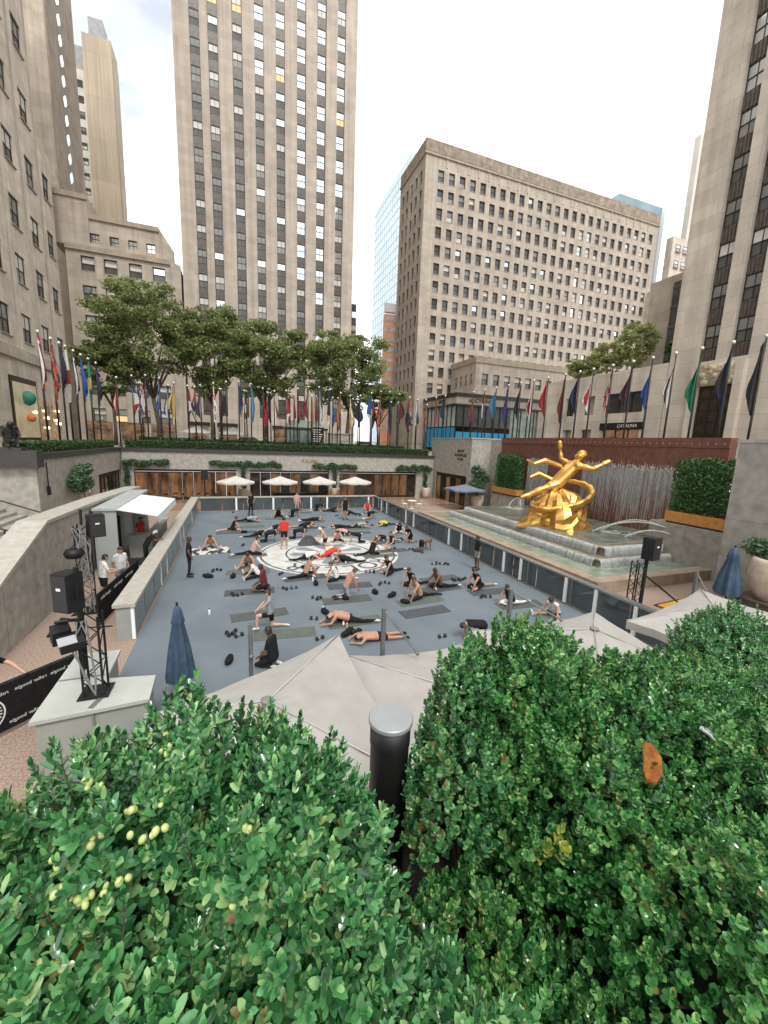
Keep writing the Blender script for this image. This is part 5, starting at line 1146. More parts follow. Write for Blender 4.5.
for k in range(6): mb.box(9.35,10.0+.1*(k%4)+.2,51.085,51.098,G+1.15+k*.28,G+1.25+k*.28)
mb.build('white_line', white_p, t); mb = MB(); mb.box(9.3,9.38,51.12,51.18,G+.003,G+.9); mb.box(10.5,10.58,51.12,51.18,G+.003,G+.9); mb.build('leg', black_p, t)
t = thing('stone_planter', 'large grey stone planter box on the street right of the pavilion', 'planter', (12.6,50,G)); mb = MB(); mb.box(11.1,14.1,49.3,50.7,G+.003,6.75); mb.build('body', concrete, t); mb = MB(); mb.box(11.0,14.2,49.2,50.8,6.754,6.86); mb.build('rim', granite_l, t)
# dark bronze sculpture on the left ledge: a generic seated figure
# ------------------------------------------------------------------ figures
def V3(a): return Vector(a)
POSES = {
 'stand': dict(pe=(0,0,.95), ch=(.01,0,1.25), ne=(0,0,1.47), he=(.03,0,1.62), sh=[(0,.19,1.42),(0,-.19,1.42)], el=[(-.03,.27,1.14),(-.03,-.27,1.14)], wr=[(.08,.27,.90),(.08,-.27,.90)], hi=[(0,.09,.92),(0,-.09,.92)], kn=[(.02,.11,.5),(.0,-.12,.5)], an=[(-.02,.12,.09),(-.06,-.14,.09)], to=[(.15,.15,.045),(.11,-.18,.045)]),
 'standhip': dict(pe=(0,0,.95), ch=(.01,0,1.25), ne=(0,0,1.47), he=(.03,0,1.62), sh=[(0,.19,1.42),(0,-.19,1.42)], el=[(-.08,.42,1.2),(-.03,-.27,1.14)], wr=[(.05,.2,1.04),(.08,-.27,.90)], hi=[(0,.09,.92),(0,-.09,.92)], kn=[(.02,.11,.5),(.06,-.15,.5)], an=[(-.02,.12,.09),(.02,-.2,.09)], to=[(.15,.15,.045),(.18,-.24,.045)]),
 'hold': dict(pe=(0,0,.95), ch=(.02,0,1.24), ne=(.04,0,1.46), he=(.09,0,1.60), sh=[(.02,.19,1.41),(.02,-.19,1.41)], el=[(.1,.28,1.15),(.1,-.28,1.15)], wr=[(.32,.14,1.12),(.32,-.14,1.12)], hi=[(0,.09,.92),(0,-.09,.92)], kn=[(.03,.12,.5),(.0,-.13,.5)], an=[(-.02,.14,.09),(-.08,-.15,.09)], to=[(.15,.18,.045),(.09,-.19,.045)]),
 'lean': dict(pe=(-.1,0,.93), ch=(.05,0,1.2), ne=(.2,0,1.36), he=(.29,0,1.48), sh=[(.17,.18,1.33),(.17,-.18,1.33)], el=[(.3,.24,1.17),(.3,-.24,1.17)], wr=[(.5,.06,1.19),(.5,-.06,1.19)], hi=[(-.1,.09,.9),(-.1,-.09,.9)], kn=[(-.06,.11,.49),(-.14,-.11,.49)], an=[(-.12,.12,.09),(-.26,-.13,.09)], to=[(.05,.14,.045),(-.1,-.16,.045)]),
 'reach': dict(pe=(0,0,.95), ch=(.06,0,1.24), ne=(.12,0,1.45), he=(.18,0,1.59), sh=[(.1,.19,1.4),(.1,-.19,1.4)], el=[(.34,.22,1.28),(.02,-.28,1.14)], wr=[(.52,.2,1.12),(.1,-.27,.9)], hi=[(0,.09,.92),(0,-.09,.92)], kn=[(.03,.12,.5),(.0,-.13,.5)], an=[(-.02,.14,.09),(-.08,-.15,.09)], to=[(.15,.18,.045),(.09,-.19,.045)]),
 'halfkneel': dict(pe=(0,0,.55), ch=(.02,0,.85), ne=(.04,0,1.08), he=(.08,0,1.23), sh=[(.03,.18,1.03),(.03,-.18,1.03)], el=[(.24,.22,.84),(.24,-.22,.84)], wr=[(.42,.06,.68),(.42,-.02,.68)], hi=[(0,.09,.53),(0,-.09,.53)], kn=[(.41,.12,.52),(-.04,-.1,.09)], an=[(.43,.13,.09),(-.46,-.1,.08)], to=[(.61,.14,.045),(-.6,-.1,.04)]),
 'kneel': dict(pe=(-.02,0,.27), ch=(.02,0,.55), ne=(.05,0,.79), he=(.1,0,.94), sh=[(.04,.18,.73),(.04,-.18,.73)], el=[(.1,.25,.46),(.1,-.25,.46)], wr=[(.3,.15,.31),(.3,-.15,.31)], hi=[(-.02,.09,.26),(-.02,-.09,.26)], kn=[(.38,.13,.08),(.38,-.13,.08)], an=[(-.04,.11,.09),(-.04,-.11,.09)], to=[(-.2,.11,.045),(-.2,-.11,.045)]),
 'tallkneel': dict(pe=(-.02,0,.48), ch=(.1,0,.74), ne=(.22,0,.92), he=(.32,0,1.03), sh=[(.2,.17,.88),(.2,-.17,.88)], el=[(.32,.2,.62),(.32,-.2,.62)], wr=[(.44,.14,.38),(.44,-.1,.38)], hi=[(-.02,.09,.47),(-.02,-.09,.47)], kn=[(.06,.12,.08),(.06,-.12,.08)], an=[(-.36,.11,.08),(-.36,-.11,.08)], to=[(-.5,.11,.04),(-.5,-.11,.04)]),
 'pigeon': dict(pe=(0,0,.17), ch=(.1,0,.42), ne=(.2,0,.63), he=(.28,0,.77), sh=[(.18,.18,.58),(.18,-.18,.58)], el=[(.36,.24,.36),(.36,-.24,.36)], wr=[(.45,.22,.07),(.45,-.22,.07)], hi=[(.02,.09,.15),(0,-.09,.15)], kn=[(.37,.24,.08),(-.41,-.14,.08)], an=[(.32,-.14,.08),(-.83,-.14,.075)], to=[(.36,-.28,.05),(-.97,-.14,.04)]),
 'fold': dict(pe=(0,0,.2), ch=(.26,0,.30), ne=(.48,0,.33), he=(.61,0,.26), sh=[(.44,.17,.32),(.44,-.17,.32)], el=[(.6,.26,.13),(.6,-.26,.13)], wr=[(.82,.16,.06),(.82,-.16,.06)], hi=[(.02,.09,.18),(0,-.09,.18)], kn=[(.34,.27,.09),(-.41,-.14,.08)], an=[(.2,-.1,.08),(-.83,-.14,.075)], to=[(.22,-.24,.05),(-.97,-.14,.04)]),
 'straddle': dict(pe=(0,0,.13), ch=(.16,0,.36), ne=(.3,0,.55), he=(.4,0,.66), sh=[(.27,.17,.5),(.27,-.17,.5)], el=[(.42,.27,.3),(.42,-.27,.3)], wr=[(.6,.36,.13),(.6,-.36,.13)], hi=[(0,.09,.12),(0,-.09,.12)], kn=[(.35,.27,.09),(.35,-.27,.09)], an=[(.66,.5,.08),(.66,-.5,.08)], to=[(.7,.53,.2),(.7,-.53,.2)]),
 'allfours': dict(pe=(-.2,0,.5), ch=(.08,0,.53), ne=(.3,0,.56), he=(.43,0,.5), sh=[(.26,.17,.53),(.26,-.17,.53)], el=[(.29,.2,.28),(.29,-.2,.28)], wr=[(.31,.18,.06),(.31,-.18,.06)], hi=[(-.2,.09,.49),(-.2,-.09,.49)], kn=[(-.2,.12,.08),(-.2,-.12,.08)], an=[(-.61,.12,.08),(-.61,-.12,.08)], to=[(-.75,.12,.04),(-.75,-.12,.04)]),
 'prone': dict(pe=(0,0,.15), ch=(.28,0,.15), ne=(.5,0,.18), he=(.63,0,.15), sh=[(.45,.18,.16),(.45,-.18,.16)], el=[(.6,.34,.09),(.6,-.34,.09)], wr=[(.8,.2,.06),(.8,-.2,.06)], hi=[(0,.09,.13),(0,-.09,.13)], kn=[(-.42,.12,.08),(-.42,-.14,.08)], an=[(-.83,.13,.075),(-.83,-.17,.075)], to=[(-.97,.13,.04),(-.97,-.17,.04)]),
}
def sub(a, b): return V3(a)-V3(b)
def human_mesh(name, J, voxel=.020, k=1.0, extra=None, single=None, stretch=None):
    segs = []   # p0, p1, r0, r1, region
    def S(a, b, r0, r1, reg): segs.append((V3(a), V3(b), r0, r1, reg))
    pe, ch, ne, he = (V3(J[q]) for q in ('pe','ch','ne','he'))
    S(pe, ch, .115, .12, 'torso'); S(ch, ne, .12, .075, 'torso')
    for i in (0,1):
        hi, sh, kn, an, to, el, wr = (V3(J[q][i]) for q in ('hi','sh','kn','an','to','el','wr'))
        S(hi, hi.lerp(sh,.5)+ (pe-hi)*.15, .105, .085, 'torso'); S(hi.lerp(sh,.5)+(pe-hi)*.15, sh.lerp(ne,.25), .085, .075, 'torso')
        S(pe.lerp(hi,.6), hi, .11, .105, 'hip'); S(ne.lerp(sh,.2), sh, .06, .062, 'torso')
        S(sh, sh.lerp(el,.55), .058, .05, 'sleeve'); S(sh.lerp(el,.55), el, .048, .041, 'arm'); S(el, wr, .041, .028, 'arm')
        d = (wr-el).normalized(); S(wr, wr+d*.085, .032, .03, 'hand')
        S(hi, hi.lerp(kn,.62), .095, .075, 'thigh'); S(hi.lerp(kn,.62), kn, .075, .056, 'shin'); S(kn, kn.lerp(an,.35), .056, .058, 'shin'); S(kn.lerp(an,.35), an, .058, .036, 'shin')
        f = (to-an); S(an-f.normalized()*.05+V3((0,0,-.02)), an+f*.4, .042, .045, 'foot'); S(an+f*.4, to, .045, .036, 'foot')
    hd = (he-ne).normalized(); S(ne-hd*.02, he, .055, .055, 'neck')
    # face direction: perpendicular to neck, towards hands
    mid = (V3(J['wr'][0])+V3(J['wr'][1]))*.5; fd = mid-he; fd -= hd*fd.dot(hd)
    if fd.length < .08: fd = V3((1,0,0)) - hd*hd.x
    fd.normalize(); sd_ = hd.cross(fd)
    S(he-hd*.05, he+hd*.05, .082, .094, 'head'); S(he-hd*.07+fd*.03, he-hd*.03+fd*.035, .055, .06, 'head')
    S(he-hd*.005+fd*.085, he-hd*.03+fd*.105, .012, .018, 'head')
    for s in (-1,1): S(he+sd_*.09*s+hd*.015, he+sd_*.095*s-hd*.02, .02, .016, 'head')
    if extra:
        for e in extra(J, he, hd, fd, ne, pe): segs.append(e)
    segs = [(a,b,r0*k,r1*k,rg) for (a,b,r0,r1,rg) in segs]
    mb = MB()
    for (a,b,r0,r1,reg) in segs:
        n = 5; L_ = (b-a).length; d = (b-a).normalized() if L_ > 1e-6 else V3((0,0,1)); pts = []; rad = []
        for i in range(n): q = math.pi/2*(1-i/n); pts.append(a-d*r0*math.sin(q)*.98); rad.append(max(.004,r0*math.cos(q)))
        for i in range(4): pts.append(a.lerp(b,i/3)); rad.append(r0+(r1-r0)*i/3)
        for i in range(1,n+1): q = math.pi/2*i/n; pts.append(b+d*r1*math.sin(q)*.98); rad.append(max(.004,r1*math.cos(q)))
        mb.path(pts, rad, 12)
    me = mb.mesh(name+'_raw', []); o = bpy.data.objects.new(name+'_raw', me); COL.objects.link(o)
    m = o.modifiers.new('r','REMESH'); m.mode = 'VOXEL'; m.voxel_size = voxel
    m = o.modifiers.new('s','SMOOTH'); m.factor = .5; m.iterations = 3
    dg = bpy.context.evaluated_depsgraph_get(); out = bpy.data.meshes.new_from_object(o.evaluated_get(dg)); out.name = name
    bpy.data.objects.remove(o); bpy.data.meshes.remove(me)
    nv, nf = len(out.vertices), len(out.polygons)
    co = np.empty(nv*3); out.vertices.foreach_get('co', co); co = co.reshape(-1,3)
    cen = np.empty(nf*3); out.polygons.foreach_get('center', cen); cen = cen.reshape(-1,3)
    best = np.full(nf, 1e9); reg = np.zeros(nf, int)
    RI = dict(torso=1, hip=3, sleeve=2, arm=0, hand=0, thigh=3, shin=4, foot=5, neck=0, head=0, hair=6, cloth=1)
    for (a,b,r0,r1,rg) in segs:
        a_, b_ = np.array(a), np.array(b); ab = b_-a_; tt = np.clip(((cen-a_)@ab)/max(1e-9,ab@ab),0,1); d = np.linalg.norm(cen-(a_+tt[:,None]*ab),axis=1)/(r0+(r1-r0)*tt)
        k_ = d < best; best[k_] = d[k_]; reg[k_] = RI[rg]
        if rg == 'head':
            rel = cen-np.array(he); up_ = rel@np.array(hd); fr = rel@np.array(fd); hair = k_ & ((up_ > .045) | ((fr < -.005) & (up_ > -.06))); reg[hair] = 6
    # waist line: lower torso belongs to the bottoms
    rel = (cen-np.array(pe))@np.array((ch-pe).normalized()); reg[(reg==1) & (rel < .03)] = 3
    # fingers and eyes, rooted inside the palm / head
    if single is None:
        V = [tuple(p) for p in co]; F = [tuple(p.vertices) for p in out.polygons]; MI = list(reg); mb = MB()
        for i in (0,1):
            el, wr = V3(J['el'][i]), V3(J['wr'][i]); d = (wr-el).normalized(); sdv = d.cross(V3((0,0,1))); sdv = sdv.normalized() if sdv.length > .1 else V3((0,1,0)); nrm = sdv.cross(d)
            for q,(off,ln) in enumerate(((-.024,.062),(-.008,.07),(.008,.066),(.023,.052))):
                b0 = wr+d*.08+sdv*off; mb.path([b0, b0+d*ln*.55-nrm*.008, b0+d*ln-nrm*.025], [.0095,.0085,.006], 6)
            b0 = wr+d*.03+sdv*.028*(1 if i else -1); mb.path([b0, b0+d*.025+sdv*.028*(1 if i else -1), b0+d*.055+sdv*.034*(1 if i else -1)], [.011,.0095,.007], 6)
        nb = len(mb.f)
        for s in (-1,1): mb.ball(he+fd*.093+hd*.012+sd_*.033*s, .009, 5)
        k0 = len(V); V += mb.v; F += [tuple(i+k0 for i in f) for f in mb.f]; MI += [0]*nb + [6]*(len(mb.f)-nb)
        fin = bpy.data.meshes.new(name); fin.from_pydata(V, [], F); bpy.data.meshes.remove(out); out = fin
        for _ in range(7): out.materials.append(black_p)
        out.polygons.foreach_set('material_index', MI)
    else:
        out.materials.clear(); out.materials.append(single)
    out.polygons.foreach_set('use_smooth', [True]*len(out.polygons)); out.update()
    return out
PM = {p: human_mesh('person_'+p, J) for p, J in POSES.items()}
SK = dict(l=mat('skin_light', (.55,.34,.25), (.50,.30,.22), 8, .55), t=mat('skin_tan', (.42,.235,.155), (.37,.20,.13), 8, .55), d=mat('skin_brown', (.15,.075,.045), (.12,.06,.036), 8, .5))
CLO = dict(black=(.018,.018,.02), grey=(.33,.335,.34), white=(.74,.74,.72), red=(.62,.055,.035), maroon=(.13,.03,.035), pink=(.62,.36,.34), tan=(.40,.24,.17), yellow=(.70,.55,.03))
def cl(c): return mat('cloth_'+c, CLO[c], tuple(v*.7 for v in CLO[c]), 14, .9, spec=.2, bump=.5, bscale=16, bdist=.03)
HA = dict(dark=mat('hair_dark', (.018,.014,.012), (.03,.024,.02), 30, .6), brown=mat('hair_brown', (.07,.038,.02), (.045,.025,.014), 30, .6), white=mat('cap_white', (.72,.72,.7), None, rough=.8))
shoe = mat('shoe_white', (.66,.66,.64), (.4,.4,.4), 12, .7)
def person(x, y, pose, yaw, skin, top, bottom, hair, sl, shorts, label, z=0.02, scale=1.0, group='people exercising on the rink', mirror=False):
    s = SK[skin]; tp = cl(top) if top else s; bt = cl(bottom)
    o = inst(PM[pose], 'person', None, (x,y,z), rz=math.radians(yaw), scale=(scale, -scale if mirror else scale, scale),
             mats={0:s, 1:tp, 2:(tp if sl == 1 else s), 3:bt, 4:(s if shorts else bt), 5:(shoe if random.random() < .8 else black_p), 6:HA[hair]})
    if top == 'tan': o.material_slots[1].material = s
    return tag(o, label, 'person', group)
PEOPLE = [
(2.15, 26.01, 'fold', 5, 't', 'black', 'grey', 'brown', 0, 0, 'person in grey leggings folded low left of the red shirt'),
(5.23, 28.86, 'prone', 0, 't', 'black', 'black', 'dark', 0, 0, 'person in black lying flat behind the charcoal folded mat'),
(5.59, 22.59, 'straddle', -95, 'l', 'pink', 'black', 'brown', 0, 0, 'person in pink top folding forward at the centre back of the roundel'),
(5.11, 18.17, 'fold', 180, 'd', 'black', 'black', 'dark', 1, 0, 'person in black shirt curled low on the front letters'),
(3.14, 19.15, 'fold', 0, 'l', 'white', 'black', 'brown', 0, 0, 'person in white top folded over a leg left on the roundel'),
(8.47, 21.99, 'fold', 175, 't', 'black', 'grey', 'brown', 0, 0, 'person in grey leggings bending low right of the roundel'),
(2.73, 16.64, 'pigeon', 5, 't', 'tan', 'black', 'dark', 0, 0, 'bare-backed person seated in front of the roundel left half'),
(-0.26, 26.47, 'pigeon', 15, 'l', 'black', 'black', 'brown', 0, 1, 'person in black shorts leaning on arms near the far left corner'),
(7.80, 25.91, 'fold', 0, 'l', 'grey', 'black', 'dark', 1, 0, 'person in grey shirt bending low two rows behind the roundel right half'),
(3.00, 30.82, 'straddle', -90, 't', 'black', 'black', 'brown', 0, 0, 'person in black seated wide-legged at the far barrier left part'),
(8.15, 20.17, 'kneel', 190, 'l', 'black', 'grey', 'brown', 0, 1, 'person in black top kneeling just right of the roundel'),
(7.84, 13.94, 'pigeon', 185, 'd', None, 'black', 'dark', 2, 0, 'bare-chested person with leg stretched back on the empty right mat'),
(1.79, 23.14, 'allfours', 0, 't', 'black', 'black', 'dark', 1, 0, 'person in black on hands and knees at the left rim of the roundel'),
(8.83, 30.80, 'fold', 185, 't', 'black', 'black', 'brown', 0, 0, 'person in black bending low at the far right barrier'),
(1.07, 31.54, 'standhip', -60, 't', 'black', 'black', 'brown', 0, 0, 'person in black top and leggings standing hand on hip beside the far barrier'),
(0.72, 29.24, 'fold', 0, 'l', 'grey', 'black', 'dark', 1, 0, 'person in grey top folded low over a stretched leg in the farthest left row'),
(1.09, 24.53, 'fold', 0, 'l', 'black', 'black', 'dark', 0, 0, 'person in black folded over a bent leg one row before the far left corner'),
(0.71, 20.62, 'pigeon', 10, 'l', None, 'black', 'dark', 2, 0, 'bare-chested person in black leggings propped on one arm at left of the white roundel'),
(0.51, 18.78, 'straddle', -100, 't', 'tan', 'black', 'dark', 0, 1, 'person bent low in a tan top just below the bare-chested stretcher'),
(-1.30, 22.67, 'straddle', -90, 't', 'tan', 'grey', 'brown', 0, 0, 'person folding forward on the black and white patterned mat at left'),
(0.94, 15.29, 'kneel', 160, 'd', 'maroon', 'black', 'dark', 1, 1, 'person in maroon shirt kneeling upright on a mat at left of the rink'),
(0.86, 17.11, 'straddle', 180, 'l', 'white', 'black', 'dark', 0, 0, 'person in white and black seated just behind the maroon shirt'),
(2.39, 21.44, 'stand', 90, 't', 'red', 'black', 'dark', 1, 1, 'person in a bright red shirt standing with back turned on the roundel'),
(4.24, 30.63, 'allfours', 20, 't', 'black', 'black', 'brown', 0, 0, 'person in black on hands and knees near the far barrier post'),
(4.71, 32.81, 'stand', -70, 'l', 'pink', 'pink', 'brown', 0, 0, 'person in pale pink standing against the far barrier'),
(4.21, 26.56, 'fold', 0, 't', 'black', 'black', 'brown', 0, 1, 'person in black shorts stretching low behind the red shirt'),
(3.44, 23.54, 'allfours', 0, 'l', 'black', 'black', 'dark', 1, 0, 'person in black shirt crouching right of the red shirt'),
(4.66, 21.60, 'tallkneel', 190, 'l', None, 'black', 'white', 2, 1, 'bare-chested person in a white cap kneeling on the roundel'),
(4.30, 19.43, 'fold', 10, 't', 'red', 'red', 'brown', 0, 0, 'person in red top bending low in the middle of the roundel'),
(6.61, 19.28, 'pigeon', 20, 'l', 'black', 'black', 'brown', 0, 0, 'person in black tank with a leg stretched right on the roundel edge'),
(6.56, 21.90, 'allfours', 160, 't', 'black', 'black', 'dark', 0, 0, 'person in black leaning left at the back rim of the roundel'),
(6.58, 23.99, 'fold', 180, 't', 'pink', 'black', 'brown', 0, 0, 'person in pink top lying over the leg behind the roundel'),
(6.72, 26.10, 'prone', 180, 'l', 'black', 'black', 'dark', 1, 0, 'person in black lying flat two rows behind the roundel'),
(7.72, 28.84, 'stand', -80, 't', 'black', 'black', 'brown', 0, 1, 'person in black shorts standing with bare arms far right of centre'),
(6.57, 33.04, 'allfours', 10, 't', 'black', 'black', 'dark', 1, 0, 'person in dark clothes on hands and knees at the far barrier, left of a pair'),
(7.46, 32.42, 'fold', 0, 't', 'black', 'black', 'dark', 0, 0, 'person in dark clothes bending low at the far barrier, right of a pair'),
(10.34, 31.52, 'kneel', -100, 'l', 'red', 'black', 'brown', 0, 1, 'person in red vest kneeling near the far right corner'),
(9.82, 28.90, 'allfours', 10, 't', 'black', 'black', 'brown', 0, 1, 'person with bare arms on hands and knees below the far red vest'),
(10.12, 26.17, 'fold', 185, 'l', 'yellow', 'black', 'dark', 1, 0, 'person in yellow shirt bending low along the right side'),
(10.04, 23.90, 'straddle', -100, 'l', 'black', 'white', 'dark', 0, 0, 'person in black top and white leggings just before the yellow shirt'),
(9.72, 21.23, 'tallkneel', 200, 't', 'black', 'black', 'brown', 1, 1, 'person in black shirt with bare legs kneeling by the right barrier'),
(9.85, 19.58, 'allfours', 15, 'd', None, 'black', 'dark', 2, 1, 'bare-backed person on hands and knees by the right barrier'),
(6.51, 16.11, 'pigeon', 195, 't', 'black', 'black', 'dark', 0, 0, 'person in black shorts sitting propped on both arms right of the roundel'),
(6.85, 14.44, 'pigeon', 200, 't', 'black', 'black', 'dark', 0, 0, 'person in black tank leaning on straight arms, rear of two at centre right'),
(6.52, 13.07, 'pigeon', 178, 't', 'tan', 'black', 'brown', 0, 0, 'person in black leggings with leg stretched back, front of two at centre right'),
(3.82, 13.89, 'tallkneel', 5, 't', 'tan', 'grey', 'brown', 0, 0, 'person in grey patterned leggings kneeling and reaching down below the roundel'),
(3.94, 15.81, 'pigeon', 170, 'l', 'white', 'black', 'brown', 0, 0, 'person in black leggings leaning back beside the roundel front edge'),
(3.37, 11.80, 'fold', 175, 't', 'tan', 'black', 'dark', 0, 0, 'bare-backed person curled forward on a mat near the grey canopies'),
(3.90, 10.46, 'prone', 175, 't', 'tan', 'black', 'dark', 0, 1, 'person lying face down right behind the grey canopy edge'),
(10.72, 15.68, 'stand', 170, 'd', 'black', 'grey', 'dark', 1, 1, 'person in black shirt and grey shorts standing by the right barrier'),
(9.39, 13.41, 'pigeon', 180, 't', 'black', 'black', 'dark', 0, 1, 'person in black seated with legs out below the standing grey shorts'),
(9.61, 11.63, 'pigeon', 190, 't', 'black', 'white', 'dark', 0, 0, 'person in black tank and cap seated with white leggings at right'),
(6.78, 9.63, 'allfours', 170, 't', 'black', 'black', 'dark', 0, 0, 'person in a dark cap and tank rising behind the boxwood tip'),
(10.53, 10.37, 'straddle', 200, 't', 'white', 'black', 'dark', 0, 1, 'person in white top and black shorts seated in the near right corner'),
(0.93, 12.05, 'halfkneel', 170, 'l', 'grey', 'black', 'brown', 1, 1, 'person in grey shirt and cap half kneeling with hands on the knee'),
(0.80, 9.85, 'kneel', 150, 'd', 'black', 'black', 'dark', 1, 0, 'person in black shirt seen from the waist up behind the grey canopy'),
(-1.87, 17.79, 'stand', 10, 'd', 'black', 'black', 'dark', 1, 0, 'person in black cap, shirt and trousers with white shoes standing by the left barrier'),
]
for i, p in enumerate(PEOPLE):
    person(*p, scale=.98+.05*math.sin(i*2.3), mirror=bool(i % 2))
person(-4.28,15.45,'hold',35,'l','white','black','dark',1,1,'person in white shirt and black shorts standing by the left crowd barrier',0.006,1.02,'staff at the left side')
person(-3.98,16.4,'stand',-40,'t','white','grey','dark',1,0,'person in white shirt with orange print behind the black shorts',0.006,1.02,'staff at the left side')
person(-3.72,19.9,'lean',10,'d','black','black','white',1,0,'person in black shirt and white cap leaning on the left rink barrier',0.006,1.0,'staff at the left side')
person(-4.5,22.6,'stand',-30,'t','red','black','dark',1,0,'person in a red shirt behind the booth counter',0.006,1.0,'staff at the left side')
person(-4.58,9.12,'reach',-12,'l','black','black','dark',1,0,'person in black reaching onto the printed barrier at the left edge',0.006,1.0,'staff at the left side')
t = thing('shirt_print', 'orange printed patch on the back of a white shirt', 'print', (-3.98,16.4,1.2)) if False else None
# ------------------------------------------------------------------ mats, dumbbells, bags
STOP = ('in','a','the','of','and','with','on','at','over','beside','behind','below','near','right','left','hand','to','by','its','from','their')
def near_person(x, y, nmax):
    b = min(PEOPLE, key=lambda p: (p[0]-x)**2+(p[1]-y)**2); w = b[-1].replace(',','').split()[:nmax]
    while w[-1] in STOP: w = w[:-1]
    return ' '.join(w)
def rank_labels(items, noun, pre):
    """items: (x, y); label by the nearest person, ranked from the left where several share it"""
    base = [near_person(x, y, 9) for x, y in items]; out = []
    for i, (x, y) in enumerate(items):
        g = sorted([j for j in range(len(items)) if base[j] == base[i]], key=lambda j: items[j][0]); k = g.index(i)
        if len(g) == 1: out.append('%s %s near the %s' % (pre, noun, base[i]))
        else: out.append('%s %s near the %s' % (('leftmost','second','third','fourth','fifth','sixth','seventh')[k] if k < len(g)-1 else 'rightmost', noun, base[i]))
    return out
mat_m = [mat('mat_charcoal', (.085,.095,.09), (.065,.075,.07), 4, .9), mat('mat_olive', (.11,.125,.105), (.085,.10,.085), 4, .9), mat('mat_slate', (.07,.08,.085), (.055,.06,.065), 4, .9)]
MATPOS = [(2.12,25.72), (5.16,28.49), (2.71,16.51), (-0.26,25.89), (7.71,25.59), (7.79,13.83), (8.30,21.53), (2.92,30.02), (8.00,19.78), (0.72,29.24), (0.86,27.50), (1.16,25.90), (-1.26,21.83), (0.44,17.90), (0.43,15.42), (0.67,13.19), (1.31,11.60), (4.80,26.46), (7.49,32.91), (8.85,28.65), (4.31,15.09), (3.81,13.69), (3.58,11.82), (6.17,11.92), (8.38,14.94), (6.43,12.88), (9.64,13.00), (9.95,11.54), (7.01,18.99), (7.36,24.42), (4.88,32.31), (0.52,20.48),]
ML_ = rank_labels(MATPOS, 'exercise mat', 'dark')
for i, (x,y) in enumerate(MATPOS):
    lab = ML_[i]
    mb = MB(); mb.cbox((0,0,.008),(1.8,.62,.008))
    for s in (-1,1): mb.path([(s*.9,-.31,.011),(s*.9,.31,.011)], .008, 6)
    m_ = mat_m[i%3]
    if i == 12: m_ = mat('mat_patterned', (.55,.53,.48), (.035,.035,.04), 3.2, .9, contrast=(.47,.53), detail=2); lab = 'black and white patterned mat at left by the barrier'
    o = mb.build('exercise_mat', m_, None, loc=(0,0,0)); o.location = (x,y,.012); o.rotation_euler = (0,0,math.radians(random.uniform(-6,6)))
    if i == 12: o.scale = (1.0,2.2,1)
    tag(o, lab, 'mat', 'exercise mats on the rink')
hb = MB(); hb.path([(-.04,0,0),(.04,0,0)], .072, 6)
head_me = hb.mesh('weight_head', mat('rubber_black', (.016,.016,.018), (.028,.028,.03), 20, .6))
hb = MB(); hb.path([(-.08,0,0),(.08,0,0)], .017, 8); grip_me = hb.mesh('grip', steel, True)
DB = [q for q in [(-1.00,18.26), (-0.76,18.34), (-0.18,15.16), (0.07,15.10), (-0.31,11.94), (-0.14,12.02), (-0.00,11.78), (1.73,15.30), (2.08,15.32), (2.69,14.09), (2.81,13.96), (2.87,16.47), (3.06,16.56), (5.55,14.89), (5.87,14.93), (9.09,16.89), (9.37,16.99), (9.48,16.79), (9.73,16.73), (8.82,14.57), (8.99,14.52), (9.12,14.49), (9.37,14.56), (8.93,12.52), (9.17,12.46), (5.83,10.03), (5.54,16.50), (5.81,16.43), (9.36,22.07), (9.54,22.03), (9.12,19.74), (9.22,19.29), (9.41,19.04), (7.52,30.55), (9.02,30.32), (9.34,30.27), (9.03,27.46), (9.05,26.36), (-0.00,30.88), (-0.22,33.04), (0.32,22.53), (0.45,26.04), (2.32,12.33), (5.79,19.27), (1.12,15.69), (1.77,17.15), (2.24,10.94), (11.87,31.30),] if -2.6 < q[0] < 11.5]
DL_ = rank_labels(DB, 'hex dumbbell', 'black')
for i, (x,y) in enumerate(DB):
    t = thing('dumbbell', DL_[i], 'dumbbell', (x,y,.072), random.uniform(0,3.1), 'dumbbells on the rink floor'); t.scale = (.84,.84,.84)
    inst(head_me, 'weight_head', t, (-.115,0,0)); inst(head_me, 'weight_head', t, (.115,0,0)); inst(grip_me, 'grip', t)
BAGS = [(-0.26,10.38), (5.55,13.53), (5.77,12.77), (5.02,13.99), (9.08,13.61), (12.68,15.52), (3.00,15.55), (3.05,10.97), (3.26,11.04), (3.41,10.93), (-1.16,17.49), (2.91,17.74), (3.83,22.01), (2.77,12.69), (3.74,13.71), (-0.18,17.24),]
BL_ = rank_labels(BAGS, 'small dark bag', 'single')
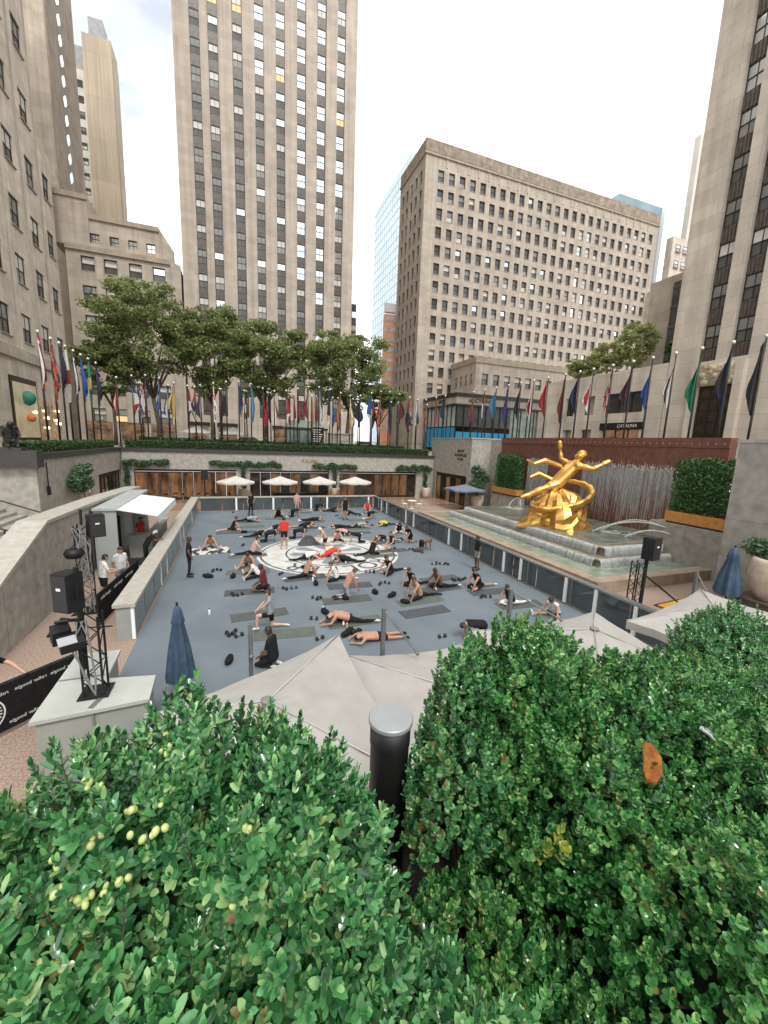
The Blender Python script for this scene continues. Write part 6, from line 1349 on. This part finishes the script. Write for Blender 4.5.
for i, (x,y) in enumerate(BAGS):
    if i == 12:
        t = thing('folded_mat', 'charcoal folded mat standing like a tent on the roundel', 'mat', (x,y,0.02)); mb = MB(); mb.add([(x-.6,y-.3,.02),(x-.2,y-.08,.55),(x+.15,y-.08,.55),(x+.65,y-.25,.02),(x-.6,y+.3,.02),(x-.2,y+.08,.55),(x+.15,y+.08,.55),(x+.65,y+.25,.02)], [(0,3,2,1),(4,5,6,7),(1,2,6,5),(0,1,5,4),(3,7,6,2),(0,4,7,3)]); mb.build('shell', mat_m[0], t); mb = MB()
        for k in range(6): mb.path([(x-.45+.17*k,y-.285,.03),(x-.18+.06*k,y-.10,.52)], .012, 5)
        mb.build('edge_fold', black_c, t); continue
    t = thing('sports_bag', BL_[i], 'bag', (x,y,.02), 0, 'dark bags on the rink')
    mb = MB(); n = 10; rz = random.uniform(0,3); L_ = random.uniform(.16,.26)
    pts = [(x+L_*(u-.5)*2*math.cos(rz), y+L_*(u-.5)*2*math.sin(rz), .095+.01*math.sin(9*u)) for u in [k/n for k in range(n+1)]]
    mb.path(pts, [.03+.07*math.sin(math.pi*min(1,max(0,k/n)))**.5 for k in range(n+1)], 10); mb.build('body', black_c, t, True)
    mb = MB(); mb.path([(x-.08*math.cos(rz),y-.08*math.sin(rz),.17),(x,y,.25),(x+.08*math.cos(rz),y+.08*math.sin(rz),.17)], .012, 5); mb.build('handle', black_c, t)
for i,(x,y,c) in enumerate(((2.75,12.95,(.25,.62,.55)),(3.2,11.45,(.6,.25,.2)),(3.25,10.9,(.03,.03,.035)),(2.95,16.0,(.72,.74,.74)),(-.9,13.6,(.72,.74,.74)))):
    t = thing('water_bottle', ['teal water bottle beside the dumbbells below the roundel','pink water bottle in front of the curled bare back','black water bottle behind the grey canopy peak','clear water bottle near the roundel front edge','clear water bottle lying left of the grey shirt'][i], 'bottle', (x,y,.015)); mb = MB(); m_ = mat('bottle_%d' % i, c, None, rough=.25)
    mb.lathe([(.034,0),(.036,.02),(.036,.15),(.02,.19)], (x,y,.016), 12); mb.build('body', m_, t, True); mb = MB(); mb.lathe([(.017,.19),(.017,.23)], (x,y,.016), 10); mb.build('cap', black_p, t)
# ------------------------------------------------------------------ sculptures (generic stand-ins)
def drape(J, he, hd, fd, ne, pe): return [(pe+V3((0,0,.02)), pe+V3((-.35,.1,.18)), .05, .04,'cloth'), (pe+V3((-.35,.1,.18)), pe+V3((-.55,.02,.10)), .045, .03,'cloth'), (pe+V3((.1,.15,.35)), pe+V3((-.25,.1,.46)), .05,.05,'cloth'), (pe+V3((-.25,.1,.46)), pe+V3((-.5,.05,.38)), .05,.03,'cloth'), (pe+V3((-.5,.05,.38)), pe+V3((-.66,.0,.46)), .03,.02,'cloth')]
JS = dict(pe=(-.1,0,.5), ch=(.08,0,.73), ne=(.26,0,.93), he=(.35,0,1.07), sh=[(.23,.21,.89),(.23,-.21,.89)], el=[(.12,.42,1.0),(.46,-.38,.84)], wr=[(.06,.40,1.26),(.66,-.38,.95)], hi=[(-.1,.1,.48),(-.1,-.1,.48)], kn=[(.14,.26,.26),(-.42,-.16,.38)], an=[(-.22,.26,.08),(-.72,-.16,.24)], to=[(-.36,.25,.02),(-.86,-.17,.18)])
def bulges(J, he, hd, fd, ne, pe):
    out = drape(J, he, hd, fd, ne, pe)
    for i in (0,1):
        sh, el, hi, kn, an, wr = (V3(J[q][i]) for q in ('sh','el','hi','kn','an','wr'))
        out += [(sh, sh.lerp(el,.12), .075, .07, 'sleeve'), (sh.lerp(el,.4), sh.lerp(el,.6), .058, .058, 'arm'), (el.lerp(wr,.2), el.lerp(wr,.4), .05, .045, 'arm'), (hi.lerp(kn,.25), hi.lerp(kn,.5), .105, .10, 'thigh'), (kn.lerp(an,.2), kn.lerp(an,.4), .07, .065, 'shin'), (V3(J['ch']).lerp(sh,.45)+V3((.06,0,.0)), V3(J['ch']).lerp(sh,.6)+V3((.06,0,.02)), .075, .07, 'torso'), (wr, wr+(wr-el).normalized()*.10, .05, .045, 'hand')]
    for k in range(7):
        a = k*.9; out.append((he-hd*.02+hd.cross(fd)*.07*math.cos(a)-fd*.05, he+hd*.06+hd.cross(fd)*.08*math.cos(a)-fd*.05*math.sin(a), .04, .035, 'head'))
    return out
t = thing('gilded_statue', 'gilded bronze statue of a figure with a raised arm on a rocky mound', 'statue', (19.0,19.3,1.0))
fig = human_mesh('figure', JS, .011, 1.12, bulges, gold)
inst(fig, 'figure', t, (-.05,.1,1.35), rz=math.radians(-22), scale=2.9)
n = 30; V = []; F = []; m_ = 11; rk = random.Random(9)
for i in range(m_+1):
    u = i/m_; z = 2.45*u; r = 1.95*(1-u)**.5+.30
    for k in range(n):
        a = 6.2832*k/n; q = r*(1+.15*math.sin(3*a+1.5*u+.7)+.10*math.sin(5*a-2*u)+rk.uniform(-.07,.07)); V.append((18.85-.10*z+q*math.cos(a), 19.2+q*.85*math.sin(a), 1.0+z+(.10*math.sin(4*a+6*u)+rk.uniform(-.06,.06))*(i>0)))
for i in range(m_):
    for k in range(n): F.append((i*n+k,i*n+(k+1)%n,(i+1)*n+(k+1)%n)); F.append((i*n+k,(i+1)*n+(k+1)%n,(i+1)*n+k))
F.append(tuple(m_*n+k for k in range(n))); mb = MB(); mb.add(V,F); mb.build('rock_mound', gold, t)
mb = MB(); pts = []; rad = []
for i in range(41):
    a = -2.75+5.0*i/40; pts.append((18.95+1.85*math.cos(a-1.35), 19.2+1.4*math.sin(a-1.35), 2.75+.62*math.sin(a*.9-.3)+.012*i)); rad.append((.12+.20*math.sin(math.pi*i/40))*(1+.16*math.sin(i*1.9)))
mb.path(pts, rad, 12, flat=.6); mb.build('sash', gold, t, True)
mb = MB(); mb.lathe([(2.2,-.1),(2.2,.16),(2.1,.24)], (18.9,19.2,1.0), 30, sy=.9); mb.build('plinth', mat('plinth_stone', (.22,.15,.06), (.12,.085,.04), 6, .5), t)
t = thing('bronze_sculpture', 'dark bronze crouching figure sculpture on the left ledge', 'statue', (-10.1,24.6,G+.22))
JD = dict(POSES['kneel']); JD['ne'] = (.16,0,.72); JD['he'] = (.28,0,.82)
inst(human_mesh('figure', JD, .018, 1.0, None, mat('dark_bronze', (.028,.024,.02), (.05,.045,.04), 4, .35, metal=.6)), 'figure', t, (0,0,.1), rz=math.radians(-60), scale=1.35)
mb = MB(); mb.box(-10.7,-9.6,24.25,24.92,G+.222,G+.36); mb.build('plinth', granite_d, t)
# ------------------------------------------------------------------ foreground planter with boxwood
t = thing('hedge_planter', 'dark soil filled granite planter under the foreground boxwood', 'planter', (1,.6,0))
mb = MB(); mb.box(-4,9,1.2,1.35,0,4.42); mb.box(-4,9,-.55,-.4,0,4.42); mb.box(-4,-3.85,-.4,1.2,0,4.42); mb.box(8.85,9,-.4,1.2,0,4.42); mb.build('granite_side', concrete, t)
mb = MB(); mb.box(-3.85,8.85,-.4,1.2,0,4.28); mb.build('soil_bed', soil, t)
def leaf_proto(l, w, fold, curl):
    P = [(0,0,0),(-w*.40,l*.25,fold*.8),(0,l*.25,0),(w*.40,l*.25,fold*.8),(-w*.52,l*.56,fold-curl*.5),(0,l*.56,-curl*.4),(w*.52,l*.56,fold-curl*.5),(-w*.36,l*.85,fold*.7-curl),(0,l*.86,-curl),(w*.36,l*.85,fold*.7-curl),(0,l,-curl*1.4)]
    return np.array(P), np.array([(0,3,2,1),(1,2,5,4),(2,3,6,5),(4,5,8,7),(5,6,9,8),(7,8,9,10)])
def sprig_proto(npairs, length, rr, l0=.021, w0=.0115):
    Vs, Fs, n = [], [], 0
    for i in range(npairs):
        u = (i+.5)/npairs; z = length*u; sp = i*math.pi/2+rr.uniform(-.35,.35)
        for s in (0, math.pi):
            l = l0*rr.uniform(.8,1.15)*(1-.30*max(0,u-.6)/.4); P, F = leaf_proto(l, w0*rr.uniform(.85,1.15)*l/l0*1.05, .0016, .0022*rr.uniform(-.3,1.3))
            el = math.radians(34+34*u+rr.uniform(-10,10)); az = sp+s+rr.uniform(-.2,.2)
            y = P[:,1]*math.cos(el)-P[:,2]*math.sin(el); zz = P[:,1]*math.sin(el)+P[:,2]*math.cos(el); x = P[:,0]
            X_ = x*math.cos(az)-y*math.sin(az); Y_ = x*math.sin(az)+y*math.cos(az)
            Vs.append(np.stack([X_, Y_, zz+z], 1)); Fs.append(F+n); n += 11
    for k in range(2):                                   # terminal leaves
        P, F = leaf_proto(l0*.7, w0*.6, .0014, .001); az = k*math.pi+rr.uniform(-.4,.4); el = math.radians(74)
        y = P[:,1]*math.cos(el); zz = P[:,1]*math.sin(el); Vs.append(np.stack([P[:,0]*math.cos(az)-y*math.sin(az), P[:,0]*math.sin(az)+y*math.cos(az), zz+length], 1)); Fs.append(F+n); n += 11
    return np.concatenate(Vs), np.concatenate(Fs)
def frames(D):
    D = D/np.linalg.norm(D, axis=1, keepdims=True); r = rng.normal(size=D.shape); A = np.cross(D, r); A /= np.linalg.norm(A, axis=1, keepdims=True); return np.stack([A, np.cross(D, A), D], 2)
def scatter(protos, P, D, S):
    Vs, Fs, off = [], [], 0; pick_ = rng.integers(0, len(protos), len(P)); M = frames(D)
    for k, (pv, pf) in enumerate(protos):
        idx = np.where(pick_ == k)[0]
        if not len(idx): continue
        W = np.einsum('nij,vj->nvi', M[idx], pv)*S[idx][:,None,None] + P[idx][:,None,:]
        Vs.append(W.reshape(-1,3)); F = pf[None,:,:] + (np.arange(len(idx))*len(pv))[:,None,None] + off; Fs.append(F.reshape(-1,4)); off += len(idx)*len(pv)
    return np.concatenate(Vs), np.concatenate(Fs)
def boxwood(label, root, lumps, dens, mt, protos, extra=None, core=.80, scale=1.0, up=.55):
    tt = thing('boxwood_bush', label, 'bush', root, group='boxwood bushes in the foreground'); P_, D_, S_ = [], [], []
    for (c, r) in lumps:
        c, r = np.array(c), np.array(r); area = 4*math.pi*((r[0]*r[1])**1.6/3+(r[0]*r[2])**1.6/3+(r[1]*r[2])**1.6/3)**(1/1.6)
        for layer, q in ((1.0,1.0),(.88,.8),(.74,.75),(.62,.5)):
            n = int(area*dens*q); d = rng.normal(size=(n,3)); d /= np.linalg.norm(d,axis=1,keepdims=True); d = d[d[:,2] > -.45]
            q_ = c+d*r; wob = 1+.12*np.sin(q_[:,0]*31+3*np.sin(q_[:,1]*17))*np.sin(q_[:,1]*29+2*np.sin(q_[:,2]*23))+.05*np.sin(q_[:,2]*47+q_[:,0]*41)
            d = d[(wob > .94) | (rng.random(len(d)) < .25)] if layer > .85 else d
            q_ = c+d*r; wob = 1+.12*np.sin(q_[:,0]*31+3*np.sin(q_[:,1]*17))*np.sin(q_[:,1]*29+2*np.sin(q_[:,2]*23))+.05*np.sin(q_[:,2]*47+q_[:,0]*41)
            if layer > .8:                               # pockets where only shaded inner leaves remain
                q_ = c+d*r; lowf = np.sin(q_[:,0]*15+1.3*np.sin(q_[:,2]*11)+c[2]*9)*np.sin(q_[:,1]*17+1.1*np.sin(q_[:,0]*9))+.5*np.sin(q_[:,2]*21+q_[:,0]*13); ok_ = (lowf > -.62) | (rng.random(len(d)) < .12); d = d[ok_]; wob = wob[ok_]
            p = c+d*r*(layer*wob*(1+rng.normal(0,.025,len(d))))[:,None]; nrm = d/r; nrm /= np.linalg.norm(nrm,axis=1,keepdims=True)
            keep = np.ones(len(p), bool)
            for (c2, r2) in lumps:
                c2, r2 = np.array(c2), np.array(r2)
                if np.allclose(c2, c): continue
                keep &= (((p-c2)/r2)**2).sum(1) > (.84*layer)**2
            P_.append(p[keep]); D_.append(nrm[keep]*.55+np.array([0,-.05,up])+rng.normal(0,.20,(keep.sum(),3))); S_.append(rng.uniform(.8,1.25,keep.sum())*scale)
    P_, D_, S_ = np.concatenate(P_), np.concatenate(D_), np.concatenate(S_)
    V, F = scatter(protos, P_-np.array(root), D_, S_)
    o = bpy.data.objects.new('foliage', npmesh('foliage', V, F, mt, smooth=True)); COL.objects.link(o); o.parent = tt; o['kind'] = 'stuff'
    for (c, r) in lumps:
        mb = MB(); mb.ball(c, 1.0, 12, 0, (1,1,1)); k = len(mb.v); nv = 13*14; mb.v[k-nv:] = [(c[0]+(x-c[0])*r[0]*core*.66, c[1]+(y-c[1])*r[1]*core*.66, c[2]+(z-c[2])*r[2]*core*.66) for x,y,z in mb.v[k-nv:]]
        mb.build('shade_core', mat('bush_shade', (.008,.011,.006), (.014,.016,.009), 12, .95), tt)  # near-black solid blocks the view, its colour standing for shade between leaves
    mb = MB()
    for (c, r) in lumps:
        for k in range(5): a = rng.uniform(0,6.28); mb.path([(c[0]*.6+root[0]*.4, c[1]*.6+root[1]*.4, root[2]), (c[0]+.2*r[0]*math.cos(a), c[1]+.2*r[1]*math.sin(a), c[2]-.2*r[2]), (c[0]+.8*r[0]*math.cos(a), c[1]+.8*r[1]*math.sin(a), c[2]+.35*r[2])], [.011,.007,.003], 5)
    mb.build('branch', mat('twig_bark', (.11,.075,.045), (.07,.05,.03), 20, .9), tt)
    return tt
rr = random.Random(11)
PR = [sprig_proto(rr.choice((4,5,5,6)), rr.uniform(.042,.062), rr, .0225, .0098) for _ in range(8)]
PR_R = [sprig_proto(rr.choice((4,5,6)), rr.uniform(.034,.05), rr, .0190, .0120) for _ in range(8)]
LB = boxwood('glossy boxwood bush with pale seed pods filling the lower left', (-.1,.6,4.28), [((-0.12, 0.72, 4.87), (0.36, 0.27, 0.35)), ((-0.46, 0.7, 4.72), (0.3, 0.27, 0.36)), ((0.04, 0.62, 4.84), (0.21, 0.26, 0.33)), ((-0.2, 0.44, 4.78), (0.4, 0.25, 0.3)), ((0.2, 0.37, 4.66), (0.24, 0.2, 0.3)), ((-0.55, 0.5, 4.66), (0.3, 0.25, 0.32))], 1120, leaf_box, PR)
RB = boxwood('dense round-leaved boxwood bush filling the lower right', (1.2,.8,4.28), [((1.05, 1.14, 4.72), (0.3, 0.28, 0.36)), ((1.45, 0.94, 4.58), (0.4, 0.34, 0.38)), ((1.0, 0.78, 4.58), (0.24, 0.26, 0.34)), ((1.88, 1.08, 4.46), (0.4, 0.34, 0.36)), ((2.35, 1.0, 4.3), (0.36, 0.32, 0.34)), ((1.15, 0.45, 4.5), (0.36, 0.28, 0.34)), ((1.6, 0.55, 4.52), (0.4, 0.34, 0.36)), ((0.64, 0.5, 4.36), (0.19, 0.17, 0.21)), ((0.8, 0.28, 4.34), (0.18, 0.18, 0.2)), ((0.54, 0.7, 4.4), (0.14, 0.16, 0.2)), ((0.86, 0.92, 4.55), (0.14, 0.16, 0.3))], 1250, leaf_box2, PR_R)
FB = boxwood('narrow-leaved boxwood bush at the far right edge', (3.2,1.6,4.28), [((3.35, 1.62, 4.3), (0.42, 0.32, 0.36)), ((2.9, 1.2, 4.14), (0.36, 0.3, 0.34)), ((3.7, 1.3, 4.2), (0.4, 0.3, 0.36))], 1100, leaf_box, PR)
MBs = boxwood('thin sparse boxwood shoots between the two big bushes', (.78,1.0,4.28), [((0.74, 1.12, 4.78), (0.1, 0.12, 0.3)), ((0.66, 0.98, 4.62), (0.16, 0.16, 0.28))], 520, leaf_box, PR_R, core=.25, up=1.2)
# long shoots standing out of the bushes, each a part of its own
def shoot_mesh(npairs, length, m_, l0=.021):
    V, F = sprig_proto(npairs, length, rr, l0); V = V.copy(); V[:,0] += .10*(V[:,2]**2)/length
    mb = MB(); mb.path([(0,0,-.03),(.10*(length*.5)**2/length,0,length*.5),(.10*length,0,length)], [.0016,.0013,.0008], 5)
    me = npmesh('sprig', np.concatenate([V]), F, [m_, MATS['twig_bark']], smooth=True)
    return me, mb.mesh('stem', MATS['twig_bark'])
SHT = [shoot_mesh(n, l, leaf_box) for n, l in ((9,.10),(12,.14),(7,.075))]
def shoot(parent, p, d, k, sc=1.0):
    o = ORG[parent.name]; q = Vector(d).to_track_quat('Z','X').to_euler(); loc = (p[0]-o[0], p[1]-o[1], p[2]-o[2])
    s = inst(SHT[k][0], 'sprig', parent, loc, rot=q, scale=sc); inst(SHT[k][1], 'stem', s)
for (p, d, k, sc) in [(('L',-0.293,0.775,5.156),(-0.19,0.13,1),1,0.72), (('L',-0.319,0.781,5.138),(-0.39,-0.03,1),0,0.94), (('L',-0.148,0.834,5.175),(-0.29,0.04,1),0,0.76), (('L',-0.129,0.826,5.180),(-0.22,0.23,1),0,1.03), (('L',-0.003,0.823,5.161),(-0.02,0.01,1),0,0.89), (('L',0.088,0.790,5.128),(0.11,0.00,1),2,0.99), (('L',0.179,0.746,5.042),(0.23,0.13,1),0,0.92), (('L',0.208,0.723,4.987),(0.61,-0.10,1),1,0.79), (('L',-0.071,0.811,5.185),(0.23,0.03,1),2,0.88), (('L',-0.220,0.801,5.178),(0.11,-0.05,1),2,0.86), (('L',0.211,0.622,5.015),(0.38,0.16,1),0,0.83), (('L',-0.366,0.766,5.103),(-0.50,0.02,1),0,1.04), (('L',0.118,0.779,5.106),(-0.00,0.06,1),0,0.83), (('L',-0.218,0.618,5.168),(-0.47,-0.04,1),2,0.95), (('L',-0.146,0.667,5.202),(-0.39,0.12,1),0,0.81), (('L',-0.038,0.680,5.196),(0.25,0.10,1),2,0.95), (('L',0.028,0.649,5.164),(-0.01,0.04,1),0,0.95), (('L',-0.243,0.568,5.119),(-0.57,0.09,1),2,1.02), (('L',0.118,0.651,5.133),(-0.11,0.15,1),0,0.82), (('L',-0.079,0.582,5.156),(-0.19,0.11,1),2,0.75), (('L',-0.163,0.524,5.092),(0.18,0.11,1),0,0.98), (('L',0.045,0.480,5.106),(0.04,-0.07,1),2,1.04), (('L',0.180,0.588,5.069),(0.34,-0.10,1),0,1.01), (('L',0.255,0.508,4.853),(0.34,-0.08,1),2,0.83), (('L',-0.023,0.479,5.087),(-0.25,0.02,1),0,0.75), (('L',0.043,0.813,5.145),(0.42,0.10,1),2,0.76), (('L',0.110,0.783,5.112),(0.21,0.23,1),2,0.94), (('L',0.140,0.779,5.083),(0.09,-0.04,1),0,0.86), (('L',0.200,0.658,5.032),(0.58,-0.10,1),2,0.99), (('L',0.109,0.792,5.109),(0.21,-0.08,1),0,1.03), (('L',0.205,0.720,4.995),(0.55,-0.08,1),0,0.87), (('L',-0.255,0.819,5.156),(-0.19,0.07,1),2,0.88), (('L',-0.040,0.800,5.184),(-0.26,0.17,1),2,0.82), (('L',0.202,0.664,5.027),(0.36,-0.14,1),2,0.81), (('L',0.058,0.816,5.134),(0.18,0.12,1),2,0.99), (('L',0.197,0.737,5.010),(0.11,0.24,1),2,0.95), (('L',-0.212,0.803,5.179),(0.17,-0.01,1),2,0.76), (('L',-0.038,0.798,5.184),(0.29,0.04,1),2,0.97), (('L',-0.151,0.809,5.188),(-0.20,-0.04,1),2,0.80), (('L',0.001,0.813,5.165),(0.08,0.12,1),2,0.82), (('L',0.017,0.817,5.156),(-0.06,-0.01,1),2,1.03), (('L',-0.252,0.787,5.172),(-0.27,0.22,1),0,0.76), (('R',0.988,1.241,5.036),(-0.35,0.03,1),1,0.81), (('R',0.881,1.281,4.939),(0.01,0.10,1),0,0.77), (('R',1.049,1.198,5.061),(0.28,-0.20,1),1,0.82), (('R',1.074,1.114,5.066),(-0.13,0.01,1),0,0.73), (('R',1.175,1.087,5.028),(0.30,-0.01,1),2,0.71), (('R',1.406,1.112,4.892),(0.19,-0.15,1),2,0.86), (('R',1.850,1.252,4.757),(0.06,0.09,1),2,0.99), (('R',0.808,1.093,4.904),(0.17,0.01,1),0,0.94), (('R',1.003,0.915,4.908),(0.16,-0.02,1),2,0.74), (('R',1.218,0.859,4.861),(0.21,0.08,1),0,0.99), (('R',1.323,0.723,4.830),(0.56,0.10,1),2,0.81), (('R',1.228,0.595,4.769),(0.53,-0.20,1),0,0.73), (('R',0.961,0.573,4.761),(0.22,0.11,1),2,0.74), (('R',0.858,0.589,4.659),(0.20,0.25,1),0,0.81), (('R',1.014,0.426,4.802),(0.24,-0.09,1),2,0.79), (('R',0.863,0.440,4.688),(0.53,-0.01,1),0,0.99), (('R',1.561,0.981,4.930),(0.49,0.10,1),2,0.78), (('R',1.108,1.060,5.046),(0.39,0.05,1),2,0.82), (('R',1.056,1.110,5.067),(-0.10,0.29,1),2,0.85), (('R',1.004,1.086,5.058),(-0.14,0.04,1),2,0.74), (('R',0.922,1.250,5.000),(0.03,0.02,1),0,0.79), (('R',1.941,1.105,4.804),(0.43,0.21,1),2,0.70), (('R',0.965,1.229,5.034),(-0.01,-0.06,1),2,0.98), (('R',1.063,1.123,5.068),(0.22,-0.08,1),2,0.78), (('R',1.873,1.202,4.785),(-0.05,0.29,1),2,0.79), (('R',1.028,1.189,5.062),(0.07,0.04,1),2,0.89), (('R',0.878,1.290,4.926),(-0.00,0.17,1),0,0.74), (('R',1.447,1.096,4.905),(0.31,-0.05,1),0,0.86), (('R',1.126,1.122,5.056),(-0.07,-0.05,1),0,0.86), (('R',1.403,1.118,4.887),(0.09,-0.02,1),2,0.92), (('M',0.549,1.050,4.766),(-0.08,0.05,1),1,1.10), (('M',0.579,1.042,4.824),(-0.01,0.05,1),1,1.10), (('M',0.651,1.101,4.885),(0.07,0.05,1),1,1.10), (('M',0.524,1.049,4.674),(-0.13,0.05,1),0,1.10), (('M',0.619,0.975,4.882),(0.13,0.05,1),1,1.10), (('M',0.644,1.134,4.771),(0.01,0.05,1),1,1.10), (('M',0.572,1.055,4.801),(-0.04,0.05,1),1,1.10), (('M',0.654,1.139,4.905),(0.04,0.05,1),1,1.10), (('F',2.996,1.638,4.471),(-.5,0.1,1),1,1.10), (('F',3.070,1.601,4.553),(-.5,0.1,1),1,1.10), (('F',3.150,1.563,4.597),(-.5,0.1,1),0,1.10), (('F',3.283,1.552,4.636),(-.5,0.1,1),1,1.10), (('F',3.495,1.571,4.622),(-.5,0.1,1),1,1.10), (('F',2.993,1.585,4.463),(-.5,0.1,1),0,1.10)]: shoot({'L':LB,'R':RB,'M':MBs,'F':FB}[p[0]], p[1:], d, k, sc)
# seed pods on the left bush
pod = MB(); pod.ball((0,0,0), .0048, 7, 0, (1,1,1.25)); pod_me = pod.mesh('seed_pod', mat('seed_pod', (.52,.56,.22), (.42,.50,.18), 60, .45), True)
for p in [(-0.249,0.719,5.223), (-0.237,0.701,5.226), (-0.190,0.622,5.216), (-0.205,0.613,5.208), (-0.146,0.594,5.206), (-0.119,0.593,5.207), (-0.231,0.574,5.174), (-0.216,0.560,5.168), (-0.204,0.559,5.170), (-0.190,0.560,5.174), (-0.177,0.556,5.173), (-0.163,0.556,5.176), (0.009,0.569,5.184), (-0.001,0.496,5.149), (-0.219,0.513,5.113), (-0.227,0.521,5.121), (-0.146,0.782,5.235), (-0.121,0.722,5.244), (-0.109,0.752,5.242), (-0.159,0.632,5.225), (-0.198,0.628,5.217), (-0.131,0.627,5.224), (-0.249,0.606,5.190), (-0.244,0.527,5.121)]:
    for k in range(random.choice((1,2,3,3))):
        inst(pod_me, 'seed_pod', LB, (p[0]+.1+random.gauss(0,.008), p[1]-.6+random.gauss(0,.008), p[2]-4.28+random.gauss(0,.005)), rot=(random.uniform(-.8,.8),random.uniform(-.8,.8),0), scale=random.uniform(.8,1.25))
yl = leafmat('leaf_yellow', (.30,.38,.06), (.55,.56,.13), None, .35, 6, .3)
yme, yst = shoot_mesh(6, .05, yl, .019)
for p in [(0.769,0.731,4.686), (0.780,0.695,4.696), (0.792,0.672,4.706), (0.768,0.707,4.655), (0.805,0.664,4.732), (0.791,0.697,4.732)]:
    o = inst(yme, 'yellow_sprig', RB, (p[0]-1.2, p[1]-.8, p[2]-4.28), rot=(random.uniform(-.5,.5),random.uniform(-.4,.4),random.uniform(0,6)), scale=random.uniform(.9,1.2)); o['label'] = 'yellow new growth'
# black post with flat grey cap
px_, py_, pt = (0.474,1.120,4.891)
t = thing('bollard_vent', 'black post with a flat grey cap between the boxwood bushes', 'post', (px_,py_,4.28))
mb = MB(); mb.lathe([(.066,0),(.066,pt-4.28-.10),(.0685,pt-4.28-.095),(.0685,pt-4.28-.02)], (px_,py_,4.285), 32); mb.build('body', mat('post_black', (.012,.013,.013), (.02,.02,.02), 8, .5), t, True)
mb = MB(); mb.lathe([(.074,0),(.075,.004),(.075,.014),(.072,.017)], (px_,py_,pt-.015), 40); mb.build('cap', mat('post_cap', (.27,.285,.29), (.33,.34,.345), 9, .4, metal=.2), t)
# dry leaf and paper scrap lying on the right bush
def curled_leaf(name, label, cat, c, L_, W_, m_, rot):
    V = []; F = []; n, k = 8, 5
    for i in range(n+1):
        u = i/n; w = W_*(math.sin(math.pi*min(.98,max(.06,u)))**.55)*(1+.12*math.sin(9*u))
        for j in range(k+1): v = j/k*2-1; V.append((v*w/2, (u-.5)*L_, .25*W_*(v*v)+.10*L_*math.sin(3*u)+.02*L_*math.sin(8*u+3*v)))
    for i in range(n):
        for j in range(k): F.append((i*(k+1)+j, i*(k+1)+j+1, (i+1)*(k+1)+j+1, (i+1)*(k+1)+j))
    mb = MB(); mb.add(V,F); o = mb.build(name, m_, None, True, (0,0,0)); o.location = c; o.rotation_euler = rot
    md = o.modifiers.new('thick','SOLIDIFY'); md.thickness = .001
    return tag(o, label, cat)
curled_leaf('dry_leaf', 'curled dry orange brown leaf lying on the right boxwood', 'leaf', (1.053,0.656,4.954), .10, .06, mat('dry_leaf', (.30,.11,.025), (.17,.06,.016), 40, .75, bump=.4, bscale=60, spec=.15), (math.radians(50),.3,-.35))
curled_leaf('paper_scrap', 'small white paper scrap caught in the right boxwood', 'scrap', (1.419,0.716,4.903), .045, .045, mat('paper', (.7,.72,.74), (.5,.53,.56), 30, .7), (.5,.2,.6))
# black irrigation hose and cables in the gap
t = thing('garden_hose', 'coiled black hose in the dark gap between the bushes', 'hose', (.45,.5,4.29))
for k in range(6):
    mb = MB(); mb.path([(.2+.03*k,.35+.02*k,4.305+.008*k),(.38,.52+.02*k,4.34+.01*k),(.6+.02*k,.5-.03*k,4.33+.01*k),(.9,.25-.02*k,4.31),(1.0,.1,4.3)], .009, 8); mb.build('loop', black_p, t, True)
mb = MB()
for k in range(260): 
    a = rng.uniform(-1,3); b = rng.uniform(0,1.1); s = rng.uniform(.01,.03); q = rng.uniform(0,6); z = 4.2845+.012*rng.random(); mb.poly([(a-s*math.cos(q),b-s*math.sin(q),z),(a+s*.4*math.sin(q),b-s*.4*math.cos(q),z+.006),(a+s*math.cos(q),b+s*math.sin(q),z+.003),(a-s*.4*math.sin(q),b+s*.4*math.cos(q),z+.004)])
tag(mb.build('leaf_litter', mat('litter', (.075,.042,.022), (.04,.024,.014), 20, .9)), 'brown leaf litter on the soil in the hedge gap', 'leaf litter', kind='stuff')
print('script done', len(bpy.data.objects))
